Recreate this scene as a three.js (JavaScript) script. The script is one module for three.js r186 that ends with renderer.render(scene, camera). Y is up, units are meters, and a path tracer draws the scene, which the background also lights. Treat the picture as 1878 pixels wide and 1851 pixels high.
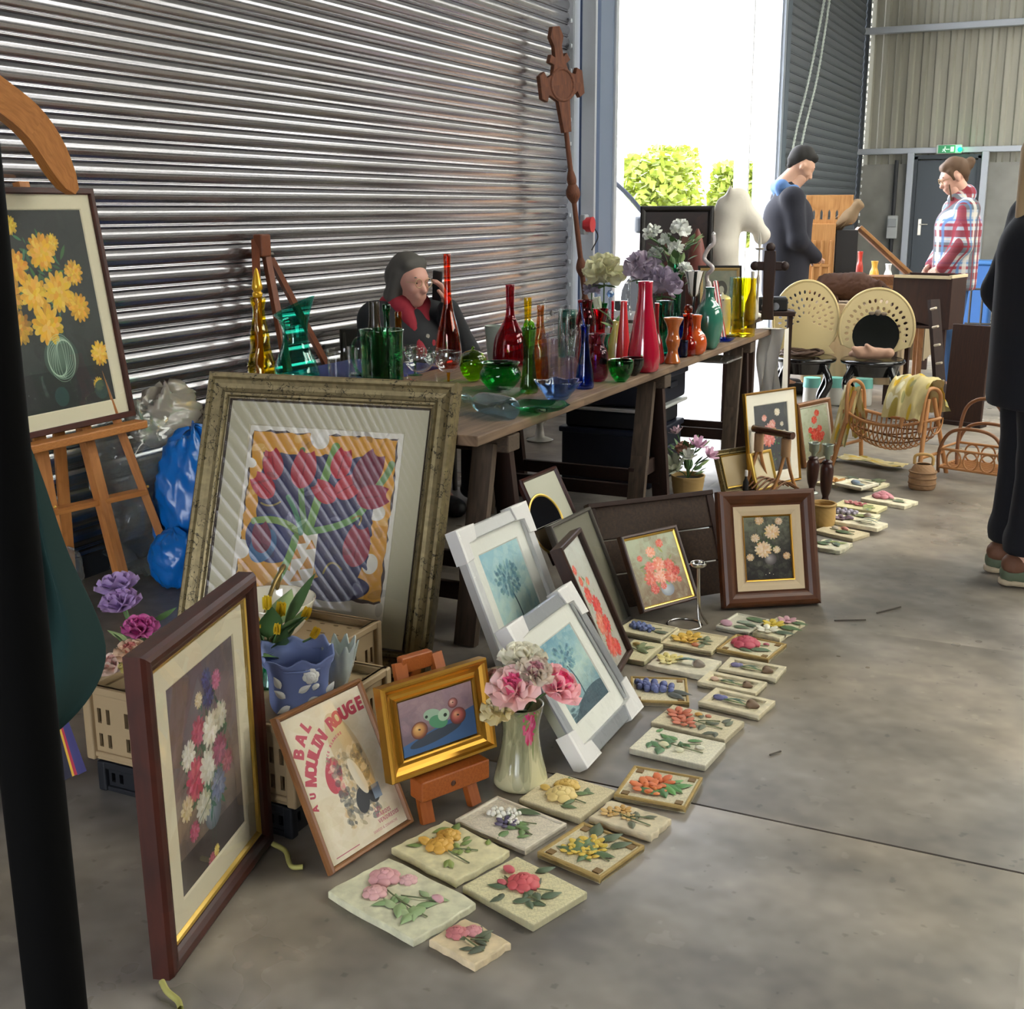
import * as THREE from 'three';
import { mergeGeometries, mergeVertices, toCreasedNormals } from 'three/addons/utils/BufferGeometryUtils.js';
import { RoundedBoxGeometry } from 'three/addons/geometries/RoundedBoxGeometry.js';
import { RectAreaLightUniformsLib } from 'three/addons/lights/RectAreaLightUniformsLib.js';

// ---------- camera, sky, exposure ----------
RectAreaLightUniformsLib.init();
const scene = new THREE.Scene();
const renderer = new THREE.WebGLRenderer({ antialias: true });
renderer.toneMapping = THREE.LinearToneMapping;
renderer.toneMappingExposure = 1.25;
renderer.shadowMap.enabled = true;
const camera = new THREE.PerspectiveCamera(45.63, 1878 / 1851, 0.05, 300);
camera.position.set(0, 1.4, 0);
camera.rotation.set(-0.24118, 0.4475, -0.00391, 'YXZ');
scene.add(camera);
scene.background = new THREE.Color(0xf4f8ff);      // bright overcast sky
scene.backgroundIntensity = 11;

// ---------- helpers ----------
function rng(s) { return () => { s |= 0; s = s + 0x6D2B79F5 | 0; let t = Math.imul(s ^ s >>> 15, 1 | s); t = t + Math.imul(t ^ t >>> 7, 61 | t) ^ t; return ((t ^ t >>> 14) >>> 0) / 4294967296; }; }
const R = rng(11), rr = (a, b, f = R) => a + (b - a) * f(), PI = Math.PI, D = PI / 180;
const V3 = (x, y, z) => new THREE.Vector3(x, y, z);
const used = {};
function numbered(n) { const k = used[n] = (used[n] ?? -1) + 1; return k ? n + '_' + String(k).padStart(3, '0') : n; }
const mats = {};
function mat(color, rough = 0.6, o = {}) {
  const key = JSON.stringify([color, rough, o.metalness, o.transmission, o.thickness, o.side, o.clearcoat, o.sheen, o.key]);
  if (!o.nokey && mats[key]) return mats[key];
  const { key: _k, nokey: _n, ...rest } = o;
  const m = new THREE.MeshPhysicalMaterial({ color, roughness: rough, ...rest });
  if (!o.nokey) mats[key] = m;
  return m;
}
function flat(g) { g = g.index ? g.toNonIndexed() : g; for (const k of Object.keys(g.attributes)) if (!['position', 'normal', 'uv'].includes(k)) g.deleteAttribute(k); if (!g.attributes.uv) g.setAttribute('uv', new THREE.BufferAttribute(new Float32Array(g.attributes.position.count * 2), 2)); if (!g.attributes.normal) g.computeVertexNormals(); return g; }
const E_ = new THREE.Euler(), Q_ = new THREE.Quaternion(), M_ = new THREE.Matrix4();
function tf(g, p = [0, 0, 0], r = [0, 0, 0], s = [1, 1, 1]) { g = g.clone(); if (typeof s === 'number') s = [s, s, s]; g.applyMatrix4(M_.compose(V3(...p), Q_.setFromEuler(E_.set(...r, 'YXZ')), V3(...s))); return g; }
const merge = (list) => list.length === 1 ? flat(list[0]) : mergeGeometries(list.map(flat));
function obj(name, g, m, parent = scene) {
  const o = new THREE.Mesh(Array.isArray(g) ? merge(g) : g, m);
  o.name = parent === scene ? numbered(name) : name; o.castShadow = o.receiveShadow = true; parent.add(o); return o;
}
function tag(o, label, category, group) { o.userData.label = label; o.userData.category = category; if (group) o.userData.group = group; return o; }
function thing(name, label, category, p = [0, 0, 0], yaw = 0, group) { const o = new THREE.Group(); o.name = numbered(name); scene.add(o); o.position.set(...p); o.rotation.y = yaw; return tag(o, label, category, group); }
function struct(name, g, m, label) { let o; if (g) o = obj(name, g, m); else { o = new THREE.Group(); o.name = numbered(name); scene.add(o); } o.userData.kind = 'structure'; if (label) o.userData.label = label; return o; }
const box = (w, h, d, p, r) => { const g = new THREE.BoxGeometry(w, h, d); boxUV(g, w, h, d); return tf(g, p, r); };
const rbox = (w, h, d, rad, p, r, seg = 2) => tf(flat(new RoundedBoxGeometry(w, h, d, seg, Math.min(rad, w / 2.01, h / 2.01, d / 2.01))), p, r);
function boxUV(g, w, h, d) { const u = g.attributes.uv, n = g.attributes.normal, q = g.attributes.position; for (let i = 0; i < u.count; i++) { const ax = Math.abs(n.getX(i)), ay = Math.abs(n.getY(i)); if (ax > .5) u.setXY(i, q.getZ(i), q.getY(i)); else if (ay > .5) u.setXY(i, q.getX(i), q.getZ(i)); else u.setXY(i, q.getX(i), q.getY(i)); } }
const cyl = (r1, r2, h, p, r, n = 20, open = false) => tf(new THREE.CylinderGeometry(r1, r2, h, n, 1, open), p, r);
const ball = (r, p, s = [1, 1, 1], n = 16) => tf(new THREE.SphereGeometry(r, n, Math.max(6, n * .7 | 0)), p, [0, 0, 0], s);
const disc = (r, p, n = 20) => tf(new THREE.CircleGeometry(r, n), p, [-PI / 2, 0, 0]);
function tube(pts, r, seg = 0, rad = 8, closed = false) { const c = new THREE.CatmullRomCurve3(pts.map((p) => V3(...p)), closed); return new THREE.TubeGeometry(c, seg || pts.length * 4, r, rad, closed); }
function bar(a, b, w, d, up = [0, 1, 0]) { // square bar from a to b
  const A = V3(...a), B = V3(...b), L = A.distanceTo(B), g = new THREE.BoxGeometry(w, L, d); boxUV(g, w, L, d);
  const y = B.clone().sub(A).normalize(); let x = V3(...up).cross(y); if (x.lengthSq() < 1e-6) x = V3(1, 0, 0); x.normalize(); const z = x.clone().cross(y);
  g.applyMatrix4(new THREE.Matrix4().makeBasis(x, y, z).setPosition(A.add(B).multiplyScalar(.5))); return g;
}
function rod(a, b, r, n = 10, r2) { const A = V3(...a), B = V3(...b), L = A.distanceTo(B), g = new THREE.CylinderGeometry(r2 ?? r, r, L, n); g.applyQuaternion(new THREE.Quaternion().setFromUnitVectors(V3(0, 1, 0), B.clone().sub(A).normalize())); const c = A.add(B).multiplyScalar(.5); g.translate(c.x, c.y, c.z); return g; }
// lathe with a smooth profile through [r, y] points
function spline(pts, n) { if (pts.length < 3) return pts; const c = new THREE.CatmullRomCurve3(pts.map(([x, y]) => V3(x, y, 0)), false, 'centripetal'); return c.getPoints(n).map((v) => [Math.max(0, v.x), v.y]); }
function lathe(pts, n = 28, smooth = 0) { return new THREE.LatheGeometry((smooth ? spline(pts, smooth) : pts).map(([x, y]) => new THREE.Vector2(x, y)), n); }
// grid surface f(u,v) -> [x,y,z]
function surf(f, nu, nv) {
  const p = [], uv = [], ix = [];
  for (let j = 0; j <= nv; j++) for (let i = 0; i <= nu; i++) { p.push(...f(i / nu, j / nv)); uv.push(i / nu, j / nv); }
  for (let j = 0; j < nv; j++) for (let i = 0; i < nu; i++) { const a = j * (nu + 1) + i, b = a + 1, c = a + nu + 1, d = c + 1; ix.push(a, b, d, a, d, c); }
  const g = new THREE.BufferGeometry(); g.setAttribute('position', new THREE.Float32BufferAttribute(p, 3)); g.setAttribute('uv', new THREE.Float32BufferAttribute(uv, 2)); g.setIndex(ix); g.computeVertexNormals(); return g;
}
function extrude(pts, depth, bevel = 0, holes = []) { const s = new THREE.Shape(pts.map(([x, y]) => new THREE.Vector2(x, y))); for (const h of holes) s.holes.push(new THREE.Path(h.map(([x, y]) => new THREE.Vector2(x, y)))); return new THREE.ExtrudeGeometry(s, { depth, bevelEnabled: bevel > 0, bevelThickness: bevel, bevelSize: bevel, bevelSegments: 2, steps: 1 }); }
const ring = (rx, ry, n = 32, cx = 0, cy = 0, a0 = 0, a1 = 2 * PI) => Array.from({ length: n }, (_, i) => { const a = a0 + (a1 - a0) * i / (Math.abs(a1 - a0 - 2 * PI) < 1e-6 ? n : n - 1); return [cx + rx * Math.cos(a), cy + ry * Math.sin(a)]; });
// noise
const NP = new Uint8Array(512); { const f = rng(5), a = Array.from({ length: 256 }, (_, i) => i); for (let i = 255; i > 0; i--) { const j = f() * (i + 1) | 0; [a[i], a[j]] = [a[j], a[i]]; } for (let i = 0; i < 512; i++) NP[i] = a[i & 255]; }
function n2(x, y, per = 0) { const xi = Math.floor(x), yi = Math.floor(y), w = (k) => per ? ((k % per) + per) % per : k, h = (a, b) => NP[(NP[w(a) & 255] + w(b)) & 255] / 255, fx = x - xi, fy = y - yi, u = fx * fx * (3 - 2 * fx), v = fy * fy * (3 - 2 * fy); return (h(xi, yi) * (1 - u) + h(xi + 1, yi) * u) * (1 - v) + (h(xi, yi + 1) * (1 - u) + h(xi + 1, yi + 1) * u) * v; }
function fbm(x, y, o = 4, per = 0) { let s = 0, a = .5, t = 0; for (let i = 0; i < o; i++) { s += a * n2(x, y, per); t += a; x *= 2; y *= 2; per *= 2; a *= .5; } return s / t; }
function dataTex(w, h, f, srgb = true, rep) { // f(u,v)->[r,g,b] 0..1
  const d = new Uint8Array(w * h * 4); for (let y = 0; y < h; y++) for (let x = 0; x < w; x++) { const c = f(x / w, y / h), i = (y * w + x) * 4; d[i] = Math.max(0, Math.min(255, c[0] * 255)); d[i + 1] = Math.max(0, Math.min(255, c[1] * 255)); d[i + 2] = Math.max(0, Math.min(255, c[2] * 255)); d[i + 3] = 255; }
  const t = new THREE.DataTexture(d, w, h); t.magFilter = THREE.LinearFilter; t.minFilter = THREE.LinearMipmapLinearFilter; t.generateMipmaps = true; t.wrapS = t.wrapT = THREE.RepeatWrapping; if (srgb) t.colorSpace = THREE.SRGBColorSpace; if (rep) t.repeat.set(rep[0], rep[1]); t.needsUpdate = true; return t;
}
function canvasTex(w, h, draw) { const c = document.createElement('canvas'); c.width = w; c.height = h; const x = c.getContext('2d'); draw(x, w, h); const t = new THREE.CanvasTexture(c); t.colorSpace = THREE.SRGBColorSpace; t.wrapS = t.wrapT = THREE.ClampToEdgeWrapping; return t; }
const mix3 = (a, b, t) => a.map((v, i) => v + (b[i] - v) * t);
// wood texture: grain runs along v (metres, 0.5 m repeat)
function woodTex(c1, c2, seed = 0, rough = 1) { return dataTex(256, 512, (u, v) => { const g = fbm(u * 24 * rough + seed, v * 4, 3, 0) * .6 + .4 * n2(u * 80 + seed, v * 8), k = Math.abs(Math.sin((u * 6 + fbm(u * 3 + seed, v * 3, 3) * 2.4) * 4)); return mix3(c1, c2, Math.min(1, g * .75 + k * .25)); }, true, [2, 2]); }
// ================= setting =================
const WX = -3.484, ZB = -19.45, HR = 5.2, XR = 6.5, ZF = 5.0;
// --- concrete floor: slabs with open joints
const concrete = dataTex(1024, 1024, (u, v) => {
  const big = fbm(u * 5, v * 5, 4, 5), mid = fbm(u * 14 + 3, v * 18 + 7, 4, 0), fine = fbm(u * 90, v * 90, 2, 90), tro = fbm(u * 8 + 2.3, v * 40, 3, 8);
  let k = .475 + (big - .5) * .36 + (mid - .5) * .26 + (fine - .5) * .10 + (tro - .5) * .09; const warm = fbm(u * 6 + 9, v * 6 + 1, 3, 6) - .5;
  const sp = fbm(u * 150 + 5, v * 150, 2, 150), sq = fbm(u * 90 + 1, v * 90 + 8, 2, 90); if (sp > .86) k -= .07; if (sq > .85) k += .035;
  return [k * (1.0 + warm * .10), k * (.94 + warm * .03), k * (.86 - warm * .10)];
});
const concR = dataTex(512, 512, (u, v) => { const k = .37 + (fbm(u * 6 + 4, v * 6, 4, 6) - .5) * .35 + (fbm(u * 60, v * 60, 2, 60) - .5) * .12; return [k, k, k]; }, false);
const concB = dataTex(512, 512, (u, v) => { const k = .5 + (fbm(u * 40, v * 40, 3, 40) - .5) * .9; return [k, k, k]; }, false);
for (const t of [concrete, concR, concB]) t.repeat.set(.25, .25);
const floorMat = mat(0xffffff, 1, { map: concrete, roughnessMap: concR, bumpMap: concB, bumpScale: .0012, key: 'floor' });
{
  const fl = struct('floor'); const joints = [ZF, -0.744,-0.013,-2.57, -7.57, -12.57, ZB - .3].filter((v, i) => true);
  const zs = [ZF, -2.578, -7.58, -12.58, ZB - .3];
  for (let i = 0; i < 4; i++) for (const [a, b] of [[WX - .1, 2.76], [2.768, XR]]) { const z0 = zs[i] - .004, z1 = zs[i + 1] + .004; const g = new THREE.BoxGeometry(b - a, .16, z0 - z1), m = tf(g, [(a + b) / 2, -.08, (z0 + z1) / 2]); const q = m.attributes.position, u = m.attributes.uv; for (let k = 0; k < q.count; k++) u.setXY(k, q.getX(k) + i * 1.7, q.getZ(k) + q.getY(k)); obj('slab', m, floorMat, fl); }
  obj('sub_base', box(XR - WX + .2, .1, 25, [(XR + WX) / 2, -.21, -7.2]), mat(0x2a2522, 1), fl);
}
// --- rolling shutter, galvanised slats
const galv = mat(0xaeacb0, .2, { metalness: .92, key: 'galv' });
const steelBlue = mat(0x6f7c92, .5, { metalness: .25 }), steelPale = mat(0xb4b9c0, .45, { metalness: .4 }), darkSteel = mat(0x4a5058, .55, { metalness: .2 });
function slatGeo(pitch, len, bulge) {
  const p = [[-.008, -.003], [.001, 0], [.0055, .002], [.0075, .0055], [.0065, .009], [.003, .0115], [.0022, .0145]];
  for (let i = 0; i <= 9; i++) { const t = i / 9; p.push([.003 + bulge * Math.sin(PI * (.06 + .9 * t)) ** .8, .017 + t * (pitch - .0215)]); }
  p.push([.001, pitch - .002], [-.008, pitch - .0005]);
  const n = p.length; return flat(toCreasedNormals(flat(surf((u, v) => { const s = p[Math.round(u * (n - 1))]; return [s[0], s[1], -v * len]; }, n - 1, 1)), .5));
}
function uvMetres(g) { const q = g.attributes.position, u = g.attributes.uv; for (let i = 0; i < u.count; i++) u.setXY(i, q.getY(i) * .5, q.getZ(i)); return g; }
{
  const d = struct('door_1', null, null, 'closed rolling shutter of galvanised steel slats'); const pitch = .0818, g = uvMetres(slatGeo(pitch, 12.3, .0135));
  for (let k = 0; k < 46; k++) { const s = obj('slat', g, galv, d); s.position.set(WX, 1.4165 + (k - 17) * pitch + .0, 4.05); }
  obj('bottom_rail', box(.05, .09, 12.2, [WX, -.0 + .0, -2.05]), mat(0x3a3c40, .6), d).position.y = .045;
  // guide channel at the shutter's end with its small end locks
  obj('guide_rail', [box(.07, 4.0, .012, [WX + .01, 2, -8.185]), box(.012, 4, .10, [WX + .045, 2, -8.235]), box(.012, 4, .10, [WX - .04, 2, -8.235])], steelPale, d);
  for (let k = 0; k < 44; k += 2) obj('end_lock', rbox(.018, .03, .02, .006, [WX + .03, .05 + k * pitch, -8.17]), steelPale, d);
}
{
  const w = struct('wall_left');
  obj('column', [box(.03, HR, .30, [WX + .16, HR / 2, -8.52]), box(.22, HR, .02, [WX + .06, HR / 2, -8.50]), box(.03, HR, .30, [WX - .05, HR / 2, -8.52])], steelBlue, w);
  obj('flashing', [box(.10, HR, .035, [WX + .12, HR / 2, -8.30]), box(.02, HR, .06, [WX + .18, HR / 2, -8.66])], steelPale, w);
  obj('lintel', box(.16, HR - 3.75, 12.4, [WX - .09, 3.75 + (HR - 3.75) / 2, -2.05]), darkSteel, w);
  obj('lintel', box(.16, .7, 5.6, [WX - .09, HR - .35, -11.4]), darkSteel, w);
  obj('backing_sheet', box(.02, 3.9, 12.4, [WX - .06, 1.95, -2.05]), darkSteel, w);
  obj('column', [box(.30, HR, .10, [WX - .05, HR / 2, -14.16]), box(.10, HR, .04, [WX + .02, HR / 2, -14.09])], mat(0x9aa2ad, .5, { metalness: .2 }), w);
  obj('column', box(.16, HR, .18, [WX + .02, HR / 2, -14.32]), mat(0x5f6a78, .5), w);
  obj('outer_jamb', [box(.16, 4.6, .05, [WX - .14, 2.3, -13.4])], mat(0xe9ecee, .6), w);
}
{ // dark painted shutter beyond the opening
  const d = struct('door_2', null, null, 'closed rolling shutter painted dark grey'); const pitch = .105, g = uvMetres(slatGeo(pitch, 4.9, .016)), m = mat(0x666b73, .5, { metalness: .1 });
  for (let k = 0; k < 46; k++) { const s = obj('slat', g, m, d); s.position.set(WX + .03, k * pitch, -14.42); }
  obj('guide_rail', box(.10, HR, .07, [WX + .05, HR / 2, -19.36]), mat(0x3f444a, .5), d);
  for (let k = 0; k < 34; k++) obj('roller', rbox(.02, .045, .03, .008, [WX + .115, 1.2 + k * .105, -19.36]), mat(0xf2f4f6, .4), d);
}
{ // hoist chains
  const c = thing('hoist_chain', 'pale looped hoist chain hanging down the dark grey shutter', 'chain');
  for (const [a, b, m_, e] of [[[-3.34, 3.95, -15.9], [-3.36, 2.9, -15.3], [-3.38, 2.2, -14.8], [-3.4, 1.55, -14.55]], [[-3.32, 4.0, -16.1], [-3.34, 3.0, -15.7], [-3.36, 2.3, -15.2], [-3.38, 1.6, -14.85]]]) {
    const cv = new THREE.CatmullRomCurve3([a, b, m_, e].map((p) => V3(...p))), L = cv.getLength(), n = 110, gs = [], link = new THREE.TorusGeometry(.018, .0065, 5, 8);
    for (let i = 0; i < n; i++) { const p = cv.getPointAt(i / n), t = cv.getTangentAt(i / n); const q = new THREE.Quaternion().setFromUnitVectors(V3(0, 1, 0), t); const l = link.clone(); l.scale(.8, 1.35, 1); l.rotateY(i % 2 ? PI / 2 : 0); l.applyQuaternion(q); l.translate(p.x, p.y, p.z); gs.push(l); }
    obj('chain_strand', gs, mat(0xdfe8e2, .45, { metalness: .3 }), c);
  }
}
// --- back wall: ribbed cladding, girts, concrete panels, door
const panelT = dataTex(256, 256, (u, v) => { const k = .56 + (fbm(u * 6, v * 6, 4, 6) - .5) * .22; return [k, k * .99, k * .95]; }, true, [.4, .4]);
const cladT = dataTex(256, 256, (u, v) => { const k = .92 + (fbm(u * 20, v * 2, 3) - .5) * .16; return [k, k, k * .97]; });
{
  const w = struct('wall_back'); const P = .19, per = 5, m = mat(0xb5b2a8, .55, { map: cladT, key: 'clad' }), m2 = mat(0xaaa79d, .55, { map: cladT, key: 'clad2' });
  const pts = []; for (let i = 0; i < per; i++) pts.push([i * P, 0], [i * P + .085, 0], [i * P + .105, .03], [i * P + .165, .03], [i * P + .188, 0]); pts.push([per * P, 0]);
  const n = pts.length, g = flat(toCreasedNormals(flat(surf((u, v) => { const s = pts[Math.round(u * (n - 1))]; return [s[0], 2.02 + v * (HR - 2.02), s[1]]; }, n - 1, 1)), .4));
  for (let k = 0; k < 14; k++) obj('cladding_panel', g, k % 3 ? m : m2, w).position.set(WX + k * per * P, 0, ZB - .05 + (k % 2) * .002);
  const cm = mat(0xffffff, .85, { map: panelT, key: 'cpanel' });
  for (const [a, b] of [[WX, -2.62], [-1.66, .9], [.91, 3.4], [3.41, XR]]) { const g2 = box(b - a, 2.04, .14, [(a + b) / 2, 1.02, ZB + .02]); obj('concrete_panel', g2, cm, w); }
  obj('girt', rbox(XR - WX, .085, .12, .01, [(XR + WX) / 2, 2.225, ZB + .08]), steelPale, w);
  obj('girt', rbox(XR - WX, .095, .12, .01, [(XR + WX) / 2, 3.94, ZB + .08]), steelPale, w);
  for (const x of [-2.66, -1.62]) obj('door_post', rbox(.10, 2.2, .12, .01, [x, 1.1, ZB + .12]), steelPale, w);
  obj('backing', box(XR - WX + 1, HR, .05, [(XR + WX) / 2, HR / 2, ZB - .12]), mat(0x6d6a60, .8), w);
  obj('downpipe', cyl(.03, .03, 1.35, [-2.86, 1.42, ZB + .14], [0, 0, 0], 12), mat(0x35363a, .5), w);
}
{
  const d = struct('door_3', null, null, 'dark grey steel exit door'); const m = mat(0x4d545c, .5), f = mat(0x3d434a, .5);
  obj('door_frame', [box(.05, 2.14, .14, [-2.585, 1.07, ZB + .08]), box(.05, 2.14, .14, [-1.695, 1.07, ZB + .08]), box(.94, .06, .14, [-2.14, 2.13, ZB + .08])], f, d);
  const leaf = obj('door_leaf', rbox(.84, 2.07, .05, .006, [-2.14, 1.05, ZB + .09]), m, d);
  obj('handle', [rbox(.05, .24, .012, .005, [-2.47, 1.12, ZB + .122]), rod([-2.47, 1.16, ZB + .12], [-2.47, 1.16, ZB + .17], .011), rod([-2.47, 1.16, ZB + .17], [-2.35, 1.16, ZB + .17], .010), cyl(.014, .014, .02, [-2.47, 1.06, ZB + .13], [PI / 2, 0, 0])], mat(0xcfcabd, .3, { metalness: .8 }), leaf);
  const s = thing('exit_sign', 'small lit green emergency exit sign above dark grey door', 'sign', [-2.13, 2.235, ZB + .16]);
  obj('housing', rbox(.36, .13, .06, .02), mat(0xd5ddd6, .5), s);
  const st = canvasTex(128, 64, (c, w2, h2) => { c.fillStyle = '#2f8f5c'; c.fillRect(0, 0, w2, h2); c.fillStyle = '#eafff2'; c.fillRect(92, 12, 26, 42); c.beginPath(); c.arc(52, 16, 6, 0, 7); c.fill(); c.lineWidth = 7; c.strokeStyle = '#eafff2'; c.lineCap = 'round'; for (const l of [[50, 26, 46, 40], [46, 40, 56, 54], [46, 40, 34, 50], [50, 28, 64, 34], [50, 28, 36, 34]]) { c.beginPath(); c.moveTo(l[0], l[1]); c.lineTo(l[2], l[3]); c.stroke(); } c.fillRect(66, 30, 20, 6); });
  const face = new THREE.PlaneGeometry(.24, .11); obj('pictogram_face', tf(face, [-.03, 0, .0315]), new THREE.MeshStandardMaterial({ map: st, emissiveMap: st, emissive: 0xffffff, emissiveIntensity: .25, roughness: .4 }), s);
  obj('indicator_light', ball(.035, [.155, -.01, .03], [1, 1, .6]), new THREE.MeshStandardMaterial({ color: 0x20ff90, emissive: 0x18f080, emissiveIntensity: 1.6 }), s);
  const l = new THREE.PointLight(0x30ff90, .05); l.position.set(.155, 0, .09); s.add(l);
  const b = thing('switch_box', 'pale grey electrical switch box on the concrete wall near dark door', 'switch box', [-2.86, 1.12, ZB + .15]); obj('case', rbox(.15, .34, .09, .012), mat(0xb9bcbd, .5), b); obj('cover', rbox(.12, .12, .02, .006, [0, .06, .05]), mat(0x9ea2a5, .5), b);
}
// --- rest of the hall (mostly outside the frame): roof, far walls with open doors, lamps
{
  const c = struct('ceiling'), pane0 = mat(0xf8f3e2, .02, { transmission: 1, thickness: 0, key: 'rooflight' }); const roofM = mat(0x8f918f, .7);
  // roof sheets with clear rooflight strips between them
  const strips = [[.5, 2.1], [3.8, 5.4]], bays = [[-4.2, -9.4], [-10.6, -14.4], [-15.2, -18.9]]; const xs = [WX - .3, ...strips.flat(), XR + .3];
  for (let i = 0; i + 1 < xs.length; i++) { const wv = xs[i + 1] - xs[i], xc = (xs[i] + xs[i + 1]) / 2; if (i % 2 === 0) { obj('roof_sheet', box(wv, .08, ZF - ZB + .6, [xc, HR + .04, (ZF + ZB) / 2]), roofM, c); continue; } let z0 = ZF + .3; for (const [a, b] of [...bays, [ZB - .3, 0]]) { obj('roof_sheet', box(wv, .08, z0 - a, [xc, HR + .04, (z0 + a) / 2]), roofM, c); if (b) obj('rooflight', tf(new THREE.PlaneGeometry(wv, a - b), [xc, HR + .04, (a + b) / 2], [PI / 2, 0, 0]), pane0, c); z0 = b; } }
  for (let z = -16; z < 5; z += 5) obj('rafter', box(XR - WX, .3, .14, [(XR + WX) / 2, HR - .15, z]), steelBlue, c);
  const r = struct('wall_right'), pane0c = mat(0xf8f3e2, .02, { transmission: 1, thickness: 0, key: 'rooflight' }); const wm = mat(0x45443f, .8);
  for (const [a, b, y0, y1] of [[ZF, ZB, 0, 3.1], [ZF, ZB, 4.7, HR], [ZF, -3.5, 3.1, 4.7], [-10, ZB, 3.1, 4.7]]) obj('cladding', box(.12, y1 - y0, a - b, [XR + .06, (y0 + y1) / 2, (a + b) / 2]), wm, r);
  for (const z of [-5.6, -7.8]) obj('mullion', box(.1, 1.6, .12, [XR + .06, 3.9, z]), steelBlue, r); obj('clerestory_glazing', tf(new THREE.PlaneGeometry(6.5, 1.6), [XR + .1, 3.9, -6.75], [0, PI / 2, 0]), pane0c, r);
  const f = struct('wall_front'); for (const [a, b, y0, y1] of [[WX - .1, -1.5, 0, HR], [-1.5, 1.1, 3.4, HR], [1.1, XR + .1, 0, HR]]) obj('cladding', box(b - a, y1 - y0, .12, [(a + b) / 2, (y0 + y1) / 2, ZF + .06]), wm, f);
}
// --- outside
const grav = dataTex(256, 256, (u, v) => { const k = .72 + (fbm(u * 30, v * 30, 3, 30) - .5) * .3; return [k, k * .98, k * .92]; });
grav.repeat.set(.4, .4);
{
  const g = new THREE.PlaneGeometry(160, 160); g.rotateX(-PI / 2); const q = g.attributes.position, u = g.attributes.uv; for (let i = 0; i < q.count; i++) u.setXY(i, q.getX(i), q.getZ(i));
  const o = struct('ground', tf(g, [0, -.26, -20]), mat(0xd8d4ca, .9, { map: grav, key: 'ground' }), 'pale gravel yard outside');
}
// ================= framed pictures =================
const gold = mat(0xb98a35, .34, { metalness: .85 }), goldPale = mat(0xd9b65a, .3, { metalness: .8 }), cream = mat(0xd8d0b4, .9), ivory = mat(0xe2dccb, .85), kraft = mat(0x6b5a44, .9), blackM = mat(0x121314, .6), navy = mat(0x0b1020, .8);
const oakT = woodTex([.42, .27, .15], [.62, .42, .24], 1), walT = woodTex([.17, .095, .06], [.33, .20, .13], 4), pineT = woodTex([.62, .42, .22], [.80, .60, .37], 7), oldT = woodTex([.20, .16, .125], [.40, .33, .265], 9, 1.4), redT = woodTex([.20, .085, .06], [.36, .17, .12], 12), rustT = woodTex([.30, .18, .12], [.52, .33, .22], 15);
const oak = mat(0xffffff, .5, { map: oakT, key: 'oak' }), walnut = mat(0xffffff, .42, { map: walT, key: 'wal' }), pine = mat(0xffffff, .5, { map: pineT, key: 'pine' }), oldWood = mat(0xffffff, .8, { map: oldT, key: 'old' }), mahog = mat(0xdccabe, .4, { map: redT, key: 'mah' }), rustWood = mat(0xffffff, .7, { map: rustT, key: 'rust' });
const pane = mat(0xffffff, .02, { transmission: 1, thickness: 0, ior: 1.5, key: 'pane' });
function railGeo(w, h, prof) {
  const P = [], U = []; const C = (k, i) => [[-w / 2 + i, i], [w / 2 - i, i], [w / 2 - i, h - i], [-w / 2 + i, h - i]][k & 3];
  let t = 0; for (let j = 0; j + 1 < prof.length; j++) {
    const [a, za] = prof[j], [b, zb] = prof[j + 1], t2 = t + Math.hypot(b - a, zb - za);
    for (let k = 0; k < 4; k++) { const p = C(k, a), q = C(k + 1, a), r = C(k + 1, b), s = C(k, b), L = (k & 1) ? h : w; const v = [[...p, za], [...q, za], [...r, zb], [...p, za], [...r, zb], [...s, zb]], uv = [[t, a], [t, L - a], [t2, L - b], [t, a], [t2, L - b], [t2, b]]; v.forEach((x, i) => { P.push(...x); U.push(uv[i][0] + k * .3, uv[i][1]); }); }
    t = t2;
  }
  const g = new THREE.BufferGeometry(); g.setAttribute('position', new THREE.Float32BufferAttribute(P, 3)); g.setAttribute('uv', new THREE.Float32BufferAttribute(U, 2)); g.computeVertexNormals(); return g;
}
const PROF = {
  flatp: (f, d) => [[0, -d], [0, -.004], [.003, 0], [f - .003, 0], [f, -.003], [f, -d * .55]],
  cush: (f, d) => [[0, -d], [0, -.012], [f * .12, -.004], [f * .3, 0], [f * .55, -.003], [f * .75, -.010], [f * .85, -.016], [f, -.016], [f, -d * .6]],
  scoop: (f, d) => [[0, -d], [0, -.006], [f * .08, 0], [f * .2, -.001], [f * .28, -.008], [f * .42, -.014], [f * .58, -.017], [f * .72, -.016], [f * .78, -.010], [f * .86, -.012], [f * .92, -.02], [f, -.022], [f, -d * .7]],
};
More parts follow.
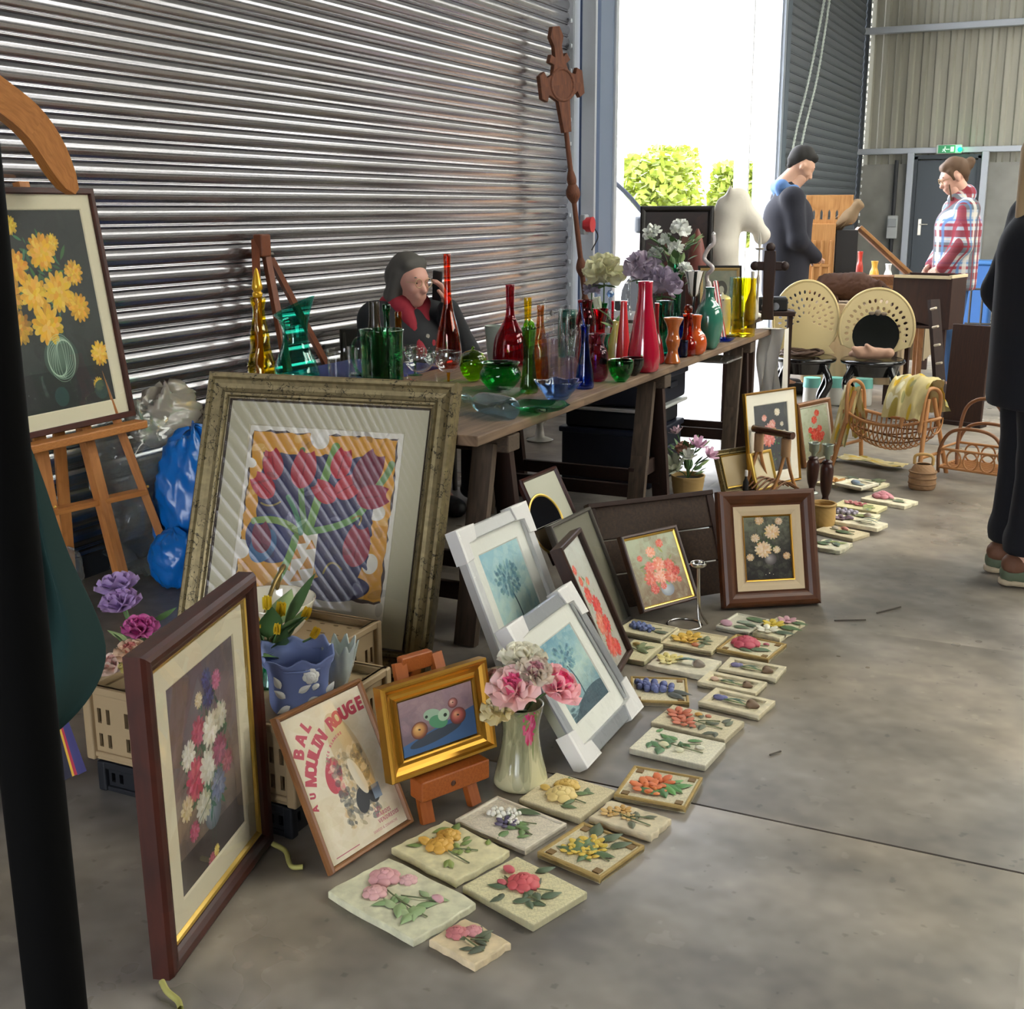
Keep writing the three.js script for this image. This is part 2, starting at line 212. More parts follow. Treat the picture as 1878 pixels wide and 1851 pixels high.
function framed(name, label, P, o, category = 'picture', group) {
  const [x, z, y0, yaw, lean, w, h] = P, d = o.d ?? .03, f = o.f ?? .03, t = thing(name, label, category, [x, y0 + d * Math.sin(Math.max(0, lean)), z], 0, group); t.rotation.set(-lean, yaw, 0, 'YXZ');
  obj('moulding', railGeo(w, h, (PROF[o.prof ?? 'cush'])(f, d)), o.m ?? walnut, t);
  let i = f, zf = -d * .45;
  for (const [sf, sm, nm] of o.slips ?? []) { obj(nm ?? 'slip', railGeo(w - 2 * i + .002, h - 2 * i + .002, [[0, zf], [0, zf + .006], [sf * .5, zf + .004], [sf, zf - .001], [sf, zf - .006]]).translate(0, i - .001, 0), sm, t); i += sf; zf -= .002; }
  if (o.mount) { const mw = o.mount; obj('mat_board', railGeo(w - 2 * i + .004, h - 2 * i + .004, [[0, zf], [mw, zf], [mw + .004, zf - .003]]).translate(0, i - .002, 0), o.mm ?? ivory, t); i += mw; zf -= .003; }
  const pw = w - 2 * i, ph = h - 2 * i; const g = new THREE.PlaneGeometry(pw + .006, ph + .006); g.translate(0, h / 2, zf);
  obj(o.pname ?? 'print', g, o.art, t);
  if (o.glass) obj('glazing', tf(new THREE.PlaneGeometry(w - 2 * f + .01, h - 2 * f + .01), [0, h / 2, -d * .45 + .004]), pane, t);
  obj('backboard', box(w - f, h - f, .004, [0, h / 2, -d + .003]), kraft, t);
  return t;
}
// --- painting helpers (flat print)
const hsl = (h, s, l, a = 1) => `hsla(${h},${s}%,${l}%,${a})`;
function wash(c, w, h, cols, seed, n = 500, sz = .12) { const f = rng(seed); for (let i = 0; i < n; i++) { c.fillStyle = cols[f() * cols.length | 0]; c.globalAlpha = .10 + f() * .15; c.beginPath(); c.ellipse(f() * w, f() * h, w * sz * (.3 + f()), w * sz * .5 * (.3 + f()), f() * 6.3, 0, 7); c.fill(); } c.globalAlpha = 1; }
function bloomP(c, x, y, r, h, s, l, f) { // one painted flower: dark ground, then rings of petal strokes
  c.fillStyle = hsl(h - 4, s, l - 16, .9); c.beginPath(); c.ellipse(x, y, r * .82, r * .76, f() * 3, 0, 7); c.fill();
  for (const [q, n, L] of [[.78, 15, .34], [.54, 12, .32], [.3, 8, .28], [.1, 5, .2]]) for (let i = 0; i < n; i++) { const a = (i + f() * .6) / n * 6.283; c.fillStyle = hsl(h + (f() - .5) * 10, s + (f() - .5) * 12, l + (f() - .5) * 18 + (.5 - q) * 6, .92); c.beginPath(); c.ellipse(x + Math.cos(a) * q * r, y + Math.sin(a) * q * r * .93, r * L, r * L * .5, a, 0, 7); c.fill(); }
}
function leafP(c, x, y, L, a, col) { c.fillStyle = col; c.beginPath(); const ex = x + Math.cos(a) * L, ey = y + Math.sin(a) * L, nx = -Math.sin(a) * L * .25, ny = Math.cos(a) * L * .25; c.moveTo(x, y); c.quadraticCurveTo((x + ex) / 2 + nx, (y + ey) / 2 + ny, ex, ey); c.quadraticCurveTo((x + ex) / 2 - nx, (y + ey) / 2 - ny, x, y); c.fill(); }
function stemP(c, x0, y0, x1, y1, col, w) { c.strokeStyle = col; c.lineWidth = w; c.beginPath(); c.moveTo(x0, y0); c.quadraticCurveTo((x0 + x1) / 2 + (y1 - y0) * .1, (y0 + y1) / 2, x1, y1); c.stroke(); }
function potP(c, x, y, w, h, cols) { const g = c.createRadialGradient(x - w * .15, y - h * .1, 2, x, y, w * .6); g.addColorStop(0, cols[0]); g.addColorStop(1, cols[1]); c.fillStyle = g; c.beginPath(); c.ellipse(x, y, w / 2, h / 2, 0, 0, 7); c.fill(); c.fillRect(x - w * .22, y - h * .62, w * .44, h * .3); }
const art = (w, h, draw, rough = .55) => new THREE.MeshPhysicalMaterial({ map: canvasTex(w, h, draw), roughness: rough });
function bouquetArt(w, h, o, seed) { return art(w, h, (c) => { const f = rng(seed); const g = c.createLinearGradient(0, 0, w * .2, h); o.bg.forEach((k, i) => g.addColorStop(i / (o.bg.length - 1), k)); c.fillStyle = g; c.fillRect(0, 0, w, h); wash(c, w, h, o.wash ?? o.bg, seed, 260, .1); if (o.table) { c.fillStyle = o.table[1]; c.globalAlpha = .8; c.fillRect(0, h * o.table[0], w, h); c.globalAlpha = 1; }
  const [cx, cy, rx, ry] = o.at.map((v, i) => v * (i & 1 ? h : w)); if (o.pot) potP(c, o.pot[0] * w, o.pot[1] * h, o.pot[2] * w, o.pot[3] * h, o.pot[4]);
  for (let i = 0; i < (o.leaves ?? 60); i++) { const a = f() * 6.3, q = Math.sqrt(f()); leafP(c, cx + Math.cos(a) * rx * q, cy + Math.sin(a) * ry * q, rx * .32 * (.5 + f()), f() * 6.3, hsl(o.lh + (f() - .5) * 30, 25 + f() * 20, o.ll + (f() - .5) * 14, .8)); }
  for (const [fx0, fy0, r0, hh, s, l] of o.fl) { const gw = o.grow ?? 1, fx = .5 + (fx0 - .5) * gw, fy = .5 + (fy0 - .5) * (gw * .5 + .5), r = r0 * gw; if (o.stems) stemP(c, cx, cy + ry * .8, fx * w, fy * h, hsl(o.lh, 28, o.ll, .7), w * .006); bloomP(c, fx * w, fy * h, r * w, hh, s, l, f); } o.extra?.(c, w, h, f); }, o.rough ?? .55); }
// 1. yellow chrysanthemums on the tall easel
const A1 = bouquetArt(512, 680, { grow: 1.22, bg: ['#1a211f', '#252b29', '#2d3531', '#131715'], table: [.8, '#0c1110'], at: [.46, .34, .26, .22], pot: [.52, .74, .34, .22, ['rgba(150,190,160,.55)', 'rgba(40,70,55,.6)']], leaves: 90, lh: 130, ll: 34, fl: [[.32, .12, .05, 48, 75, 52], [.62, .2, .05, 46, 75, 52], [.3, .3, .09, 40, 78, 52], [.52, .24, .10, 42, 80, 54], [.22, .42, .09, 40, 70, 46], [.4, .42, .10, 43, 80, 55], [.6, .42, .11, 43, 78, 54], [.75, .34, .07, 42, 75, 52], [.24, .56, .09, 40, 68, 45], [.46, .56, .11, 43, 80, 54], [.74, .5, .08, 42, 78, 52], [.14, .3, .07, 42, 70, 50], [.84, .72, .07, 43, 78, 55], [.78, .86, .04, 43, 70, 50]], extra: (c, w, h) => { c.strokeStyle = 'rgba(190,215,190,.5)'; c.lineWidth = 3; for (let i = 0; i < 9; i++) { c.beginPath(); c.ellipse(w * .52, h * .74, w * (.03 + i * .016), h * .1, i * .2, 0, 7); c.stroke(); } c.fillStyle = 'rgba(20,60,60,.8)'; c.beginPath(); c.ellipse(w * .45, h * .93, w * .07, h * .05, 0, 0, 7); c.fill(); c.beginPath(); c.ellipse(w * .86, h * .93, w * .07, h * .05, 0, 0, 7); c.fill(); } }, 3);
// 2. tulips: bold paper-cut shapes
const A2 = art(640, 700, (c, w, h) => {
  c.fillStyle = '#dcd6c4'; c.fillRect(0, 0, w, h); c.strokeStyle = '#6e5a2e'; c.lineWidth = 5; c.strokeRect(3, 3, w - 6, h - 6); const f = rng(31);
  const torn = (x0, y0, x1, y1, col, j) => { c.fillStyle = col; c.beginPath(); const n = 26; for (let i = 0; i <= n; i++) c.lineTo(x0 + (x1 - x0) * i / n, y0 + (f() - .5) * j); for (let i = 0; i <= n; i++) c.lineTo(x1 + (f() - .5) * j, y0 + (y1 - y0) * i / n); for (let i = 0; i <= n; i++) c.lineTo(x1 - (x1 - x0) * i / n, y1 + (f() - .5) * j); for (let i = 0; i <= n; i++) c.lineTo(x0 + (f() - .5) * j, y1 - (y1 - y0) * i / n); c.fill(); };
  torn(22, 24, w - 22, h - 70, '#3b2a20', 12); torn(26, 28, w - 26, h - 75, '#cf9325', 12); c.fillStyle = '#d8d2bf'; for (const [x, y, a, b] of [[300, 40, 70, 60], [26, 150, 40, 30], [560, 300, 60, 50], [30, 480, 60, 60], [560, 490, 50, 60], [300, 600, 200, 40]]) { c.beginPath(); c.ellipse(x, y, a / 1.6, b / 1.6, f(), 0, 7); c.fill(); }
  torn(75, 105, w - 90, h - 190, '#262549', 14); wash(c, w, h, ['#2c2c58', '#1f2147', '#34335f'], 4, 0);
  c.fillStyle = '#27305e'; c.beginPath(); c.ellipse(150, 430, 110, 90, .3, 0, 7); c.fill(); c.fillStyle = '#2c5f86'; c.beginPath(); c.ellipse(120, 460, 50, 70, .5, 0, 7); c.fill(); c.fillStyle = '#232046'; c.beginPath(); c.ellipse(430, 470, 100, 130, -.2, 0, 7); c.fill(); c.beginPath(); c.ellipse(440, 590, 130, 50, -.1, 0, 7); c.fill();
  c.fillStyle = '#d9d2bd'; c.fillRect(245, 390, 95, 200); c.fillStyle = '#c98a2c'; for (const [x, y, r] of [[270, 420, 26], [318, 440, 20], [262, 480, 22], [310, 510, 26], [275, 560, 24]]) { c.beginPath(); c.moveTo(x - r, y + r); c.lineTo(x, y - r); c.lineTo(x + r, y + r * .6); c.fill(); }
  const st = (pts, col, lw) => { c.strokeStyle = col; c.lineWidth = lw; c.lineCap = 'round'; c.beginPath(); c.moveTo(...pts[0]); for (let i = 1; i + 1 < pts.length; i += 2) c.quadraticCurveTo(...pts[i], ...pts[i + 1]); c.stroke(); };
  st([[290, 390], [240, 260], [235, 90]], '#557c3c', 24); st([[300, 390], [330, 220], [370, 70]], '#6a9142', 34); st([[310, 390], [470, 360], [510, 290]], '#5f8a46', 26); st([[260, 400], [180, 340], [70, 370]], '#708f3f', 26); st([[250, 420], [240, 500], [190, 600]], '#6c9a45', 30); st([[270, 400], [250, 330], [200, 270]], '#3f7a55', 20); st([[560, 200], [590, 160], [600, 120]], '#6f8f55', 26);
  const tul = (x, y, s, a, col) => { c.save(); c.translate(x, y); c.rotate(a); c.fillStyle = col; c.beginPath(); c.moveTo(0, s); c.bezierCurveTo(-s * .9, s * .8, -s * .8, -s * .3, -s * .35, -s); c.quadraticCurveTo(0, -s * .6, s * .35, -s); c.bezierCurveTo(s * .8, -s * .3, s * .9, s * .8, 0, s); c.fill(); c.strokeStyle = 'rgba(90,10,25,.55)'; c.lineWidth = 4; c.beginPath(); c.moveTo(0, s * .8); c.lineTo(0, -s * .5); c.stroke(); c.restore(); };
  tul(120, 150, 62, -.3, '#a8242f'); tul(90, 235, 60, -.9, '#ad2430'); tul(250, 160, 75, .1, '#a42532'); tul(400, 130, 60, .2, '#b32632'); tul(440, 215, 62, 1.0, '#b42a35'); tul(345, 240, 56, -1.0, '#a8202e'); tul(510, 150, 80, .45, '#6e1f33'); tul(540, 245, 66, 1.4, '#8d2034'); tul(110, 430, 60, -.2, '#6f2038'); tul(500, 430, 78, .1, '#8e2236');
  st([[380, 540], [400, 470], [450, 520]], '#7f6c2e', 8); st([[470, 330], [520, 300], [500, 350]], '#8a742f', 7); st([[90, 300], [130, 320], [170, 290]], '#7d6b38', 7); wash(c, w, h, ['#fff', '#201a14'], 6, 60, .05);
}, .6);
// 3. mixed bouquet, dusky
const A3 = bouquetArt(480, 640, { grow: 1.3, bg: ['#5b5158', '#6e6065', '#85725f', '#4a3f3c'], table: [.82, '#3a3230'], at: [.5, .45, .3, .28], pot: [.52, .76, .24, .16, ['#8f96a0', '#4c535c']], leaves: 110, lh: 150, ll: 26, stems: 1, fl: [[.55, .16, .05, 232, 30, 36], [.56, .24, .06, 232, 32, 32], [.66, .2, .05, 335, 35, 52], [.45, .22, .04, 40, 35, 70], [.42, .34, .07, 345, 42, 48], [.56, .38, .09, 45, 20, 80], [.3, .4, .07, 48, 16, 78], [.68, .36, .07, 48, 14, 66], [.36, .52, .10, 345, 48, 48], [.5, .52, .09, 50, 12, 76], [.64, .5, .08, 340, 30, 45], [.24, .6, .06, 40, 30, 66], [.42, .66, .08, 50, 14, 68], [.6, .64, .08, 230, 12, 50], [.72, .58, .06, 350, 30, 48], [.3, .72, .05, 345, 38, 50], [.46, .92, .04, 345, 40, 50], [.52, .9, .03, 48, 60, 62]] }, 8);
// 4. poster: arched red lettering over soft figures of colour
const A4 = art(512, 680, (c, w, h) => {
  c.fillStyle = '#d9cdb4'; c.fillRect(0, 0, w, h); wash(c, w, h, ['#e6dcc8', '#cbb994', '#d2c4a6', '#c8b58c'], 9, 120, .14);
  c.fillStyle = 'rgba(190,160,110,.55)'; c.beginPath(); c.ellipse(w * .62, h * .42, w * .17, h * .34, -.2, 0, 7); c.fill(); c.fillStyle = '#b83a4c'; c.beginPath(); c.ellipse(w * .36, h * .48, w * .10, h * .12, .3, 0, 7); c.fill(); c.fillStyle = '#c64d5c'; c.fillRect(w * .34, h * .48, w * .10, h * .16);
  wash(c, w, h, ['#3b3f46', '#5e625f'], 14, 0); const f = rng(2); for (let i = 0; i < 240; i++) { c.fillStyle = ['#34383f', '#6c6a62', '#8a7a58', '#e3d6ba', '#caa877'][i % 5]; c.globalAlpha = .5; c.beginPath(); c.ellipse(w * (.34 + f() * .42), h * (.36 + f() * .5), 14 * f() + 4, 24 * f() + 5, f() * 3, 0, 7); c.fill(); } c.globalAlpha = 1;
  c.fillStyle = '#20242c'; c.beginPath(); c.ellipse(w * .58, h * .72, w * .08, h * .09, .3, 0, 7); c.fill(); c.beginPath(); c.ellipse(w * .72, h * .72, w * .07, h * .06, -.4, 0, 7); c.fill(); c.fillStyle = '#7f93a8'; c.fillRect(w * .72, h * .66, w * .10, h * .10); c.fillStyle = '#e7dcc4'; c.beginPath(); c.ellipse(w * .62, h * .56, w * .06, h * .14, -.25, 0, 7); c.fill();
  const along = (txt, p, size, col) => { c.fillStyle = c.strokeStyle = col; c.lineWidth = size * .07; c.font = `bold ${size}px sans-serif`; c.textAlign = 'center'; const n = txt.length; for (let i = 0; i < n; i++) { const t = (i + .5) / n, q = (k) => (1 - t) ** 2 * p[0][k] + 2 * t * (1 - t) * p[1][k] + t * t * p[2][k], d = (k) => 2 * (1 - t) * (p[1][k] - p[0][k]) + 2 * t * (p[2][k] - p[1][k]); c.save(); c.translate(q(0) * w, q(1) * h); c.rotate(Math.atan2(d(1) * h, d(0) * w)); c.fillText(txt[i], 0, 0); c.strokeText(txt[i], 0, 0); c.restore(); } };
  along('BAL', [[.09, .31], [.17, .17], [.33, .115]], 78, '#b5384d'); along('AU', [[.06, .66], [.065, .57], [.10, .50]], 44, '#b5384d'); along('MOULIN ROUGE', [[.14, .47], [.30, .15], [1.0, .16]], 84, '#b5384d'); along('PLACE BLANCHE', [[.32, .42], [.42, .26], [.62, .25]], 17, '#c2566a');
  c.fillStyle = '#b0566a'; c.textAlign = 'left'; c.font = 'bold 26px sans-serif'; ['LES', 'MARDIS', 'VENDREDIS'].forEach((s, i) => c.fillText(s, w * .66, h * (.84 + i * .04))); c.font = '17px sans-serif'; c.fillText('SAMEDI & DIMANCHE', w * .56, h * .965); c.fillRect(w * .06, h * .965, w * .3, 4);
}, .5);
// 5. apples
const A5 = art(512, 360, (c, w, h) => { const g = c.createLinearGradient(0, 0, 0, h * .6); g.addColorStop(0, '#9a7f83'); g.addColorStop(1, '#6f5f68'); c.fillStyle = g; c.fillRect(0, 0, w, h); wash(c, w, h * .6, ['#a58a88', '#7a6470', '#8e7680'], 3, 150, .12); c.fillStyle = '#3d5f8a'; c.beginPath(); c.moveTo(0, h * .8); c.lineTo(w, h * .46); c.lineTo(w, h); c.lineTo(0, h); c.fill(); c.fillStyle = '#39424f'; c.beginPath(); c.ellipse(w * .45, h * .78, w * .36, h * .1, -.15, 0, 7); c.fill();
  const ap = (x, y, r, a, b) => { const q = c.createRadialGradient(x - r * .3, y - r * .35, 2, x, y, r); q.addColorStop(0, a); q.addColorStop(.6, b); q.addColorStop(1, '#5a2f2c'); c.fillStyle = q; c.beginPath(); c.arc(x, y, r, 0, 7); c.fill(); c.fillStyle = '#3b2a1c'; c.beginPath(); c.ellipse(x, y - r * .1, r * .16, r * .1, .3, 0, 7); c.fill(); };
  c.fillStyle = '#93ad95'; c.beginPath(); c.ellipse(w * .43, h * .4, 62, 40, .3, 0, 7); c.fill(); c.fillStyle = '#4f8a66'; c.beginPath(); c.ellipse(w * .5, h * .55, 66, 42, .4, 0, 7); c.fill(); c.fillStyle = '#a9c0a4'; c.beginPath(); c.arc(w * .58, h * .46, 40, 0, 7); c.fill(); c.fillStyle = '#1f2c22'; c.beginPath(); c.arc(w * .6, h * .47, 12, 0, 7); c.fill(); c.beginPath(); c.arc(w * .35, h * .4, 10, 0, 7); c.fill(); ap(w * .24, h * .6, 56, '#e0b878', '#b5804a'); ap(w * .77, h * .56, 56, '#d9a47a', '#a6524c'); ap(w * .72, h * .3, 34, '#d8b59a', '#a0605c'); }, .5);
// 6/7. pale blue tree prints
function treeArt(seed, dark) { return art(384, 460, (c, w, h) => { const f = rng(seed); const g = c.createLinearGradient(0, 0, w * .3, h); g.addColorStop(0, dark ? '#5f93ac' : '#8fbccb'); g.addColorStop(.6, '#b9d2c6'); g.addColorStop(1, dark ? '#54707c' : '#6d8f92'); c.fillStyle = g; c.fillRect(0, 0, w, h); wash(c, w, h, ['#9fc6d2', '#6fa0b5', '#c7dccf'], seed, 200, .1); c.fillStyle = dark ? '#3c5560' : '#58777b'; c.beginPath(); c.moveTo(0, h); c.quadraticCurveTo(w * .5, h * .68, w, h * .78); c.lineTo(w, h); c.fill(); c.strokeStyle = '#37505a'; c.lineWidth = 9; c.beginPath(); c.moveTo(w * .5, h * .86); c.quadraticCurveTo(w * .56, h * .6, w * .46, h * .4); c.stroke(); for (let i = 0; i < 160; i++) { const a = f() * 6.3, q = Math.sqrt(f()) * w * .28; c.fillStyle = ['#4f7f92', '#6f9fb0', '#86b0a8', '#3f6678'][i & 3]; c.globalAlpha = .5; c.beginPath(); c.ellipse(w * .47 + Math.cos(a) * q, h * .3 + Math.sin(a) * q * .7, 12, 8, a, 0, 7); c.fill(); } c.globalAlpha = 1; c.fillStyle = '#2f4650'; for (let i = 0; i < 60; i++) { c.globalAlpha = .4; c.beginPath(); c.ellipse(f() * w, h * (.82 + f() * .17), 22, 6, 0, 0, 7); c.fill(); } c.globalAlpha = 1; }, .7); }
const A8 = bouquetArt(300, 520, { bg: ['#c2c4bd', '#b3b5ab', '#a9a497', '#9f9a8d'], at: [.5, .6, .26, .3], leaves: 60, lh: 80, ll: 40, fl: [[.3, .2, .07, 8, 60, 60], [.36, .3, .07, 10, 60, 58], [.62, .34, .06, 14, 60, 58], [.42, .42, .12, 6, 62, 55], [.58, .54, .15, 4, 62, 52], [.46, .66, .16, 12, 55, 60], [.66, .70, .13, 3, 62, 48], [.5, .84, .17, 6, 60, 55], [.7, .9, .12, 4, 60, 52]] }, 15);
const A9 = bouquetArt(420, 460, { bg: ['#b9bfa2', '#a9af92', '#a08f74', '#7a5f45'], at: [.52, .52, .34, .26], pot: [.56, .82, .26, .2, ['#c6ccd2', '#6d7480']], leaves: 50, lh: 75, ll: 45, fl: [[.66, .14, .07, 10, 68, 62], [.44, .24, .09, 18, 75, 74], [.2, .3, .05, 8, 65, 60], [.34, .46, .10, 8, 65, 62], [.52, .44, .12, 14, 75, 72], [.72, .48, .10, 8, 62, 60], [.3, .62, .12, 9, 66, 64], [.5, .62, .12, 16, 72, 74], [.7, .64, .12, 10, 65, 64], [.82, .58, .08, 6, 62, 52], [.32, .78, .08, 6, 62, 60], [.5, .76, .06, 8, 60, 64], [.84, .72, .05, 8, 60, 58]] }, 21);
const A11 = bouquetArt(420, 560, { grow: 1.3, bg: ['#7c8069', '#5b5c4c', '#2b2823', '#1b1816'], at: [.46, .38, .24, .24], pot: [.54, .68, .26, .18, ['#a9a2a0', '#3a3433']], leaves: 60, lh: 85, ll: 26, fl: [[.38, .12, .07, 34, 48, 70], [.7, .14, .06, 32, 40, 70], [.58, .28, .12, 34, 52, 72], [.3, .36, .07, 35, 42, 72], [.42, .52, .13, 34, 54, 74], [.64, .53, .06, 38, 45, 74], [.2, .62, .06, 35, 45, 70], [.8, .62, .06, 33, 45, 68]], extra: (c, w, h) => { c.fillStyle = '#e8dfc4'; for (const [x, y, r] of [[.5, .9, 5], [.42, .92, 3], [.58, .92, 3]]) { c.beginPath(); c.arc(x * w, y * h, r, 0, 7); c.fill(); } } }, 25);
const A12 = bouquetArt(300, 430, { bg: ['#4d4f52', '#45474a', '#414346', '#3b3c3f'], at: [.5, .62, .2, .26], leaves: 16, lh: 110, ll: 52, fl: [[.44, .4, .17, 8, 55, 70], [.4, .5, .17, 6, 55, 66], [.3, .2, .07, 12, 50, 72], [.68, .14, .08, 40, 30, 78], [.8, .32, .05, 40, 20, 72], [.86, .44, .05, 40, 20, 72], [.52, .3, .09, 10, 50, 74]] }, 29);
const A13 = bouquetArt(300, 400, { bg: ['#b7bda6', '#acb398', '#a5a88c', '#8f8c70'], at: [.5, .55, .26, .22], pot: [.52, .8, .24, .2, ['#c9b98f', '#8a7448']], leaves: 36, lh: 85, ll: 45, fl: [[.6, .14, .09, 8, 68, 55], [.48, .26, .1, 8, 70, 56], [.3, .44, .08, 6, 68, 52], [.64, .44, .09, 8, 70, 54], [.46, .54, .16, 6, 70, 52], [.62, .6, .13, 8, 70, 52], [.74, .56, .07, 8, 65, 55]] }, 33);
const gilt = (() => { const t = dataTex(256, 256, (u, v) => { const g = fbm(u * 10, v * 30, 4, 0), cr = Math.abs(fbm(u * 14 + 4, v * 26, 3) - .5) < .022 && fbm(u * 5, v * 5 + 8, 2) > .42; const c = mix3([.44, .39, .28], [.62, .56, .40], g); return cr ? c.map((x) => x * .45) : c; }, true, [4, 2]); return mat(0xffffff, .40, { metalness: .6, map: t, key: 'gilt' }); })();
framed('easel_picture', 'yellow chrysanthemum print with dark ground on a tall wooden easel', [-3.22,-3.132,0.643,1.597,0.14,0.618,0.843], { f: .022, d: .03, m: mahog, prof: 'flatp', mount: .052, mm: cream, art: A1, glass: 1 });
framed('framed_picture', 'big gilt framed picture of red tulips leaning on the trestle table', [-2.14,-2.871,0,0.119,0.351,0.881,0.925], { f: .085, d: .05, m: gilt, prof: 'scoop', slips: [[.006, mat(0x3a2d20, .5), 'slip']], mount: .075, mm: mat(0xb9b396, .9), art: A2, glass: 1 });
framed('framed_picture', 'tall dark brown frame with mixed bouquet print and gold slip, standing edgewise on floor', [-1.49, -1.748, 0, 1.841, .01, .518, .642], { f: .045, d: .045, m: mahog, prof: 'cush', slips: [[.01, goldPale, 'gold_slip']], mount: .05, mm: mat(0xcfc6ab, .9), art: A3, glass: 1 });
framed('framed_poster', 'wood framed dance hall poster with arched red lettering', [-1.329,-2.061,0,1.416,0.438,0.279,0.361], { f: .017, d: .022, m: oak, prof: 'cush', art: A4, glass: 1 }, 'poster');
framed('framed_painting', 'gold framed still life of apples on a small wooden easel', [-1.263,-2.277,0.12,1.144,0.179,0.308,0.225], { f: .05, d: .035, m: gold, prof: 'scoop', art: A5, pname: 'painting' });
framed('framed_painting', 'peach chrysanthemum painting in thin brown frame with bright gold edge', [-1.223,-3.844,0.04,1.089,0.474,0.27,0.276], { f: .012, d: .025, m: walnut, prof: 'flatp', slips: [[.008, goldPale, 'gold_slip']], art: A9, pname: 'painting' });
framed('framed_painting', 'cream roses on dark ground in wide brown wooden frame', [-0.925,-4.1,0,0.603,0.303,0.367,0.419], { f: .058, d: .045, m: mat(0x9c8472, .42, { map: oakT, key: 'w2' }), prof: 'cush', slips: [[.034, mat(0xc9b492, .85), 'linen_liner'], [.006, gold, 'gold_slip']], art: A11, pname: 'painting' });
framed('framed_picture', 'pink bloom on grey print with cream mount in thin gold frame', [-1.387,-6.08,0,1.116,0.141,0.402,0.493], { f: .014, d: .022, m: gold, prof: 'cush', mount: .055, mm: ivory, art: A12, glass: 1 });
framed('framed_picture', 'small brown framed picture of red flowers beside wooden candlesticks', [-1.283,-6.707,0,1.229,0.2,0.343,0.359], { f: .028, d: .03, m: oak, prof: 'cush', slips: [[.008, ivory, 'slip']], art: A13, pname: 'painting' });
framed('framed_canvas', 'pale canvas of trailing red poppies seen from its edge', [-1.203, -3.326, 0, 1.72, .42, .25, .44], { f: .014, d: .04, m: mat(0xd0c0b0, .5, { map: walT, key: 'w3' }), prof: 'flatp', art: A8, pname: 'canvas' });
// wrapped prints: silver frame, white corner guards, clear film
function wrapped(label, P, seed, dark) {
  const silver = mat(0xb9bcc0, .3, { metalness: .8 }), white = mat(0xe4e2de, .7), film = mat(0xffffff, .06, { transmission: 1, thickness: 0, bumpMap: filmB, bumpScale: .0012, key: 'film' });
  const t = framed('wrapped_picture', label, P, { f: .04, d: .03, m: dark ? silver : mat(0xcfcfcd, .45, { metalness: .3 }), prof: 'flatp', mount: .05, mm: mat(0xe4e4da, .8), art: treeArt(seed, dark) });
  const w = P[5], h = P[6], s = .085;
  for (const [sx, sy] of [[-1, 0], [1, 0], [-1, 1], [1, 1]]) { const pts = [[0, 0], [s * 1.15, 0], [s * 1.0, s * .5], [s * .5, s * .55], [s * .45, s * 1.1], [0, s * 1.15]].map(([x, y]) => [sx * (w / 2 + .004 - x), sy ? h + .004 - y : -.004 + y]); if ((sx < 0) !== (sy > 0)) pts.reverse(); obj('corner_guard', tf(extrude(pts, .038, .002), [0, 0, -.034]), white, t); }
  const g = surf((u, v) => [(u - .5) * w * .99, v * h, .006 + .004 * fbm(u * 9 + seed, v * 9, 2)], 24, 24); obj('plastic_film', g, film, t); return t;
}
const filmB = dataTex(256, 256, (u, v) => { const k = Math.abs(fbm(u * 9, v * 7, 4, 0) - .5) * 2.4; return [k, k, k]; }, false);
wrapped('film wrapped pale tree print, upper one with crumpled white cardboard corners', [-1.378,-3.139,0,1.504,0.401,0.412,0.523], 41, 0);
wrapped('silver framed dark tree print in film, tipped before the rose vase', [-1.052,-2.83,0,1.575,0.582,0.422,0.405], 47, 1);
// ================= flower relief tiles laid out on the floor =================
const plasterT = dataTex(256, 256, (u, v) => { const k = .93 + (fbm(u * 8, v * 8, 4, 8) - .5) * .22; return [k, k * .985, k * .95]; }, true, [6, 6]);
const plasB = dataTex(128, 128, (u, v) => { const k = fbm(u * 16, v * 16, 3, 16); return [k, k, k]; }, false, [6, 6]);
const plaster = (c) => mat(c, .72, { map: plasterT, bumpMap: plasB, bumpScale: .001, key: 'pl' + c });
const leafG = flat(surf((u, v) => { const t = u, wd = .26 * Math.sin(PI * Math.pow(t, .8)) * (1 - .25 * t), s = (v - .5) * 2; return [t, .05 + .10 * Math.sin(PI * t) - .09 * Math.abs(s) * Math.sin(PI * t), s * wd]; }, 6, 4));
function petalBall(n, r, h, tilt, sc) { const a = []; for (let i = 0; i < n; i++) { const an = i / n * 2 * PI + r * 3; a.push(tf(new THREE.SphereGeometry(1, 7, 5), [Math.cos(an) * r, h, Math.sin(an) * r], [0, -an, tilt], [sc * .62, sc * .34, sc * .78])); } return a; }
const roseG = merge([...petalBall(6, .62, .18, -.35, .52), ...petalBall(5, .36, .34, -.6, .42), ...petalBall(3, .15, .46, -.9, .30), tf(new THREE.SphereGeometry(.62, 10, 6), [0, .08, 0], [0, 0, 0], [1, .5, 1])]);
const daisyG = merge([...Array.from({ length: 6 }, (_, i) => tf(new THREE.SphereGeometry(1, 7, 5), [Math.cos(i * 1.047) * .58, .14, Math.sin(i * 1.047) * .58], [0, -i * 1.047, .25], [.44, .10, .30])), tf(new THREE.SphereGeometry(.2, 8, 6), [0, .2, 0])]);
const budG = merge([tf(new THREE.SphereGeometry(1, 9, 7), [0, .25, 0], [0, 0, 0], [.62, .36, .40]), tf(new THREE.SphereGeometry(1, 7, 5), [-.15, .32, .12], [0, .2, 0], [.5, .3, .26])]);
const berryG = merge(Array.from({ length: 9 }, (_, i) => tf(new THREE.SphereGeometry(.24, 7, 5), [(i % 3 - 1) * .55 + (i * 37 % 7) * .03, .18 + (i % 2) * .1, ((i / 3 | 0) - 1) * .42])));
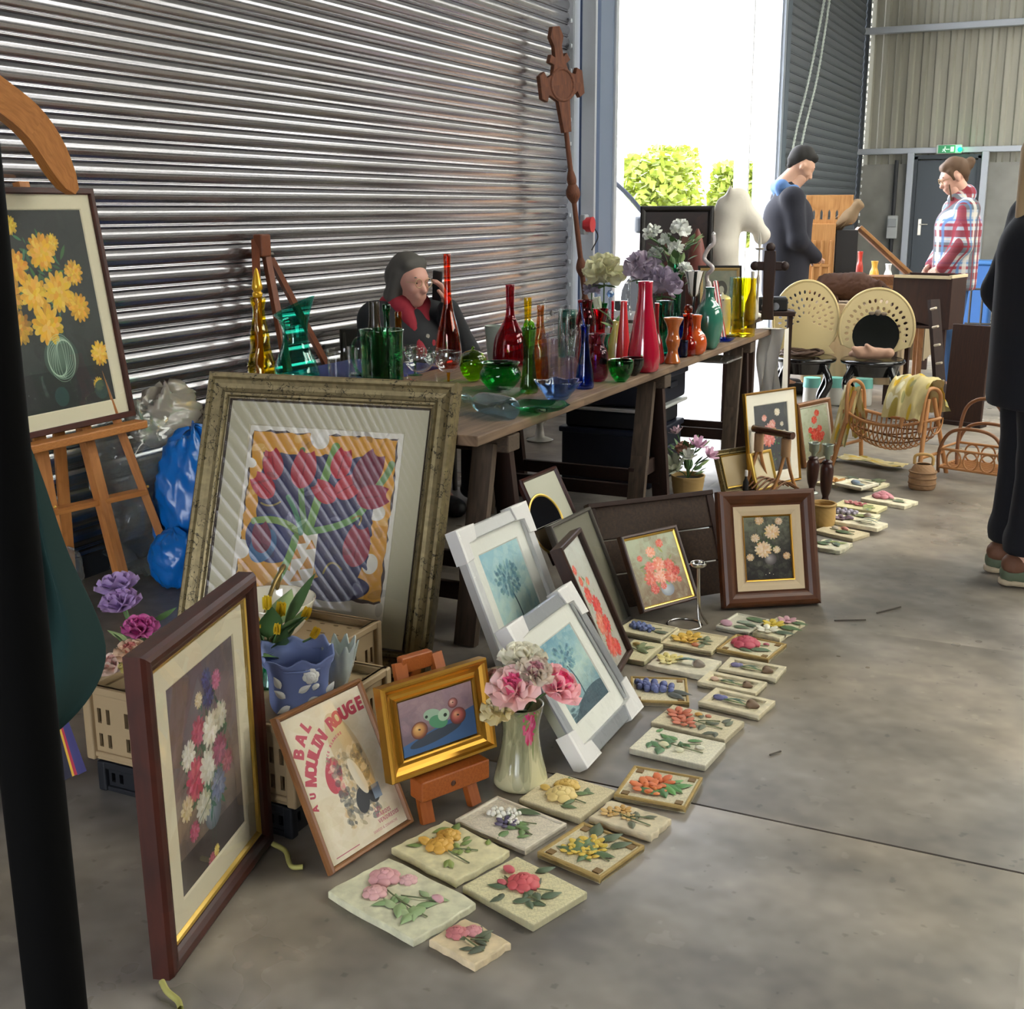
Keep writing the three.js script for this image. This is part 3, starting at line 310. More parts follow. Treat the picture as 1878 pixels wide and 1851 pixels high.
const bulbG = merge([lathe([[0, -.5], [.3, -.42], [.42, -.15], [.3, .2], [.08, .5], [0, .52]], 10, 12).rotateZ(PI / 2).translate(0, .2, 0)]);
const bladeG = flat(surf((u, v) => [u, .06 + .16 * Math.sin(PI * u * .9), (v - .5) * .17 * Math.sin(PI * (.12 + .86 * u)) + .05 * Math.sin(u * 4)], 6, 2));
const GEO = { rose: roseG, daisy: daisyG, bud: budG, berry: berryG, bulb: bulbG };
const PN = { rose: 'rose_bloom', daisy: 'flower', bud: 'flower_bud', berry: 'blossom_cluster', bulb: 'bulb' };
const relM = (c) => mat(new THREE.Color(c).lerp(new THREE.Color(0x9a9484), .2).getHex(), .55, { key: 'rel' });
function put(t, type, w, d, a) {
  if (type === 'leaf' || type === 'blade') { const [x, z, L, an, c] = a, m = obj(type === 'leaf' ? 'leaf' : 'leaf_blade', type === 'leaf' ? leafG : bladeG, relM(c), t); m.scale.setScalar(L * d * 1.25); m.position.set(x * w, t.userData.top, z * d); m.rotation.y = an; }
  else if (type === 'stem') { const [x0, z0, x1, z1, c] = a, y = t.userData.top + .0025; obj('stem', tube([[x0 * w, y, z0 * d], [(x0 + x1) / 2 * w, y + .002, (z0 + z1) / 2 * d + .06 * d * (x1 - x0)], [x1 * w, y, z1 * d]], .0017, 8, 5), relM(c), t); }
  else { const [x, z, r, c, an = 0] = a, m = obj(PN[type], GEO[type], relM(c), t); m.scale.setScalar(r * d * 1.28); m.position.set(x * w, t.userData.top - .001, z * d); m.rotation.y = an; }
}
function tile(label, P, c, style, motif, seed = 1) {
  const [x, z, yaw, w0, d0] = P, w = w0 * .965, d = d0 * .95, f = rng(seed * 77 + 5), t = thing('relief_tile', label, 'tile', [x, 0, z], yaw, 'flower relief tiles on the floor'), H = .018, m = plaster(new THREE.Color(c).lerp(new THREE.Color(0xfffbe6), .34).getHex()); t.userData.top = H;
  const outline = (j, wi = w, di = d) => { const p = []; const n = 7; const e = [[-1, -1], [1, -1], [1, 1], [-1, 1]]; for (let k = 0; k < 4; k++) for (let i = 0; i < n; i++) { const [a0, b0] = e[k], [a1, b1] = e[(k + 1) & 3], s = i / n; let X = (a0 + (a1 - a0) * s) * wi / 2, Y = (b0 + (b1 - b0) * s) * di / 2; if (!i) { X *= .985; Y *= .985; } p.push([X + (f() - .5) * j, Y + (f() - .5) * j]); } return p; };
  if (style === 'rough') obj('slab', tf(extrude(outline(.006, w - .006, d - .006), H - .006, .003), [0, .003, 0], [-PI / 2, 0, 0]), m, t);
  else if (style === 'plain') obj('slab', rbox(w, H, d, .004, [0, H / 2, 0]), m, t);
  else { // raised rim, with corner blocks for 'corner'
    const rw = style === 'deep' ? .022 : .009, low = style === 'deep' ? .007 : .004, base = rbox(w, H - low, d, .003, [0, (H - low) / 2, 0]); obj('slab', base, style === 'deep' ? plaster(0xd6cdb0) : m, t);
    const rim = railGeo(w, d, [[0, -.014], [0, -.001], [.002, 0], [rw - .003, 0], [rw, -low - .001]]); const rimO = obj('rim', tf(rim, [0, H, d / 2], [-PI / 2, 0, 0]), style === 'corner' ? plaster(0xb79d62) : m, t); t.userData.top = H - low;
    if (style === 'corner') for (const [sx, sz] of [[-1, -1], [1, -1], [1, 1], [-1, 1]]) obj('corner_block', rbox(.018, .004, .018, .001, [sx * (w / 2 - .022), H - low + .001, sz * (d / 2 - .022)]), mat(0x7a5f33, .6), rimO);
  }
  for (const [type, ...a] of motif) put(t, type, w, d, a); delete t.userData.top; return t;
}
// leaves in a spray round (cx,cz)
function spray(n, cx, cz, sx, sz, L, cols, seed) { const f = rng(seed); return Array.from({ length: n }, (_, i) => ['leaf', cx + (f() - .5) * sx, cz + (f() - .5) * sz, L * (.7 + .6 * f()), f() * 6.28, cols[i % cols.length]]); }
const GR = [0x4f7a3a, 0x3f6a34, 0x6d9450], DG = [0x24401f, 0x2f5230, 0x3a5a38], PG = [0x8fae74, 0x7c9f66, 0x9cb583];
const bulbTile = (fc, fl) => [['bud', -.3, 0, .16, fc, 0], ['bud', -.24, -.06, .13, fl, .3], ['blade', -.22, .02, .42, -.1, 0x3f6a4a], ['blade', -.2, .06, .44, .12, 0x2f5a48], ['blade', -.18, -.05, .4, -.35, 0x4f7a5a], ['stem', -.2, 0, .2, 0, 0x6a8a4a], ['bulb', .27, .02, .24, 0x6b4a2c, PI]];
const branch = (fl, leaves, stem = 0x5a6a3a) => [['stem', -.3, -.02, .36, .1, stem], ['stem', 0, 0, .25, -.2, stem], ...leaves, ...fl];
tile('large pale green tile with pink roses and green leaves', [-1.171,-1.901,-0.284,0.276,0.191], 0xd0d6b8, 'rough', branch([['rose', -.28, -.12, .17, 0xd99aa0], ['rose', -.18, .16, .13, 0xe0a8a8], ['rose', -.12, -.28, .10, 0xe2b0b2], ['bud', .26, -.22, .10, 0xd9a0a8]], spray(13, .08, .06, .44, .5, .22, PG, 3)), 1);
tile('small peach tile with two pink roses', [-0.97,-1.826,-0.282,0.129,0.105], 0xd9c092, 'rough', branch([['rose', -.28, .02, .2, 0xc86a72], ['rose', -.12, -.24, .17, 0xd98a92]], spray(8, .12, .06, .4, .4, .28, [0x3a4a34, 0x4d5d40], 5)), 2);
tile('cream tile with yellow roses on a leafy branch', [-1.168,-2.112,-0.294,0.213,0.179], 0xd8d29c, 'rough', branch([['rose', -.12, .06, .17, 0xd8a020], ['rose', -.2, -.2, .15, 0xd9a428], ['bud', -.3, .12, .12, 0xdba52a]], [...spray(16, .02, -.08, .7, .66, .17, [0x7d9438, 0x64822e, 0x90a34c], 7)]), 3);
tile('big smooth cream tile with one red rose and dark leaves', [-0.952,-2.037,-0.327,0.214,0.175], 0xd9d39e, 'plain', branch([['rose', -.06, -.06, .19, 0xd2404e], ['bud', -.34, -.16, .11, 0xd65060], ['bud', -.22, .12, .09, 0xc84a58]], [...spray(12, .06, .06, .5, .6, .2, DG, 9), ['leaf', -.12, -.36, .24, 1.2, 0x3a5a38]]), 4);
tile('white rimmed square tile with lily of the valley and violet', [-1.102,-2.283,-0.25,0.219,0.159], 0xdcd4c6, 'rim', branch([['berry', -.24, -.06, .16, 0xf0eee2], ['berry', -.12, -.2, .13, 0xf0eee2], ['berry', .02, -.02, .11, 0xf2f0e6], ['daisy', -.02, .08, .15, 0x3a2f63]], [...spray(10, .14, .06, .5, .5, .2, GR, 11), ['leaf', -.12, -.34, .34, .3, 0x35592c]]), 5);
tile('tan tile with two pale yellow garden roses', [-1.034,-2.46,-0.154,0.179,0.179], 0xcdbf90, 'plain', branch([['rose', -.04, .1, .2, 0xe3c878], ['rose', -.12, -.18, .17, 0xdeb750], ['bud', -.34, .04, .1, 0xd9b040]], [...spray(7, .1, -.1, .5, .4, .22, [0x4a6a34, 0x5b7c40], 13), ['leaf', .1, .34, .2, .2, 0x4a6a34]]), 6);
tile('small rough edged beige tile with faded gold flowers', [-0.857,-2.416,-0.152,0.17,0.105], 0xcfc09a, 'rough', branch([['daisy', -.3, .08, .2, 0xd0a858], ['daisy', -.18, -.2, .18, 0xcf9f48], ['daisy', -.02, .02, .15, 0xd8b56a]], spray(7, .2, -.02, .34, .4, .24, [0x4c5638, 0x5d6746], 15)), 7);
tile('gold rimmed square tile with a posy of yellow primroses', [-0.887,-2.249,-0.241,0.176,0.181], 0xcfc39a, 'corner', branch([['daisy', -.18, .0, .14, 0xdcb92c], ['daisy', -.06, .1, .14, 0xdfbe30], ['daisy', -.08, -.14, .14, 0xdcb92c], ['daisy', .04, -.06, .13, 0xe2c63a], ['daisy', .06, .12, .12, 0xd9b428], ['daisy', -.2, .18, .12, 0xdcb92c]], [...spray(12, .08, .0, .5, .6, .26, [0x2f4f26, 0x3f6432, 0x557a3c], 17)]), 8);
tile('ivory framed tile with orange nasturtiums', [-0.848,-2.599,0.051,0.185,0.178], 0xd3cbac, 'corner', branch([['daisy', -.16, .1, .2, 0xdf6a1c], ['daisy', -.02, -.12, .19, 0xe0641a], ['daisy', -.02, .16, .15, 0xe27a24]], [...spray(11, .14, .02, .3, .5, .26, [0x3f8a3c, 0x2f7434, 0x58a04a], 19)]), 9);
tile('smooth white tile with trailing green ivy', [-0.877,-2.836,-0.07,0.222,0.163], 0xe2dfcd, 'plain', branch([['bud', -.14, .14, .12, 0xe9e2b4], ['bud', .08, .2, .1, 0xe8e4c0], ['bud', .28, -.06, .1, 0xeae6cc]], [...spray(15, -.04, -.02, .72, .6, .22, [0x3f7a44, 0x2f6a38, 0x57904f], 21)]), 10);
tile('beige tile with two orange poppies', [-0.874,-3.007,-0.127,0.228,0.15], 0xc7b995, 'plain', branch([['daisy', -.28, -.1, .22, 0xc8603c], ['daisy', -.14, .2, .2, 0xcf6a48], ['bud', .02, .3, .09, 0xc87050], ['bud', -.06, -.26, .1, 0xd8a23a], ['bud', .06, -.3, .08, 0xcf7a58]], spray(12, .16, .08, .4, .5, .2, [0x3a4630, 0x4a5a3c], 23)), 11);
tile('deep framed bulb tile with blue hyacinth, front one of three', [-0.814,-3.193,-0.132,0.192,0.133], 0xd4c8a4, 'deep', bulbTile(0x5a5f9c, 0x6a70ac), 12);
tile('deep framed bulb tile with cream tulip between two blue ones', [-0.866,-3.331,-0.098,0.19,0.106], 0xd6cba8, 'deep', bulbTile(0xe0b8a0, 0xe8d8b8), 13);
tile('deep framed bulb tile with violet hyacinth, rear one of three', [-0.84,-3.47,-0.053,0.188,0.12], 0xcdc4a4, 'deep', bulbTile(0x6a6496, 0x7a76a6), 14);
tile('wide white tile with pale yellow narcissus and bulb', [-1.044,-3.419,-0.063,0.203,0.154], 0xd9d6c2, 'rough', [['daisy', -.3, -.04, .2, 0xe3d27c], ['daisy', -.24, .14, .17, 0xe8dc96], ['daisy', -.18, -.1, .16, 0xe0cc70], ['blade', -.16, 0, .5, -.1, 0x4a7a78], ['blade', -.12, .08, .5, .1, 0x3f6a62], ['blade', -.1, -.08, .46, -.3, 0x57857c], ['bulb', .27, .06, .2, 0x7a6a5c, PI], ['bulb', .22, .04, .16, 0xe6e2d6, PI]], 15);
tile('cream square tile with one crimson peony', [-0.891,-3.655,-0.131,0.184,0.169], 0xd8ceac, 'corner', branch([['rose', -.14, -.06, .26, 0xc02850], ['bud', .2, -.24, .08, 0xc86078]], [['leaf', .02, .16, .3, .2, 0x4a6a4a], ['leaf', -.16, .22, .26, -.2, 0x4a6a4a], ['leaf', .1, .04, .28, -.1, 0x5a7a5a]]), 16);
tile('gold edged tile with yellow narcissus flowers', [-1.078,-3.635,-0.052,0.181,0.168], 0xcfc08e, 'rim', branch([['daisy', -.22, .06, .2, 0xdcae24], ['daisy', -.12, -.14, .2, 0xe0b430], ['daisy', -.06, .1, .16, 0xd8a420], ['bud', .12, .3, .1, 0xc06a3a]], spray(5, .2, .04, .3, .3, .22, [0x5a6a48, 0x6a7852], 25)), 17);
tile('pale tile with blue hyacinth spike beside the red poppy canvas', [-1.255,-3.67,-0.131,0.176,0.14], 0xd2c9a2, 'rim', branch([['berry', -.26, -.06, .2, 0x4a5f9c], ['berry', -.14, .0, .22, 0x5068a6], ['berry', 0, .06, .18, 0x465a96]], [['leaf', .2, .1, .3, .4, 0x4a5a48], ['leaf', .18, .02, .3, -.2, 0x55664f]]), 18);
tile('small olive cream tile partly hidden by the red poppy canvas', [-1.21,-3.464,-0.026,0.108,0.184], 0xcfca98, 'plain', branch([['bud', -.2, -.2, .1, 0xc8a860]], spray(6, -.1, 0, .4, .4, .24, [0x55683c, 0x6a7c4a], 27)), 19);
tile('cream rimmed tile with long blue hyacinth beside silver framed print', [-1.047,-3.185,0.346,0.176,0.196], 0xd2c8a6, 'corner', branch([['berry', -.24, -.12, .18, 0x5060a0], ['berry', -.1, -.04, .2, 0x4a5c9c], ['berry', .05, 0, .18, 0x5566a4]], [['leaf', .14, .06, .34, -.4, 0x3f4a48], ['leaf', .16, .12, .3, -.9, 0x3a4646]]), 20);
tile('grey white tile in three strips with pink buds', [-0.978,-3.869,-0.181,0.126,0.172], 0xc6c8bc, 'rim', [['bud', -.3, .3, .16, 0xc898a8], ['leaf', -.1, .3, .3, .1, 0x4f6a4c], ['leaf', -.2, 0, .3, .2, 0x8a9a88], ['leaf', .1, .04, .3, -.2, 0x46604a], ['leaf', -.1, -.3, .36, .1, 0x4f7248], ['leaf', .12, -.28, .3, 0, 0x3f6440]], 21);
tile('cream tile in three strips with white and yellow flowers', [-0.853,-3.877,-0.207,0.104,0.215], 0xdcd7b0, 'rough', [['daisy', -.16, .3, .16, 0xece8d2], ['leaf', .06, .32, .3, .2, 0x37553a], ['daisy', -.22, 0, .16, 0xdcc02c], ['leaf', .0, .02, .34, 0, 0x3f6a34], ['daisy', -.02, -.32, .14, 0xcf9aa8], ['leaf', .12, -.3, .26, 0, 0x4a6a40]], 22);
tile('tan square tile with a pale pink tulip, near the straw basket', [-0.9,-5.225,-0.38,0.208,0.147], 0xcdb98e, 'plain', branch([['bud', .0, -.2, .16, 0xd88a7a], ['bud', -.2, -.1, .14, 0xe0cfc0]], [['leaf', -.1, .12, .5, 0, 0x4f6a3c]]), 23);
tile('white tile with green leaves beside the brown rose painting', [-0.894,-4.99,-0.164,0.131,0.155], 0xdedcc2, 'rough', spray(8, -.1, 0, .5, .5, .3, [0x3f6a3a, 0x2f5432, 0x8a9a4c], 29), 24);
tile('long cream tile with dark purple iris', [-0.861,-5.359,-0.248,0.265,0.124], 0xdcd4b8, 'rough', branch([['daisy', -.28, 0, .3, 0x5a3a5a], ['bud', -.14, -.1, .2, 0x6a4a6a]], [['blade', 0, 0, .8, .1, 0x2f4a3c], ['blade', .04, .1, .7, -.1, 0x3a5a48]]), 25).position.y = .0185;
tile('cream tile with lilac hyacinth and leaves', [-0.902,-5.541,-0.076,0.219,0.158], 0xd8d2ac, 'rough', branch([['berry', -.26, -.08, .26, 0x9a90a4], ['berry', -.12, -.1, .22, 0xa49ab0]], [['leaf', .02, .1, .5, .1, 0x7d8a3c], ['bulb', .3, .1, .2, 0x9a8a7a]]), 26);
tile('yellow edged tile with small red flowers', [-0.911,-5.742,-0.212,0.23,0.148], 0xd8cd84, 'plain', branch([['daisy', .0, -.06, .2, 0xb03a4a], ['daisy', -.24, -.16, .2, 0xb86a6a]], spray(6, 0, .06, .7, .5, .3, [0x8a9440, 0x74823a], 31)), 27);
tile('long pale tile with pink blossom, outermost by the wicker jug', [-0.802,-5.924,-0.347,0.245,0.147], 0xd8cfb0, 'rough', branch([['rose', -.2, -.16, .32, 0xc87080], ['bud', .0, -.1, .16, 0xd8909a]], [['leaf', .1, .1, .4, .1, 0x5a6a4a]]), 28);
tile('thick white framed tile with a tiny blue scene, lying on another', [-0.997,-6.147,-0.415,0.164,0.164], 0xe2ddcd, 'deep', [['bud', 0, .05, .2, 0x7a8fa8], ['leaf', -.1, .05, .4, 0, 0x8a9a9a]], 29).position.y = .02;
tile('cream tile with dark green leaf spray under the white framed one', [-0.967,-6.248,-0.338,0.19,0.184], 0xd2caa0, 'rough', spray(7, -.05, -.14, .6, .4, .34, [0x4a5a2c, 0x3a4a28], 35), 30);
tile('beige tile with one orange bloom behind the turned candlesticks', [-1.134,-6.26,-0.149,0.116,0.229], 0xcfc7a4, 'rim', [['daisy', .2, .1, .2, 0xc88a30]], 31);
// ================= trestle table =================
const topT = woodTex([.33, .27, .22], [.56, .48, .40], 21, 1.3), oldTop = mat(0xf0e6da, .8, { map: topT, key: 'oldtop' });
const TH = .72, tablex = [-1.67, -2.58], tablez = [-3.24, -6.98];
{
  const t = thing('trestle_table_top', 'long weathered plank table top carrying the coloured glass', 'table'); const n = 4, pw = (tablex[0] - tablex[1]) / n;
  for (let i = 0; i < n; i++) { const L = tablez[0] - tablez[1] + (i % 2 ? .03 : 0), g = rbox(pw - .005, .034, L, .006, [0, 0, 0]), q = g.attributes.position, u = g.attributes.uv; for (let k = 0; k < q.count; k++) u.setXY(k, q.getX(k) + q.getY(k) + i * .31, q.getZ(k) * .5); tf(g); const m = obj('plank', g, i % 2 ? oldTop : mat(0xfff4e6, .75, { map: topT, key: 'old2' }), t); m.position.set(tablex[0] - pw * (i + .5), TH - .017 - (i % 3) * .001, (tablez[0] + tablez[1]) / 2); }
}
{ const t = thing('side_table', 'small table under a navy cloth behind the big tulip picture', 'table', [-2.88, 0, -4.32]); obj('cloth', rbox(.50, .10, .92, .012, [0, TH - .05, 0]), mat(0x1b2c66, .9), t); for (const x of [-.2, .2]) for (const z of [-.4, .4]) obj('leg', box(.05, TH - .1, .05, [x, (TH - .1) / 2, z]), mat(0x3a2d22, .8), t); }
const darkWood = mat(0xb5a89c, .75, { map: walT, key: 'dkw' });
function trestle(label, z, sp = .2) {
  const t = thing('trestle', label, 'trestle', [0, 0, z], 0, 'trestles under the table'), top = TH - .036 - .062, x0 = -1.76, x1 = -2.5;
  obj('top_beam', rbox(x0 - x1 + .16, .058, .09, .006, [(x0 + x1) / 2, top + .029, 0]), oldWood, t);
  for (const x of [x0, x1]) { for (const s of [-1, 1]) obj('leg', bar([x, top + .03, s * .055], [x, 0, s * sp], .075, .034), s < 0 ? darkWood : oldWood, t); obj('cross_rail', rbox(.03, .07, sp * 1.6, .004, [x - .03, .24, 0]), darkWood, t); }
  for (const s of [-1, 1]) obj('stretcher', rbox(x0 - x1, .06, .025, .004, [(x0 + x1) / 2, .17, s * (sp * .78)]), darkWood, t);
}
trestle('brown wooden trestle behind the big tulip picture', -3.52, .21); trestle('brown wooden trestle in the middle of the glass table', -5.12, .2); trestle('brown wooden trestle at the lace covered table end', -6.6, .15);
// ================= glassware =================
const tints = { clear: 0xf3f6f6, red: 0xd8081c, dred: 0x980a20, fire: 0xfa3206, green: 0x14a83c, dgreen: 0x0e7a34, lime: 0x86dc1a, turq: 0x3cccb4, teal: 0x16a488, cobalt: 0x1c40c8, blue: 0x5c8cd4, amber: 0xec9210, orange: 0xec5a0e, mauve: 0xa85878, yellow: 0xf0cc18, violet: 0xcfc4dc, smoke: 0x8f8478 };
const gl = (c, rough = .03) => mat((() => { const k = new THREE.Color(tints[c] ?? c); return new THREE.Color().setRGB(k.r ** .32, k.g ** .32, k.b ** .32).getHex(); })(), rough, { transmission: 1, thickness: 0, ior: 1.5, key: 'gl' });
const opal = (c) => mat(c, .12, { clearcoat: 1, clearcoatRoughness: .04, key: 'opal' });
function vesselG(h, r, prof, wall = .0035, seg = 26, f) {
  const o = spline(prof.map(([a, b]) => [a * r, b * h]), prof.length * 4), n = o.length, inn = []; for (let i = n - 1; i >= 0; i--) { const y = Math.max(o[i][1], wall * 2.2); inn.push([Math.max(.0005, o[i][0] - wall), i === n - 1 ? o[i][1] - wall * .3 : y]); if (o[i][1] <= wall * 2.2) break; }
  const g = lathe([[0, 0], ...o, ...inn, [0, wall * 2.2]], seg); if (f) { const q = g.attributes.position; for (let i = 0; i < q.count; i++) { const v = f(q.getX(i), q.getY(i), q.getZ(i), Math.atan2(q.getZ(i), q.getX(i))); q.setXYZ(i, v[0], v[1], v[2]); } g.computeVertexNormals(); } return g;
}
const SHP = {
  bottle: [[.72, 0], [.98, .03], [1, .2], [.86, .36], [.48, .52], [.27, .62], [.25, .9], [.27, 1]],
  tallbottle: [[.85, 0], [1, .03], [.97, .15], [.74, .34], [.42, .5], [.28, .64], [.25, .9], [.28, 1]],
  cone: [[.9, 0], [1, .02], [.94, .2], [.72, .55], [.48, .85], [.44, 1]],
  fat: [[.6, 0], [.9, .05], [1, .22], [.92, .42], [.55, .62], [.42, .8], [.46, .97], [.45, 1]],
  tumbler: [[.8, 0], [.86, .02], [.92, .3], [1, 1]], cyl: [[.96, 0], [1, .02], [1, .5], [1, 1]],
  flare: [[.92, 0], [1, .03], [.9, .18], [.62, .42], [.54, .6], [.66, .82], [.92, 1]],
  hour: [[.72, 0], [.8, .03], [.72, .1], [.5, .28], [.66, .42], [.72, .52], [.56, .64], [.6, .8], [.95, .97], [1, 1]],
  bowl: [[.34, 0], [.4, .03], [.72, .25], [.96, .62], [1, .85], [.97, 1]], belly: [[.5, 0], [.62, .04], [.95, .35], [1, .6], [.86, .85], [.92, 1]],
  plate: [[.4, 0], [.5, .12], [.75, .4], [1, 1]], jar: [[.7, 0], [.95, .1], [1, .38], [.9, .62], [.6, .76], [.64, .9], [.78, 1]],
  round: [[.5, 0], [.8, .06], [1, .28], [.82, .5], [.4, .64], [.4, .86], [.5, .98], [.48, 1]], trumpet: [[.8, 0], [.85, .02], [.5, .12], [.4, .4], [.5, .7], [1, 1]],
  egg: [[.5, 0], [.7, .05], [.98, .36], [1, .5], [.82, .68], [.4, .8], [.32, .86], [.34, .98], [.4, 1]],
};
function vessel(name, label, P, shape, m, o = {}) { const [x, y, z, h, r] = P, t = thing(name, label, o.cat ?? 'vase', [x, y + (o.y ?? 0), z], o.yaw ?? 0, o.group ?? 'coloured glass on the plank table'); obj(o.part ?? 'body', vesselG(h, r, Array.isArray(shape) ? shape : SHP[shape], o.wall ?? .0035, o.seg ?? 26, o.f), m.isMaterial ? m : gl(m), t); return t; }
const clampLip = (h, a, amp, n = 2) => (x, y, z, th) => [x, y + (y > h * .85 ? amp * Math.cos(n * (th - a)) * (y / h - .85) / .15 : 0), z];
// yellow swirl decanter
{ const P = [-3.012,0.72,-3.935,0.344,0.051], t = vessel('decanter', 'tall yellow swirled glass decanter with pointed stopper', P, [[.9, 0], [1.0, .05], [.95, .3], [.78, .5], [.55, .7], [.52, .88], [.6, .96], [.56, 1]], 'yellow', { cat: 'decanter', f: (x, y, z, th) => { const k = 1 + .10 * Math.sin(th * 2 + y * 42) + .04 * Math.sin(y * 420 + th * 3); return [x * k, y, z * k]; }, seg: 40 }); obj('stopper', tf(lathe([[0, 0], [.016, 0], [.02, .008], [.02, .016], [.015, .022], [.021, .034], [.019, .055], [.012, .085], [.006, .108], [0, .116]], 16, 30), [0, P[3], 0]), mat(0xdca827, .15, { metalness: .35, key: 'gld' }), t); }
{ const P = [-2.991,0.72,-4.146,0.297,0.096], h = P[3]; vessel('carafe', 'turquoise glass carafe with wide base and slanted lip', P, 'flare', 'turq', { cat: 'carafe', seg: 36, f: (x, y, z, th) => { const k = 1 + .018 * Math.cos(th * 9); return [x * k, y + (y > h * .7 ? .045 * (y / h - .7) / .3 * (x / P[4]) : 0), z * k]; }, yaw: .3 }); }
vessel('tumbler', 'large plain tumbler of faintly brown glass beside turquoise carafe', [-2.645,0.72,-3.972,0.15,0.061], 'tumbler', 'clear', { cat: 'glass' }); vessel('tumbler', 'clear tumbler half hidden behind the green pitcher', [-2.77,0.72,-4.296,0.121,0.055], 'tumbler', 'clear', { cat: 'glass' });
{ const P = [-2.431,0.72,-3.923,0.24,0.082], t = vessel('pitcher', 'bubbly green glass pitcher holding a dark bottle neck', P, [[.9, 0], [.96, .02], [.98, .4], [1, .9], [1.04, 1]], 0x58b878, { cat: 'pitcher', wall: .004, f: (x, y, z, th) => { const k = 1 + .01 * Math.sin(th * 11 + y * 150); return [x * k, y, z * k]; } }); obj('handle', tube([[-P[4], P[3] * .85, 0], [-P[4] * 1.5, P[3] * .8, 0], [-P[4] * 1.55, P[3] * .4, 0], [-P[4] * 1.0, P[3] * .18, 0]], .006, 20), gl(0x58b878), t); }
vessel('bottle', 'bottle green wine bottle standing behind the green pitcher', [-2.623,0.72,-4.276,0.304,0.035], [[1, 0], [1, .02], [1, .45], [.9, .52], [.42, .66], [.38, .9], [.48, .92], [.46, 1]], 'dgreen', { cat: 'bottle' }); vessel('bottle', 'squat dark brown bottle behind the green pitcher', [-2.704,0.72,-4.311,0.31,0.031], [[1, 0], [1, .6], [.8, .7], [.7, 1]], mat(0x2b2419, .25), { cat: 'bottle' }); vessel('bud_vase', 'slim amber glass tube by the green pitcher', [-2.608,0.72,-4.344,0.268,0.014], 'cyl', 'amber');
// clear coupes
function coupe(label, P, foot, k = .5) { const [x, y, z, h, r] = P, t = thing('coupe_glass', label, 'glass', [x, y, z], 0, 'coupe glasses'), b = h * k; obj('bowl', tf(vesselG(h - b, r, [[.12, 0], [.6, .14], [.95, .5], [1, .78], [.95, 1]], .0016), [0, b, 0]), gl('clear'), t); obj('stem', lathe([[0, 0], [r * .72, 0], [r * .7, .003], [.006, .008], [.0045, b * .6], [.007, b + .003], [0, b + .003]], 18), foot, t); }
coupe('clear round coupe beside the green pitcher', [-2.294,0.72,-3.97,0.154,0.058], gl('clear')); coupe('clear coupe behind, against the seated shopkeeper', [-2.507,0.72,-4.23,0.143,0.051], gl('clear')); coupe('clear coupe with amber stem before the lime dish', [-2.166,0.72,-3.963,0.165,0.051], gl('amber')); coupe('clear coupe between two others at the red bottle foot', [-2.351,0.72,-4.198,0.141,0.052], gl('clear')); coupe('smaller clear coupe with green stem near the pitcher', [-2.556,0.72,-4.385,0.121,0.045], gl('green'));
vessel('bottle', 'very tall fire red glass bottle with narrow neck', [-2.55,0.72,-4.67,0.494,0.06], 'tallbottle', 'fire', { cat: 'bottle', wall: .006 });
vessel('bottle', 'dark ruby glass bottle with round body and long neck', [-2.337,0.72,-4.858,0.357,0.078], 'bottle', 'dred', { cat: 'bottle', wall: .004 });
vessel('bottle', 'large opaque cherry red glass bottle', [-1.716,0.72,-4.887,0.383,0.07], [[.7, 0], [.9, .02], [1, .1], [.96, .26], [.72, .52], [.5, .76], [.44, .92], [.47, 1]], opal(0xb01230), { cat: 'bottle' }); vessel('bottle', 'narrow red bottle just behind the cherry red one', [-1.76,0.72,-5.174,0.271,0.039], 'tallbottle', opal(0x9c1420), { cat: 'bottle' });
{ const P = [-2.259,0.72,-4.345,0.081,0.058], t = vessel('dish', 'lime green domed glass dish with lid', P, 'bowl', 'lime', { cat: 'dish' }); obj('lid', tf(lathe([[P[4] * .98, 0], [P[4] * .95, .012], [P[4] * .7, .032], [P[4] * .2, .044], [.004, .046], [.008, .054], [0, .062]], 22, 24), [0, P[3], 0]), gl('lime'), t); } vessel('bowl', 'bubbled emerald green glass bowl with wide rim', [-2.043,0.72,-4.157,0.108,0.08], [[.5, 0], [.6, .05], [.98, .4], [1, .6], [.84, .88], [.96, 1]], 'green', { cat: 'bowl', wall: .004, f: (x, y, z, th) => { const k = 1 + .02 * Math.sin(th * 13 + Math.sin(y * 190) * 2); return [x * k, y, z * k]; } });
const scal = (n, a, h) => (x, y, z, th) => { const k = 1 + a * Math.cos(n * th) * Math.min(1, y / h); return [x * k, y + a * .25 * Math.hypot(x, z) * Math.cos(n * th) * (y / h), z * k]; };
{ const P = [-1.958,0.72,-3.88,0.048,0.14]; vessel('plate', 'wide scalloped pale green glass plate on the table edge', [P[0], TH, P[2], .038, P[4]], 'plate', 0xa9cfae, { cat: 'plate', seg: 48, f: scal(14, .035, .038) }); } { const P = [-1.69,0.72,-3.747,0.052,0.104]; vessel('plate', 'dark green leaf shaped glass plate with pale rim', [P[0], TH, P[2], .028, P[4]], 'plate', 'dgreen', { cat: 'plate', seg: 40, f: scal(5, .06, .028) }); }
{ const P = [-1.741,0.72,-4.016,0.071,0.086]; vessel('bowl', 'freeform wavy blue glass bowl near the table edge', [P[0], TH, P[2], .07, P[4]], [[.35, 0], [.45, .05], [.6, .3], [.85, .7], [1, 1]], 'blue', { cat: 'bowl', wall: .006, seg: 48, f: scal(6, .13, .07) }); }
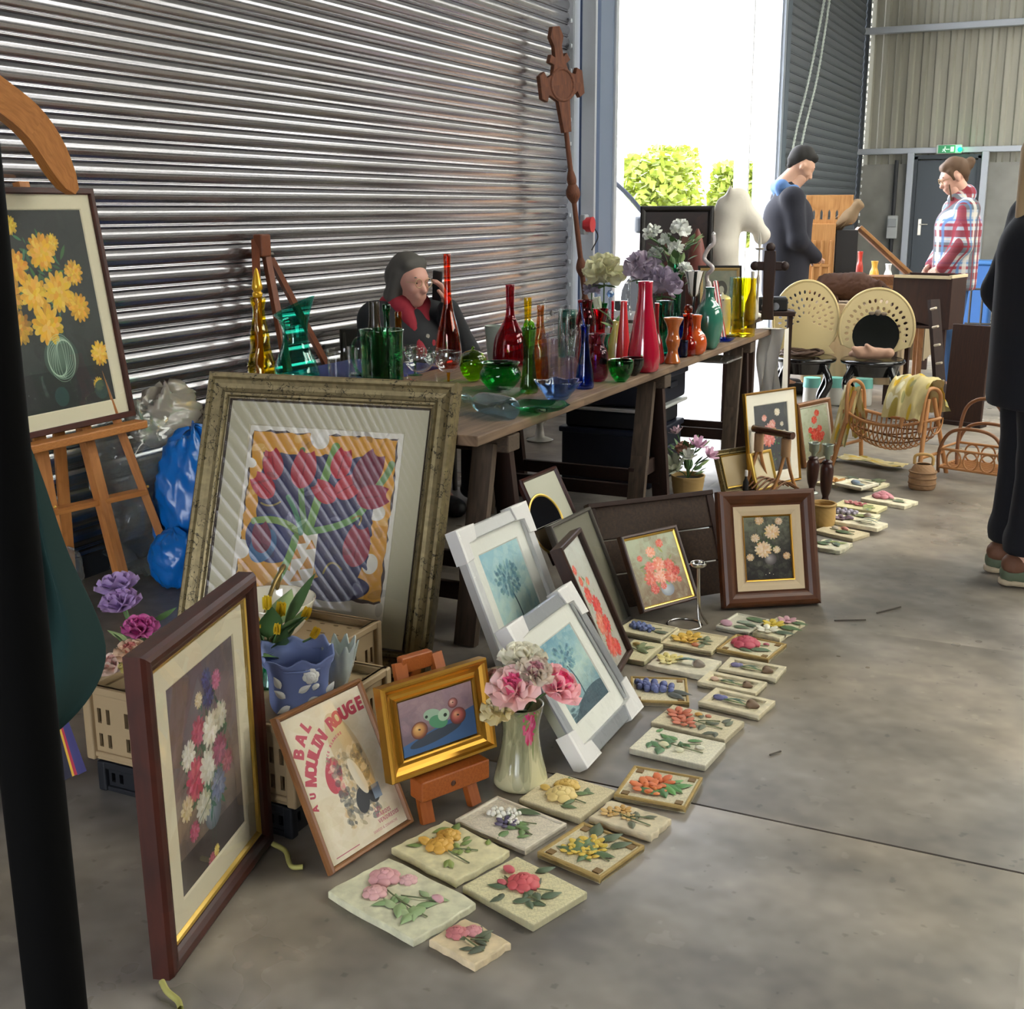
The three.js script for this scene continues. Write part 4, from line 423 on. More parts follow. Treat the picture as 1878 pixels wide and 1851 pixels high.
{ // bottle lying on its side
  const t = thing('bottle', 'clear bluish bottle lying on its side at the table edge', 'bottle', [-1.82, TH + .036, -3.62], 0, 'coloured glass on the plank table'); t.rotation.set(0, -.55, 0); obj('body', tf(vesselG(.30, .038, [[.8, 0], [1, .03], [1, .55], [.85, .68], [.42, .82], [.38, .95], [.45, 1]], .003), [.14, 0, 0], [0, 0, PI / 2]), gl(0x9fc0d6), t); }
vessel('cup', 'ribbed celadon cup tapering down, behind the ruby bottle', [-2.463,0.72,-4.957,0.164,0.049], [[.62, 0], [.66, .03], [.7, .1], [.96, .95], [1, 1]], mat(0x8a978a, .3), { cat: 'cup' });
// slit vase
{ const P = [-1.909,0.72,-4.131,0.249,0.039], t = vessel('vase', 'green glass vase pulled into tall splayed lobes', P, [[.8, 0], [.9, .04], [.7, .3], [.55, .6], [.62, .8], [.75, 1]], 0x5a9a3c); const h = P[3]; for (let k = 0; k < 4; k++) { const a = k * PI / 2 + .5; obj('lobe', tf(new THREE.TorusGeometry(.013, .005, 8, 14, PI), [Math.cos(a) * .012, h - .006, Math.sin(a) * .012], [0, -a + PI / 2, 0], [1, 1.9, 1]), gl('lime'), t); } }
{ const P = [-1.977,0.72,-4.387,0.311,0.032], t = vessel('vase', 'tall twisted amber glass vase', P, [[.9, 0], [1, .05], [.9, .4], [.55, .7], [.4, .88], [.5, 1]], 0xc9741e, { f: (x, y, z, th) => { const k = 1 + .08 * Math.sin(th * 3 + y * 50); return [x * k, y, z * k]; } }); }
{ const P = [-2.115,0.72,-4.565,0.325,0.017]; vessel('vase', 'yellow glass horn standing behind the green lobed vase', P, [[.5, 0], [.55, .3], [.8, .7], [1, 1]], 'yellow'); }
// clear pulled crystal vases
{ const spots = [[-1.945,0.72,-4.364,0.33,0.027], [-1.877,0.72,-4.297,0.307,0.029], [-1.889,0.72,-4.423,0.306,0.027], [-1.819,0.72,-4.356,0.254,0.029], [-1.778,0.72,-4.215,0.222,0.028]], lab = ['clear crystal vase with one smoky spoon shaped tip', 'clear crystal vase with three pulled fingers, beside amber one', 'clear crystal vase with fingers, middle of the bunch', 'clear crystal finger vase touching the dark blue one', 'short clear crystal finger vase with knobs']; spots.forEach((P, i) => { const h = P[3], t = vessel('crystal_vase', lab[i], [P[0], P[1], P[2], h * .62, P[4] * .8], [[.85, 0], [.95, .04], [.8, .4], [.7, 1]], 'violet', { wall: .004, group: 'clear crystal finger vases' }); const n = i ? 4 : 3; for (let k = 0; k < n; k++) { const a = k * 2 * PI / n + i, rr0 = P[4] * .5, up = h * (.86 + .14 * ((k * 7 + i * 3) % 5) / 4); obj('finger', tube([[Math.cos(a) * rr0, h * .55, Math.sin(a) * rr0], [Math.cos(a) * rr0 * 1.2, h * .75, Math.sin(a) * rr0 * 1.2], [Math.cos(a) * rr0 * 1.9, up, Math.sin(a) * rr0 * 1.9]], .0055, 12, 7), gl('clear'), t); obj('finger_tip', ball(.0085, [Math.cos(a) * rr0 * 1.95, up, Math.sin(a) * rr0 * 1.95], [1, 1.3, 1], 8), i || k ? gl('clear') : mat(0x4a4746, .2), t); } }); }
vessel('vase', 'square dark teal vase behind the crystal bunch', [-2.22,0.72,-5.246,0.222,0.048], [[.9, 0], [1, .05], [1, .9], [.9, 1]], 0x6fb0a0, { seg: 4, yaw: .6 });
{ const P = [-1.759,0.72,-4.323,0.247,0.037], t = vessel('vase', 'slender dark blue glass vase with pulled horn', P, [[.9, 0], [1, .03], [.9, .25], [.5, .6], [.42, .85], [.5, 1]], 'cobalt', { wall: .005 }); obj('horn', tube([[0, P[3] * .9, 0], [-.012, P[3] * 1.12, 0], [-.02, P[3] * 1.34, 0]], .005, 12, 7), gl('cobalt'), t); }
vessel('vase', 'tall wine red glass vase with wide flat lip', [-2.054,0.72,-5.046,0.286,0.041], [[.8, 0], [1, .1], [1, .7], [.7, .86], [.85, 1]], 'dred'); vessel('jar', 'mauve glass jar with flared neck', [-1.797,0.72,-4.545,0.191,0.048], 'jar', 'mauve', { cat: 'jar', wall: .004 });
{ const P = [-1.922,0.72,-5.107,0.193,0.046]; vessel('vase', 'small pale yellow glazed vase holding one white tulip', P, [[.8, 0], [1, .06], [.95, .3], [.7, .65], [.42, .94], [.45, 1]], opal(0xc9bd62)); }
vessel('vase', 'small teal glass vase behind the pale yellow one', [-1.97,0.72,-5.075,0.136,0.028], 'hour', 'teal'); vessel('vase', 'scarlet glass vase behind the white tulip', [-2.05,0.72,-5.224,0.234,0.04], 'flare', 'red'); vessel('vase', 'bright red vase with white streaks', [-1.867,0.72,-5.039,0.287,0.033], 'cone', opal(0xc22a30)); vessel('vase', 'thin ruby glass tube vase among the reds', [-1.981,0.72,-5.2,0.273,0.024], 'tallbottle', 'red');
vessel('bowl', 'small emerald glass bowl beside the cherry red bottle', [-1.697,0.72,-4.558,0.089,0.053], 'bowl', 'green', { cat: 'bowl', wall: .004 }); vessel('bowl', 'small smoky dark glass bowl behind the emerald one', [-1.719,0.72,-4.759,0.075,0.048], 'bowl', 0x4f5a50, { cat: 'bowl' });
vessel('vase', 'teal green cylinder vase with flat rim', [-1.834,0.72,-5.507,0.256,0.041], [[.85, 0], [.95, .03], [.8, .4], [.82, .9], [1, 1]], 'teal'); vessel('vase', 'terracotta orange hourglass vase', [-1.692,0.72,-5.209,0.205,0.046], 'hour', opal(0xb0602a)); vessel('cup', 'small cobalt glass cup between orange vases', [-1.726,0.72,-5.453,0.08,0.03], 'tumbler', 'cobalt', { cat: 'cup' }); vessel('vase', 'cobalt glass vase behind the hourglass one', [-1.789,0.72,-5.667,0.173,0.028], 'tumbler', 'cobalt');
{ const P = [-1.718,0.72,-5.51,0.198,0.041], t = vessel('decanter', 'orange red decanter with round glass stopper', P, [[.8, 0], [1, .08], [.95, .3], [.6, .5], [.56, .94], [.7, 1]], 'fire', { cat: 'decanter' }); obj('stopper', [ball(.022, [0, P[3] + .022, 0], [1, 1, 1], 18), cyl(.008, .006, .03, [0, P[3] - .002, 0])], gl('fire'), t); }
vessel('vase', 'round bodied orange opaline vase', [-1.695,0.72,-5.575,0.189,0.052], 'round', opal(0xc2511a)); vessel('bottle', 'striped green and blue bottle with round shoulders', [-1.711,0.72,-5.828,0.304,0.071], 'egg', opal(0x2f6f5c), { cat: 'bottle' }); 
{ const P = [-1.839,0.72,-6.51,0.2,0.051], t = vessel('jar', 'blue and white porcelain jar with domed lid', P, [[.8, 0], [.95, .1], [1, .5], [.9, 1]], (() => { const m = opal(0xe6e8ea); const k = m.clone(); k.map = canvasTex(128, 128, (c, w, h) => { c.fillStyle = '#e9ecee'; c.fillRect(0, 0, w, h); const f = rng(3); c.fillStyle = '#2d4a90'; for (let i = 0; i < 26; i++) { c.beginPath(); c.ellipse(f() * w, f() * h, 8 * f() + 3, 5 * f() + 3, f() * 3, 0, 7); c.fill(); } }); return k; })(), { cat: 'jar' }); obj('lid', tf(lathe([[P[4] * .95, 0], [P[4] * .8, .012], [P[4] * .3, .022], [.006, .024], [.006, .032], [0, .034]], 18), [0, P[3], 0]), opal(0xdfe3e6), t); vessel('saucer', 'white porcelain dish with blue pattern under the jar', [P[0] + .03, TH, P[2] + .02, .012, .075], 'plate', opal(0xd8dde2), { cat: 'dish' }); const pz = [-1.727,0.72,-6.212,0.047,0.084]; vessel('ashtray', 'dark blue glass dish at the table corner', [pz[0], TH, pz[2], .02, .05], 'plate', 'cobalt', { cat: 'dish' }); }
vessel('vase', 'textured yellow glass cylinder vase', [-1.716,0.72,-6.507,0.314,0.063], 'cyl', 'yellow', { wall: .006, seg: 30, f: (x, y, z, th) => { const k = 1 + .05 * Math.sin(th * 9 + Math.sin(y * 160) * 3) * Math.sin(y * 130 + th * 4); return [x * k, y, z * k]; } }); vessel('vase', 'pale aqua glass cylinder behind the textured yellow vase', [-1.861,0.72,-6.905,0.297,0.05], 'cyl', 0xbfe6ea);
{ const P = [-1.948,0.72,-6.338,0.356,0.053], t = thing('goblet', 'white tulip shaped goblet with black stem and black flames', 'goblet', [P[0], P[1], P[2]], 0, 'coloured glass on the plank table'), h = P[3]; const m = opal(0xf0efec).clone(); m.map = canvasTex(256, 128, (c, w, hh) => { c.fillStyle = '#f2f1ee'; c.fillRect(0, 0, w, hh); c.fillStyle = '#15141a'; for (let i = 0; i < 6; i++) { c.beginPath(); c.moveTo(i * w / 6, hh); c.quadraticCurveTo(i * w / 6 + 8, hh * .4, i * w / 6 + 26, hh * .2); c.quadraticCurveTo(i * w / 6 + 20, hh * .6, i * w / 6 + 30, hh); c.fill(); } }); obj('bowl', tf(vesselG(h * .38, P[4], [[.3, 0], [.5, .1], [.7, .5], [1, 1]], .003), [0, h * .62, 0]), m, t); obj('stem', lathe([[0, 0], [.03, 0], [.03, .005], [.008, .015], [.006, h * .5], [.011, h * .63], [0, h * .63]], 16), opal(0x17161b), t); }
// twisted horn vase
{ const P = [-1.945,0.72,-6.602,0.513,0.064], t = thing('vase', 'tall white horn vase with twisting snake neck', 'vase', [P[0], P[1], P[2]], 0, 'coloured glass on the plank table'), h = P[3]; const m = opal(0xbdb4b2); obj('body', lathe([[0, 0], [.05, 0], [.055, .02], [.045, h * .3], [.02, h * .5], [.008, h * .56], [0, h * .57]], 20, 24), m, t); obj('neck', tube([[0, h * .5, 0], [-.012, h * .62, 0], [.022, h * .70, .01], [-.03, h * .8, 0], [-.012, h * .9, 0], [.02, h * .97, 0], [.018, h * 1.05, 0]], .012, 50, 9), m, t); obj('tip', ball(.012, [.018, h * 1.055, 0], [1, 1.2, 1], 10), mat(0xd8d2cc, .2, { metalness: .6 }), t); }
{ const t = thing('glass_cone', 'flat red and white glass cone beside the horn vase', 'ornament', [-1.811,0.72,-6.306], -.4); obj('body', tf(extrude([[-.07, 0], [.07, 0], [.0, .30]], .03, .006), [0, .0, 0]), opal(0xa83238), t); obj('edge', [rod([-.075, .0, .015], [0, .31, .015], .006), rod([.075, 0, .015], [0, .31, .015], .006)], opal(0xd8cfcc), t); }
// crystal bottles with stoppers at the back
for (const [P, c, lab] of [[[-2.169,0.72,-5.659,0.255,0.034], 'blue', 'clear bottle with square blue stopper behind the reds'], [[-2.088,0.72,-5.693,0.322,0.031], 'clear', 'clear cut bottle with sparkling stopper']]) { const t = vessel('decanter', lab, P, [[.9, 0], [1, .05], [1, .5], [.5, .66], [.4, .9], [.5, 1]], 'clear', { cat: 'decanter', seg: 8 }); obj('stopper', tf(new THREE.IcosahedronGeometry(.02, 0), [0, P[3] + .016, 0]), gl(c), t); }
// ---------- flowers ----------
function petal(w, L, cup, curl) { return flat(surf((u, v) => { const s = (u - .5) * 2, ww = w * Math.sin(PI * (.18 + .62 * v)) ** .8; return [s * ww, v * L, cup * s * s * w - curl * v * v * L]; }, 4, 4)); }
function roseHead(Rr, rings, f) { const a = []; rings.forEach(([n, open, len, wid], k) => { for (let i = 0; i < n; i++) { const an = (i + .5 * (k % 2)) / n * 2 * PI + (f() - .5) * .3; a.push(tf(tf(petal(Rr * wid, Rr * len, .5, .25), [0, 0, Rr * .05 * k], [open + (f() - .5) * .15, 0, 0]), [0, 0, 0], [0, an, 0])); } }); return a; }
const inner = [[3, -.15, .55, .22], [5, .1, .62, .30], [6, .4, .72, .34]], outer = [[7, .75, .85, .40], [8, 1.1, .95, .42], [8, 1.45, 1.0, .44]];
function cloud(Rr, n, pw, f, flatn = .8) { const a = []; for (let i = 0; i < n; i++) { const y = -.35 + 1.35 * f(), an = i * 2.4, q = Math.sqrt(Math.max(0, 1 - y * y)), dir = V3(Math.cos(an) * q, y, Math.sin(an) * q), qn = new THREE.Quaternion().setFromUnitVectors(V3(0, 1, 0), dir), g = petal(Rr * pw, Rr * pw * 1.7, .6, .5).clone(); g.rotateX(.9 + f() * .5); g.rotateY(f() * 6.28); g.applyQuaternion(qn); g.translate(dir.x * Rr * .62, dir.y * Rr * .62 * flatn, dir.z * Rr * .62); a.push(g); } a.push(ball(Rr * .6, [0, 0, 0], [1, flatn, 1], 10)); return a; }
const leafM = mat(0x4f7040, .6), leafPale = mat(0x8aa06a, .6), petalM = (c) => mat(c, .75, { transmission: .15, thickness: 0, key: 'pet' });
function bunch(name, label, base, heads, o = {}) { // heads: [dx,dy,dz,R,kind,color,color2]
  const t = thing(name, label, 'flowers', base, 0, o.group); const f = rng(o.seed ?? 4);
  for (const [dx, dy, dz, Rr, kind, c, c2] of heads) {
    obj('stem', tube([[0, o.y0 ?? 0, 0], [dx * .4, (o.y0 ?? 0) + (dy - (o.y0 ?? 0)) * .6, dz * .4], [dx, dy, dz]], .0028, 10, 5), leafM, t);
    const ang = Math.atan2(dx, dz), til = Math.min(1.1, Math.hypot(dx, dz) / .12) * (o.tilt ?? .5);
    const grp = (nm, gs, m) => { const ms = obj(nm, gs, m, t); ms.position.set(dx, dy, dz); ms.rotation.set(til, ang, 0, 'YXZ'); return ms; };
    if (kind === 'rose') { const b = grp('bloom', roseHead(Rr, inner, f), petalM(c)); obj('outer_petals', roseHead(Rr, outer, f), petalM(c2 ?? c), b); }
    else if (kind === 'tulip') grp('bloom', [0, 1, 2, 3, 4, 5].map((i) => tf(tf(petal(Rr * .52, Rr * 2.0, .5, -.12), [0, 0, Rr * .34], [-.22 + .1 * (i % 2), 0, 0]), [0, 0, 0], [0, i * 1.047, 0])).concat([ball(Rr * .4, [0, Rr * .35, 0], [1, .9, 1], 8)]), petalM(c));
    else if (kind === 'star') grp('bloom', Array.from({ length: 12 }, (_, i) => tf(tf(petal(Rr * .2, Rr, .2, .1), [0, 0, 0], [.7 + (i % 2) * .45, 0, 0]), [0, 0, 0], [0, i * .524, 0])), petalM(c));
    else grp('bloom', cloud(Rr, o.n ?? 46, o.pw ?? .34, f), petalM(c));
  }
  for (let i = 0; i < (o.leaves ?? 0); i++) { const a = f() * 6.28, q = (o.lr ?? .06) * (.3 + .7 * f()), m = obj('leaf', leafG, f() > .4 ? leafM : leafPale, t); m.scale.setScalar((o.ll ?? .06) * (.7 + .6 * f())); m.position.set(Math.cos(a) * q * .5, (o.ly ?? [0, .1])[0] + f() * ((o.ly ?? [0, .1])[1] - (o.ly ?? [0, .1])[0]), Math.sin(a) * q * .5); m.rotation.set(0, -a, .3 + f() * .7, 'YXZ'); }
  return t;
}
// white bouquet in the slim green vase
{ const P = [-2.158,0.72,-6.698,0.375,0.036]; vessel('vase', 'slim jade green glass vase holding the white bouquet', P, [[.9, 0], [1, .03], [.6, .25], [.7, .6], [.8, .9], [1, 1]], 0x4fd0a4); bunch('flower_bouquet', 'white silk flowers with grey green leaves in slim jade vase', [P[0], P[1] + P[3] * .4, P[2]], [[.02, .42, .03, .055, 'c', 0xe4e6e0], [-.16, .40, 0, .05, 'c', 0xe2e4dc], [.0, .32, .06, .045, 'c', 0xdfe2da], [.06, .2, .06, .042, 'c', 0xe6e8e2], [-.06, .36, .05, .04, 'c', 0xd8ddd2], [-.12, .28, .04, .045, 'c', 0xc9d2c4]], { leaves: 46, lr: .22, ly: [.10, .36], ll: .085, seed: 8, n: 34 }); }
// big silk heads
for (const [px, py, Rr, c, lab, n] of [[1108, 500, .115, 0xe2dfb8, 'cream silk hydrangea head above the red glass', 70], [1178, 492, .10, 0xb7a9b8, 'dusty lilac silk peony leaning over red bottle', 60], [1214, 522, .10, 0xa598aa, 'deeper lilac silk peony with drooping petals', 60], [1085, 528, .05, 0xa89eb2, 'small lilac bloom under the cream hydrangea', 30]]) { const z = -6.75, p = { 1108: [-2.609,1.032,-6.7], 1178: [-2.338,1.072,-6.6], 1214: [-2.201,0.986,-6.55], 1085: [-2.707,0.938,-6.75] }[px]; const t = thing('silk_flower', lab, 'flower', [p[0], TH, p[2]], 0, 'big silk flower heads'); const f = rng(px), h = p[1] - TH; obj('bloom', cloud(Rr, n, .34, f, .8), petalM(c), t).position.y = h; obj('stem', rod([0, 0, 0], [0, h, 0], .004), leafM, t); for (let i = 0; i < 4; i++) { const m = obj('leaf', leafG, leafM, t); m.scale.setScalar(.09); m.position.y = h - .07; m.rotation.set(0, i * 1.57, -.2, 'YXZ'); } obj('vase', vesselG(.14, .032, SHP.jar, .003), gl('dgreen'), t); }
{ const p = [-1.922,0.72,-5.107,0.193,0.046]; const t = bunch('tulip', 'single white tulip leaning from the pale yellow vase', [p[0], p[1] + p[3] * .75, p[2]], [[-.085, .10, .02, .026, 'tulip', 0xdfe2d2]], { leaves: 2, lr: .02, ly: [0, .04], ll: .08, seed: 3, tilt: .2 }); }
// ================= easels, crates and floor things =================
const tanWood = mat(0xf4dcc0, .5, { map: pineT, key: 'tan' });
{ // tall display easel
  const t = thing('display_easel', 'tall tan wooden easel holding the yellow flower print', 'easel'); const L = [-3.2, 0, -2.99], M = [-3.152,0,-3.231], Rr = [-3.127,0,-3.483];
  const up = (f, k) => [f[0] - k * .2, k, f[2] + (-3.16 - f[2]) * Math.min(.9, k * .58)];
  obj('leg', bar(L, up(L, 1.2), .042, .03), tanWood, t); obj('leg', bar(Rr, up(Rr, 1.2), .042, .03), tanWood, t); obj('mast', bar(M, [M[0] - .30, 1.5, -3.2], .05, .03), tanWood, t);
  const cb = obj('crossbar', bar(up(L, .36), up(Rr, .36), .05, .02), tanWood, t); obj('shelf', rbox(.06, .03, .62, .005, [-3.205, .618, -3.13]), tanWood, t); obj('rear_leg', bar([-3.45, 0, -3.25], [-3.37, 1.3, -3.2], .04, .03), tanWood, t);
  for (const f of [L, Rr]) { const p = up(f, .36); obj('screw', ball(.006, [p[0] + .02, p[1] + .02, p[2]], [1, 1, 1], 8), goldPale, cb); }
  // curved arm that clamps the picture's upper edge
  const a = [-3.2,1.465,-3.188], b = [-3.14,1.666,-2.983], c = [-3.08,1.778,-2.731]; const cv = new THREE.CatmullRomCurve3([V3(...a), V3(...b), V3(...c)]), sh = new THREE.Shape([[-.05, -.018], [.05, -.018], [.05, .018], [-.05, .018]].map(([x, y]) => new THREE.Vector2(x, y)));
  const pts = cv.getPoints(12), w = [.012, .034, .044, .05, .052, .052, .052, .052, .052, .052, .052, .052, .052], P = []; const g = surf((u, v) => { const i = Math.round(v * 12), p = pts[i], k = [[-1, -1], [-1, 1], [1, 1], [1, -1], [-1, -1]][Math.round(u * 4)], ww = w[i]; return [p.x + k[0] * .022, p.y + k[1] * ww * .75, p.z - k[1] * ww * .75]; }, 4, 12); obj('top_arm', toCreasedNormals(flat(g), .6), tanWood, t);
}
{ // folded brown easel against the shutter
  const t = thing('folded_easel', 'folded brown wooden easel leaning on the shutter behind the yellow decanter', 'easel'); const m = mat(0xc99a70, .5, { map: oakT, key: 'brn' });
  for (const [a, b, w] of [[[-3.42,1.272,-4.473], [-3.3,0.662,-4.3], .035], [[-3.42,1.256,-4.535], [-3.3,0.634,-4.518], .035], [[-3.42,1.187,-4.578], [-3.3,0.616,-4.865], .032]]) { const A = a.slice(), B = b.slice(); const k = B[1] / (A[1] - B[1]); const foot = [B[0] + (B[0] - A[0]) * k, 0, B[2] + (B[2] - A[2]) * k]; obj('leg', bar(foot, A, w, .025), m, t); }
  const q = [-3.42,1.257,-4.495]; obj('head_block', rbox(.05, .10, .07, .008, [q[0] + .02, q[1] - .01, q[2]]), m, t); obj('bolt', cyl(.008, .008, .09, [q[0] + .02, q[1] - .05, q[2] - .03], [PI / 2, 0, 0], 8), mat(0x6a6660, .4, { metalness: .7 }), t);
}
{ // carved processional pole with a cross head
  const t = thing('carved_cross', 'long carved wooden cross on a pole leaning by the shutter end', 'cross'); const m = mat(0xe6d0c0, .75, { map: rustT, key: 'crs' }); const top = V3(-3.36,2.519,-7.681), bot = V3(-3.2,0.444,-7.858); bot.y = 0; bot.set(-3.16, 0, -8.02);
  const dir = top.clone().sub(bot), L = dir.length(); dir.normalize(); const q = new THREE.Quaternion().setFromUnitVectors(V3(0, 1, 0), dir); t.position.copy(bot); t.quaternion.copy(q); t.quaternion.multiply(new THREE.Quaternion().setFromAxisAngle(V3(0, 1, 0), 1.15));
  obj('pole', [cyl(.016, .02, L - .2, [0, (L - .2) / 2 + .02, 0], [0, 0, 0], 10)], m, t); for (const [y, r] of [[L * .40, .036], [L * .60, .045], [L * .635, .03], [L * .30, .03]]) obj('collar', tf(lathe([[.012, -.08], [r, -.03], [r * 1.1, 0], [r * .8, .04], [.012, .08]], 10, 12), [0, y, 0]), m, t);
  const cy = L - .32; obj('cross_head', [tf(extrude([[-.03, -.30], [.03, -.30], [.05, -.10], [.13, -.05], [.15, -.09], [.19, -.07], [.19, .07], [.15, .09], [.13, .05], [.07, .07], [.05, .13], [.09, .15], [.07, .19], [.035, .17], [.03, .24], [.055, .30], [.03, .36], [-.03, .36], [-.055, .30], [-.03, .24], [-.035, .17], [-.07, .19], [-.09, .15], [-.05, .13], [-.07, .07], [-.13, .05], [-.15, .09], [-.19, .07], [-.19, -.07], [-.15, -.09], [-.13, -.05], [-.05, -.10]], .028, .004), [0, cy, -.014])], m, t); obj('ring', tf(new THREE.TorusGeometry(.10, .014, 6, 24), [0, cy, .012]), m, t);
}
// red alarm switch on the column
{ const t = thing('alarm_box', 'red round alarm switch with cable on the steel column', 'switch', [-3.28,1.294,-8.111]); obj('mount', rbox(.04, .14, .08, .01, [-.035, 0, 0]), mat(0x9aa0a6, .5), t); obj('button', cyl(.05, .055, .06, [.0, 0, 0], [0, 0, PI / 2], 18), mat(0xb5262e, .4), t); obj('cable', tube([[0, 0, -.05], [.03, -.08, -.10], [.0, -.18, -.06]], .005, 16, 6), blackM, t); }
// blue sack and plastic
function crumple(rx, ry, rz, seed, amp, n = 40) { const g = new THREE.SphereGeometry(1, n, n * .7 | 0), q = g.attributes.position; for (let i = 0; i < q.count; i++) { const x = q.getX(i), y = q.getY(i), z = q.getZ(i), a = Math.atan2(z, x); const k = 1 + amp * (fbm(Math.cos(a) * 2.2 + seed, y * 2.4 + Math.sin(a) * 2.2, 3) - .5) + amp * .55 * (Math.abs(fbm(Math.cos(a) * 6 + seed, y * 7 + Math.sin(a) * 6, 2) - .5)); const sq = y < -.82 ? 1.0 : 1; q.setXYZ(i, x * rx * k * sq, Math.max(-.93, y * k) * ry, z * rz * k); } g.computeVertexNormals(); return g; }
{ const t = thing('plastic_sack', 'stuffed bright blue plastic sack beside the tall easel', 'bag', [-3.12, 0, -3.62]); obj('sack', tf(crumple(.15, .29, .17, 3.3, .45, 56), [0, .27, 0]), mat(0x0e66b8, .28), t); obj('loose_corner', tf(crumple(.10, .11, .09, 8.1, .5), [.05, .102, .2]), mat(0x0e66b8, .28), t); }
const clearP = mat(0xeef2f1, .1, { transmission: .92, thickness: 0, key: 'clp' });
{ const t = thing('plastic_sheeting', 'crumpled clear and printed plastic sheeting piled against the shutter', 'plastic'); for (const [x, y, z, rx, ry, rz, s] of [[-3.3, .60, -3.68, .09, .11, .17, 1], [-3.3, .45, -3.52, .1, .2, .2, 5], [-3.28, .20, -3.62, .12, .2, .26, 9]]) obj('fold', tf(crumple(rx, ry, rz, s, .9, 36), [x, y, z]), s === 1 ? mat(0xb5aca0, .2, { transmission: .5, thickness: 0, key: 'cl2' }) : clearP, t); }
{ const t = thing('plastic_bag', 'small clear plastic bag on the floor at the easel leg', 'bag', [-3.386,0,-3.187]); obj('bag', tf(crumple(.05, .085, .05, 2, .6, 30), [0, .079, 0]), clearP, t); }
// crates
function slotPanel(w, h, d, rows, n) { const holes = []; for (const [y0, y1] of rows) for (let i = 0; i < n; i++) for (const o of [-.16, .16]) { const cx = -w / 2 + (i + .5 + o) * w / n, s = .006; holes.push([[cx - s, y0], [cx + s, y0], [cx + s, y1], [cx - s, y1]]); } return extrude([[-w / 2, 0], [w / 2, 0], [w / 2, h], [-w / 2, h]], d, 0, holes); }
function crate(label, p, w, h, d, c, lid) { const m = mat(c, .6), t = thing('plastic_crate', label, 'crate', p, 0); const rows = h > .12 ? [[h * .18, h * .36], [h * .5, h * .7]] : [[h * .3, h * .6]];
  for (const [z, r] of [[d / 2 - .008, 0], [-d / 2, 0]]) obj('side_panel', tf(slotPanel(w, h, .008, rows, 7), [0, 0, z]), m, t); for (const x of [w / 2 - .008, -w / 2]) obj('side_panel', tf(slotPanel(d, h, .008, rows, 4), [x, 0, 0], [0, PI / 2, 0]), m, t); obj('base', box(w - .02, .008, d - .02, [0, .004, 0]), m, t);
  obj('rim', [rbox(w + .02, .02, .022, .004, [0, h - .01, d / 2]), rbox(w + .02, .02, .022, .004, [0, h - .01, -d / 2]), rbox(.022, .02, d, .004, [w / 2, h - .01, 0]), rbox(.022, .02, d, .004, [-w / 2, h - .01, 0]), rbox(w + .012, .014, .014, .004, [0, h * .08, d / 2])], m, t); for (const sx of [-1, 1]) for (const sz of [-1, 1]) obj('corner_post', rbox(.026, h, .026, .006, [sx * w / 2, h / 2, sz * d / 2]), m, t);
  if (lid) { const hs = []; for (let i = 0; i < 9; i++) for (let j = 0; j < 5; j++) hs.push(ring(.010, .004, 8, -w / 2 + (i + .5) * w / 9, -d / 2 + (j + .5) * d / 5)); obj('slotted_floor', tf(extrude([[-w / 2 + .012, -d / 2 + .012], [w / 2 - .012, -d / 2 + .012], [w / 2 - .012, d / 2 - .012], [-w / 2 + .012, d / 2 - .012]], .006, 0, hs), [0, h - .028, 0], [-PI / 2, 0, 0]), m, t); } return t; }
crate('black plastic crate on the floor under the tan crate', [-1.82, 0, -2.22], .56, .08, .38, 0x12151b); crate('tan slotted plastic crate carrying the porcelain', [-1.82, .085, -2.22], .60, .195, .40, 0xa08a68, 1); crate('tan plastic crate with cream basin on it, behind the other', [-2.0, 0, -2.64], .42, .24, .34, 0x9a8464, 1);
const CT = .258; // things stand on the slotted tops
function ribbed(label, x, y, z, r, h, c, tilt = 0) { const t = thing('ribbed_dish', label, 'dish', [x, y, z]); obj('body', vesselG(h, r, [[.3, 0], [.4, .05], [.7, .4], [1, 1]], .004, 60, (px, py, pz, th) => { const k = 1 + .09 * Math.cos(th * 11) * Math.min(1, py / h * 1.2); return [px * k, py + .012 * Math.cos(th * 11) * (py / h), pz * k]; }), opal(c), t); t.rotation.z = tilt; return t; }
ribbed('large white fluted bowl on the tan crate beside brown frame', -1.93, CT, -2.2, .075, .10, 0xc9cac6); ribbed('white shell shaped dish next to the blue planter', -1.585, CT, -2.31, .05, .11, 0xc3ccc6);
{ // white jug with swan neck handle
  const p = [-1.976,0.28,-1.95]; const t = thing('porcelain_swan', 'white porcelain swan with curved neck on the tan crate', 'figurine', [p[0], CT, Math.min(p[2], -2.09)]); obj('body', tf(new THREE.SphereGeometry(1, 18, 12), [0, .03, 0], [0, 0, 0], [.05, .032, .034]), opal(0xdedbd2), t); obj('neck', tube([[.035, .04, 0], [.062, .08, 0], [.05, .125, 0], [.02, .13, 0], [.008, .11, 0]], .0085, 24, 8), opal(0xdedbd2), t); obj('beak', tf(new THREE.ConeGeometry(.006, .02, 8), [.004, .098, 0], [0, 0, PI + .3]), mat(0xd08a3a, .5), t); }
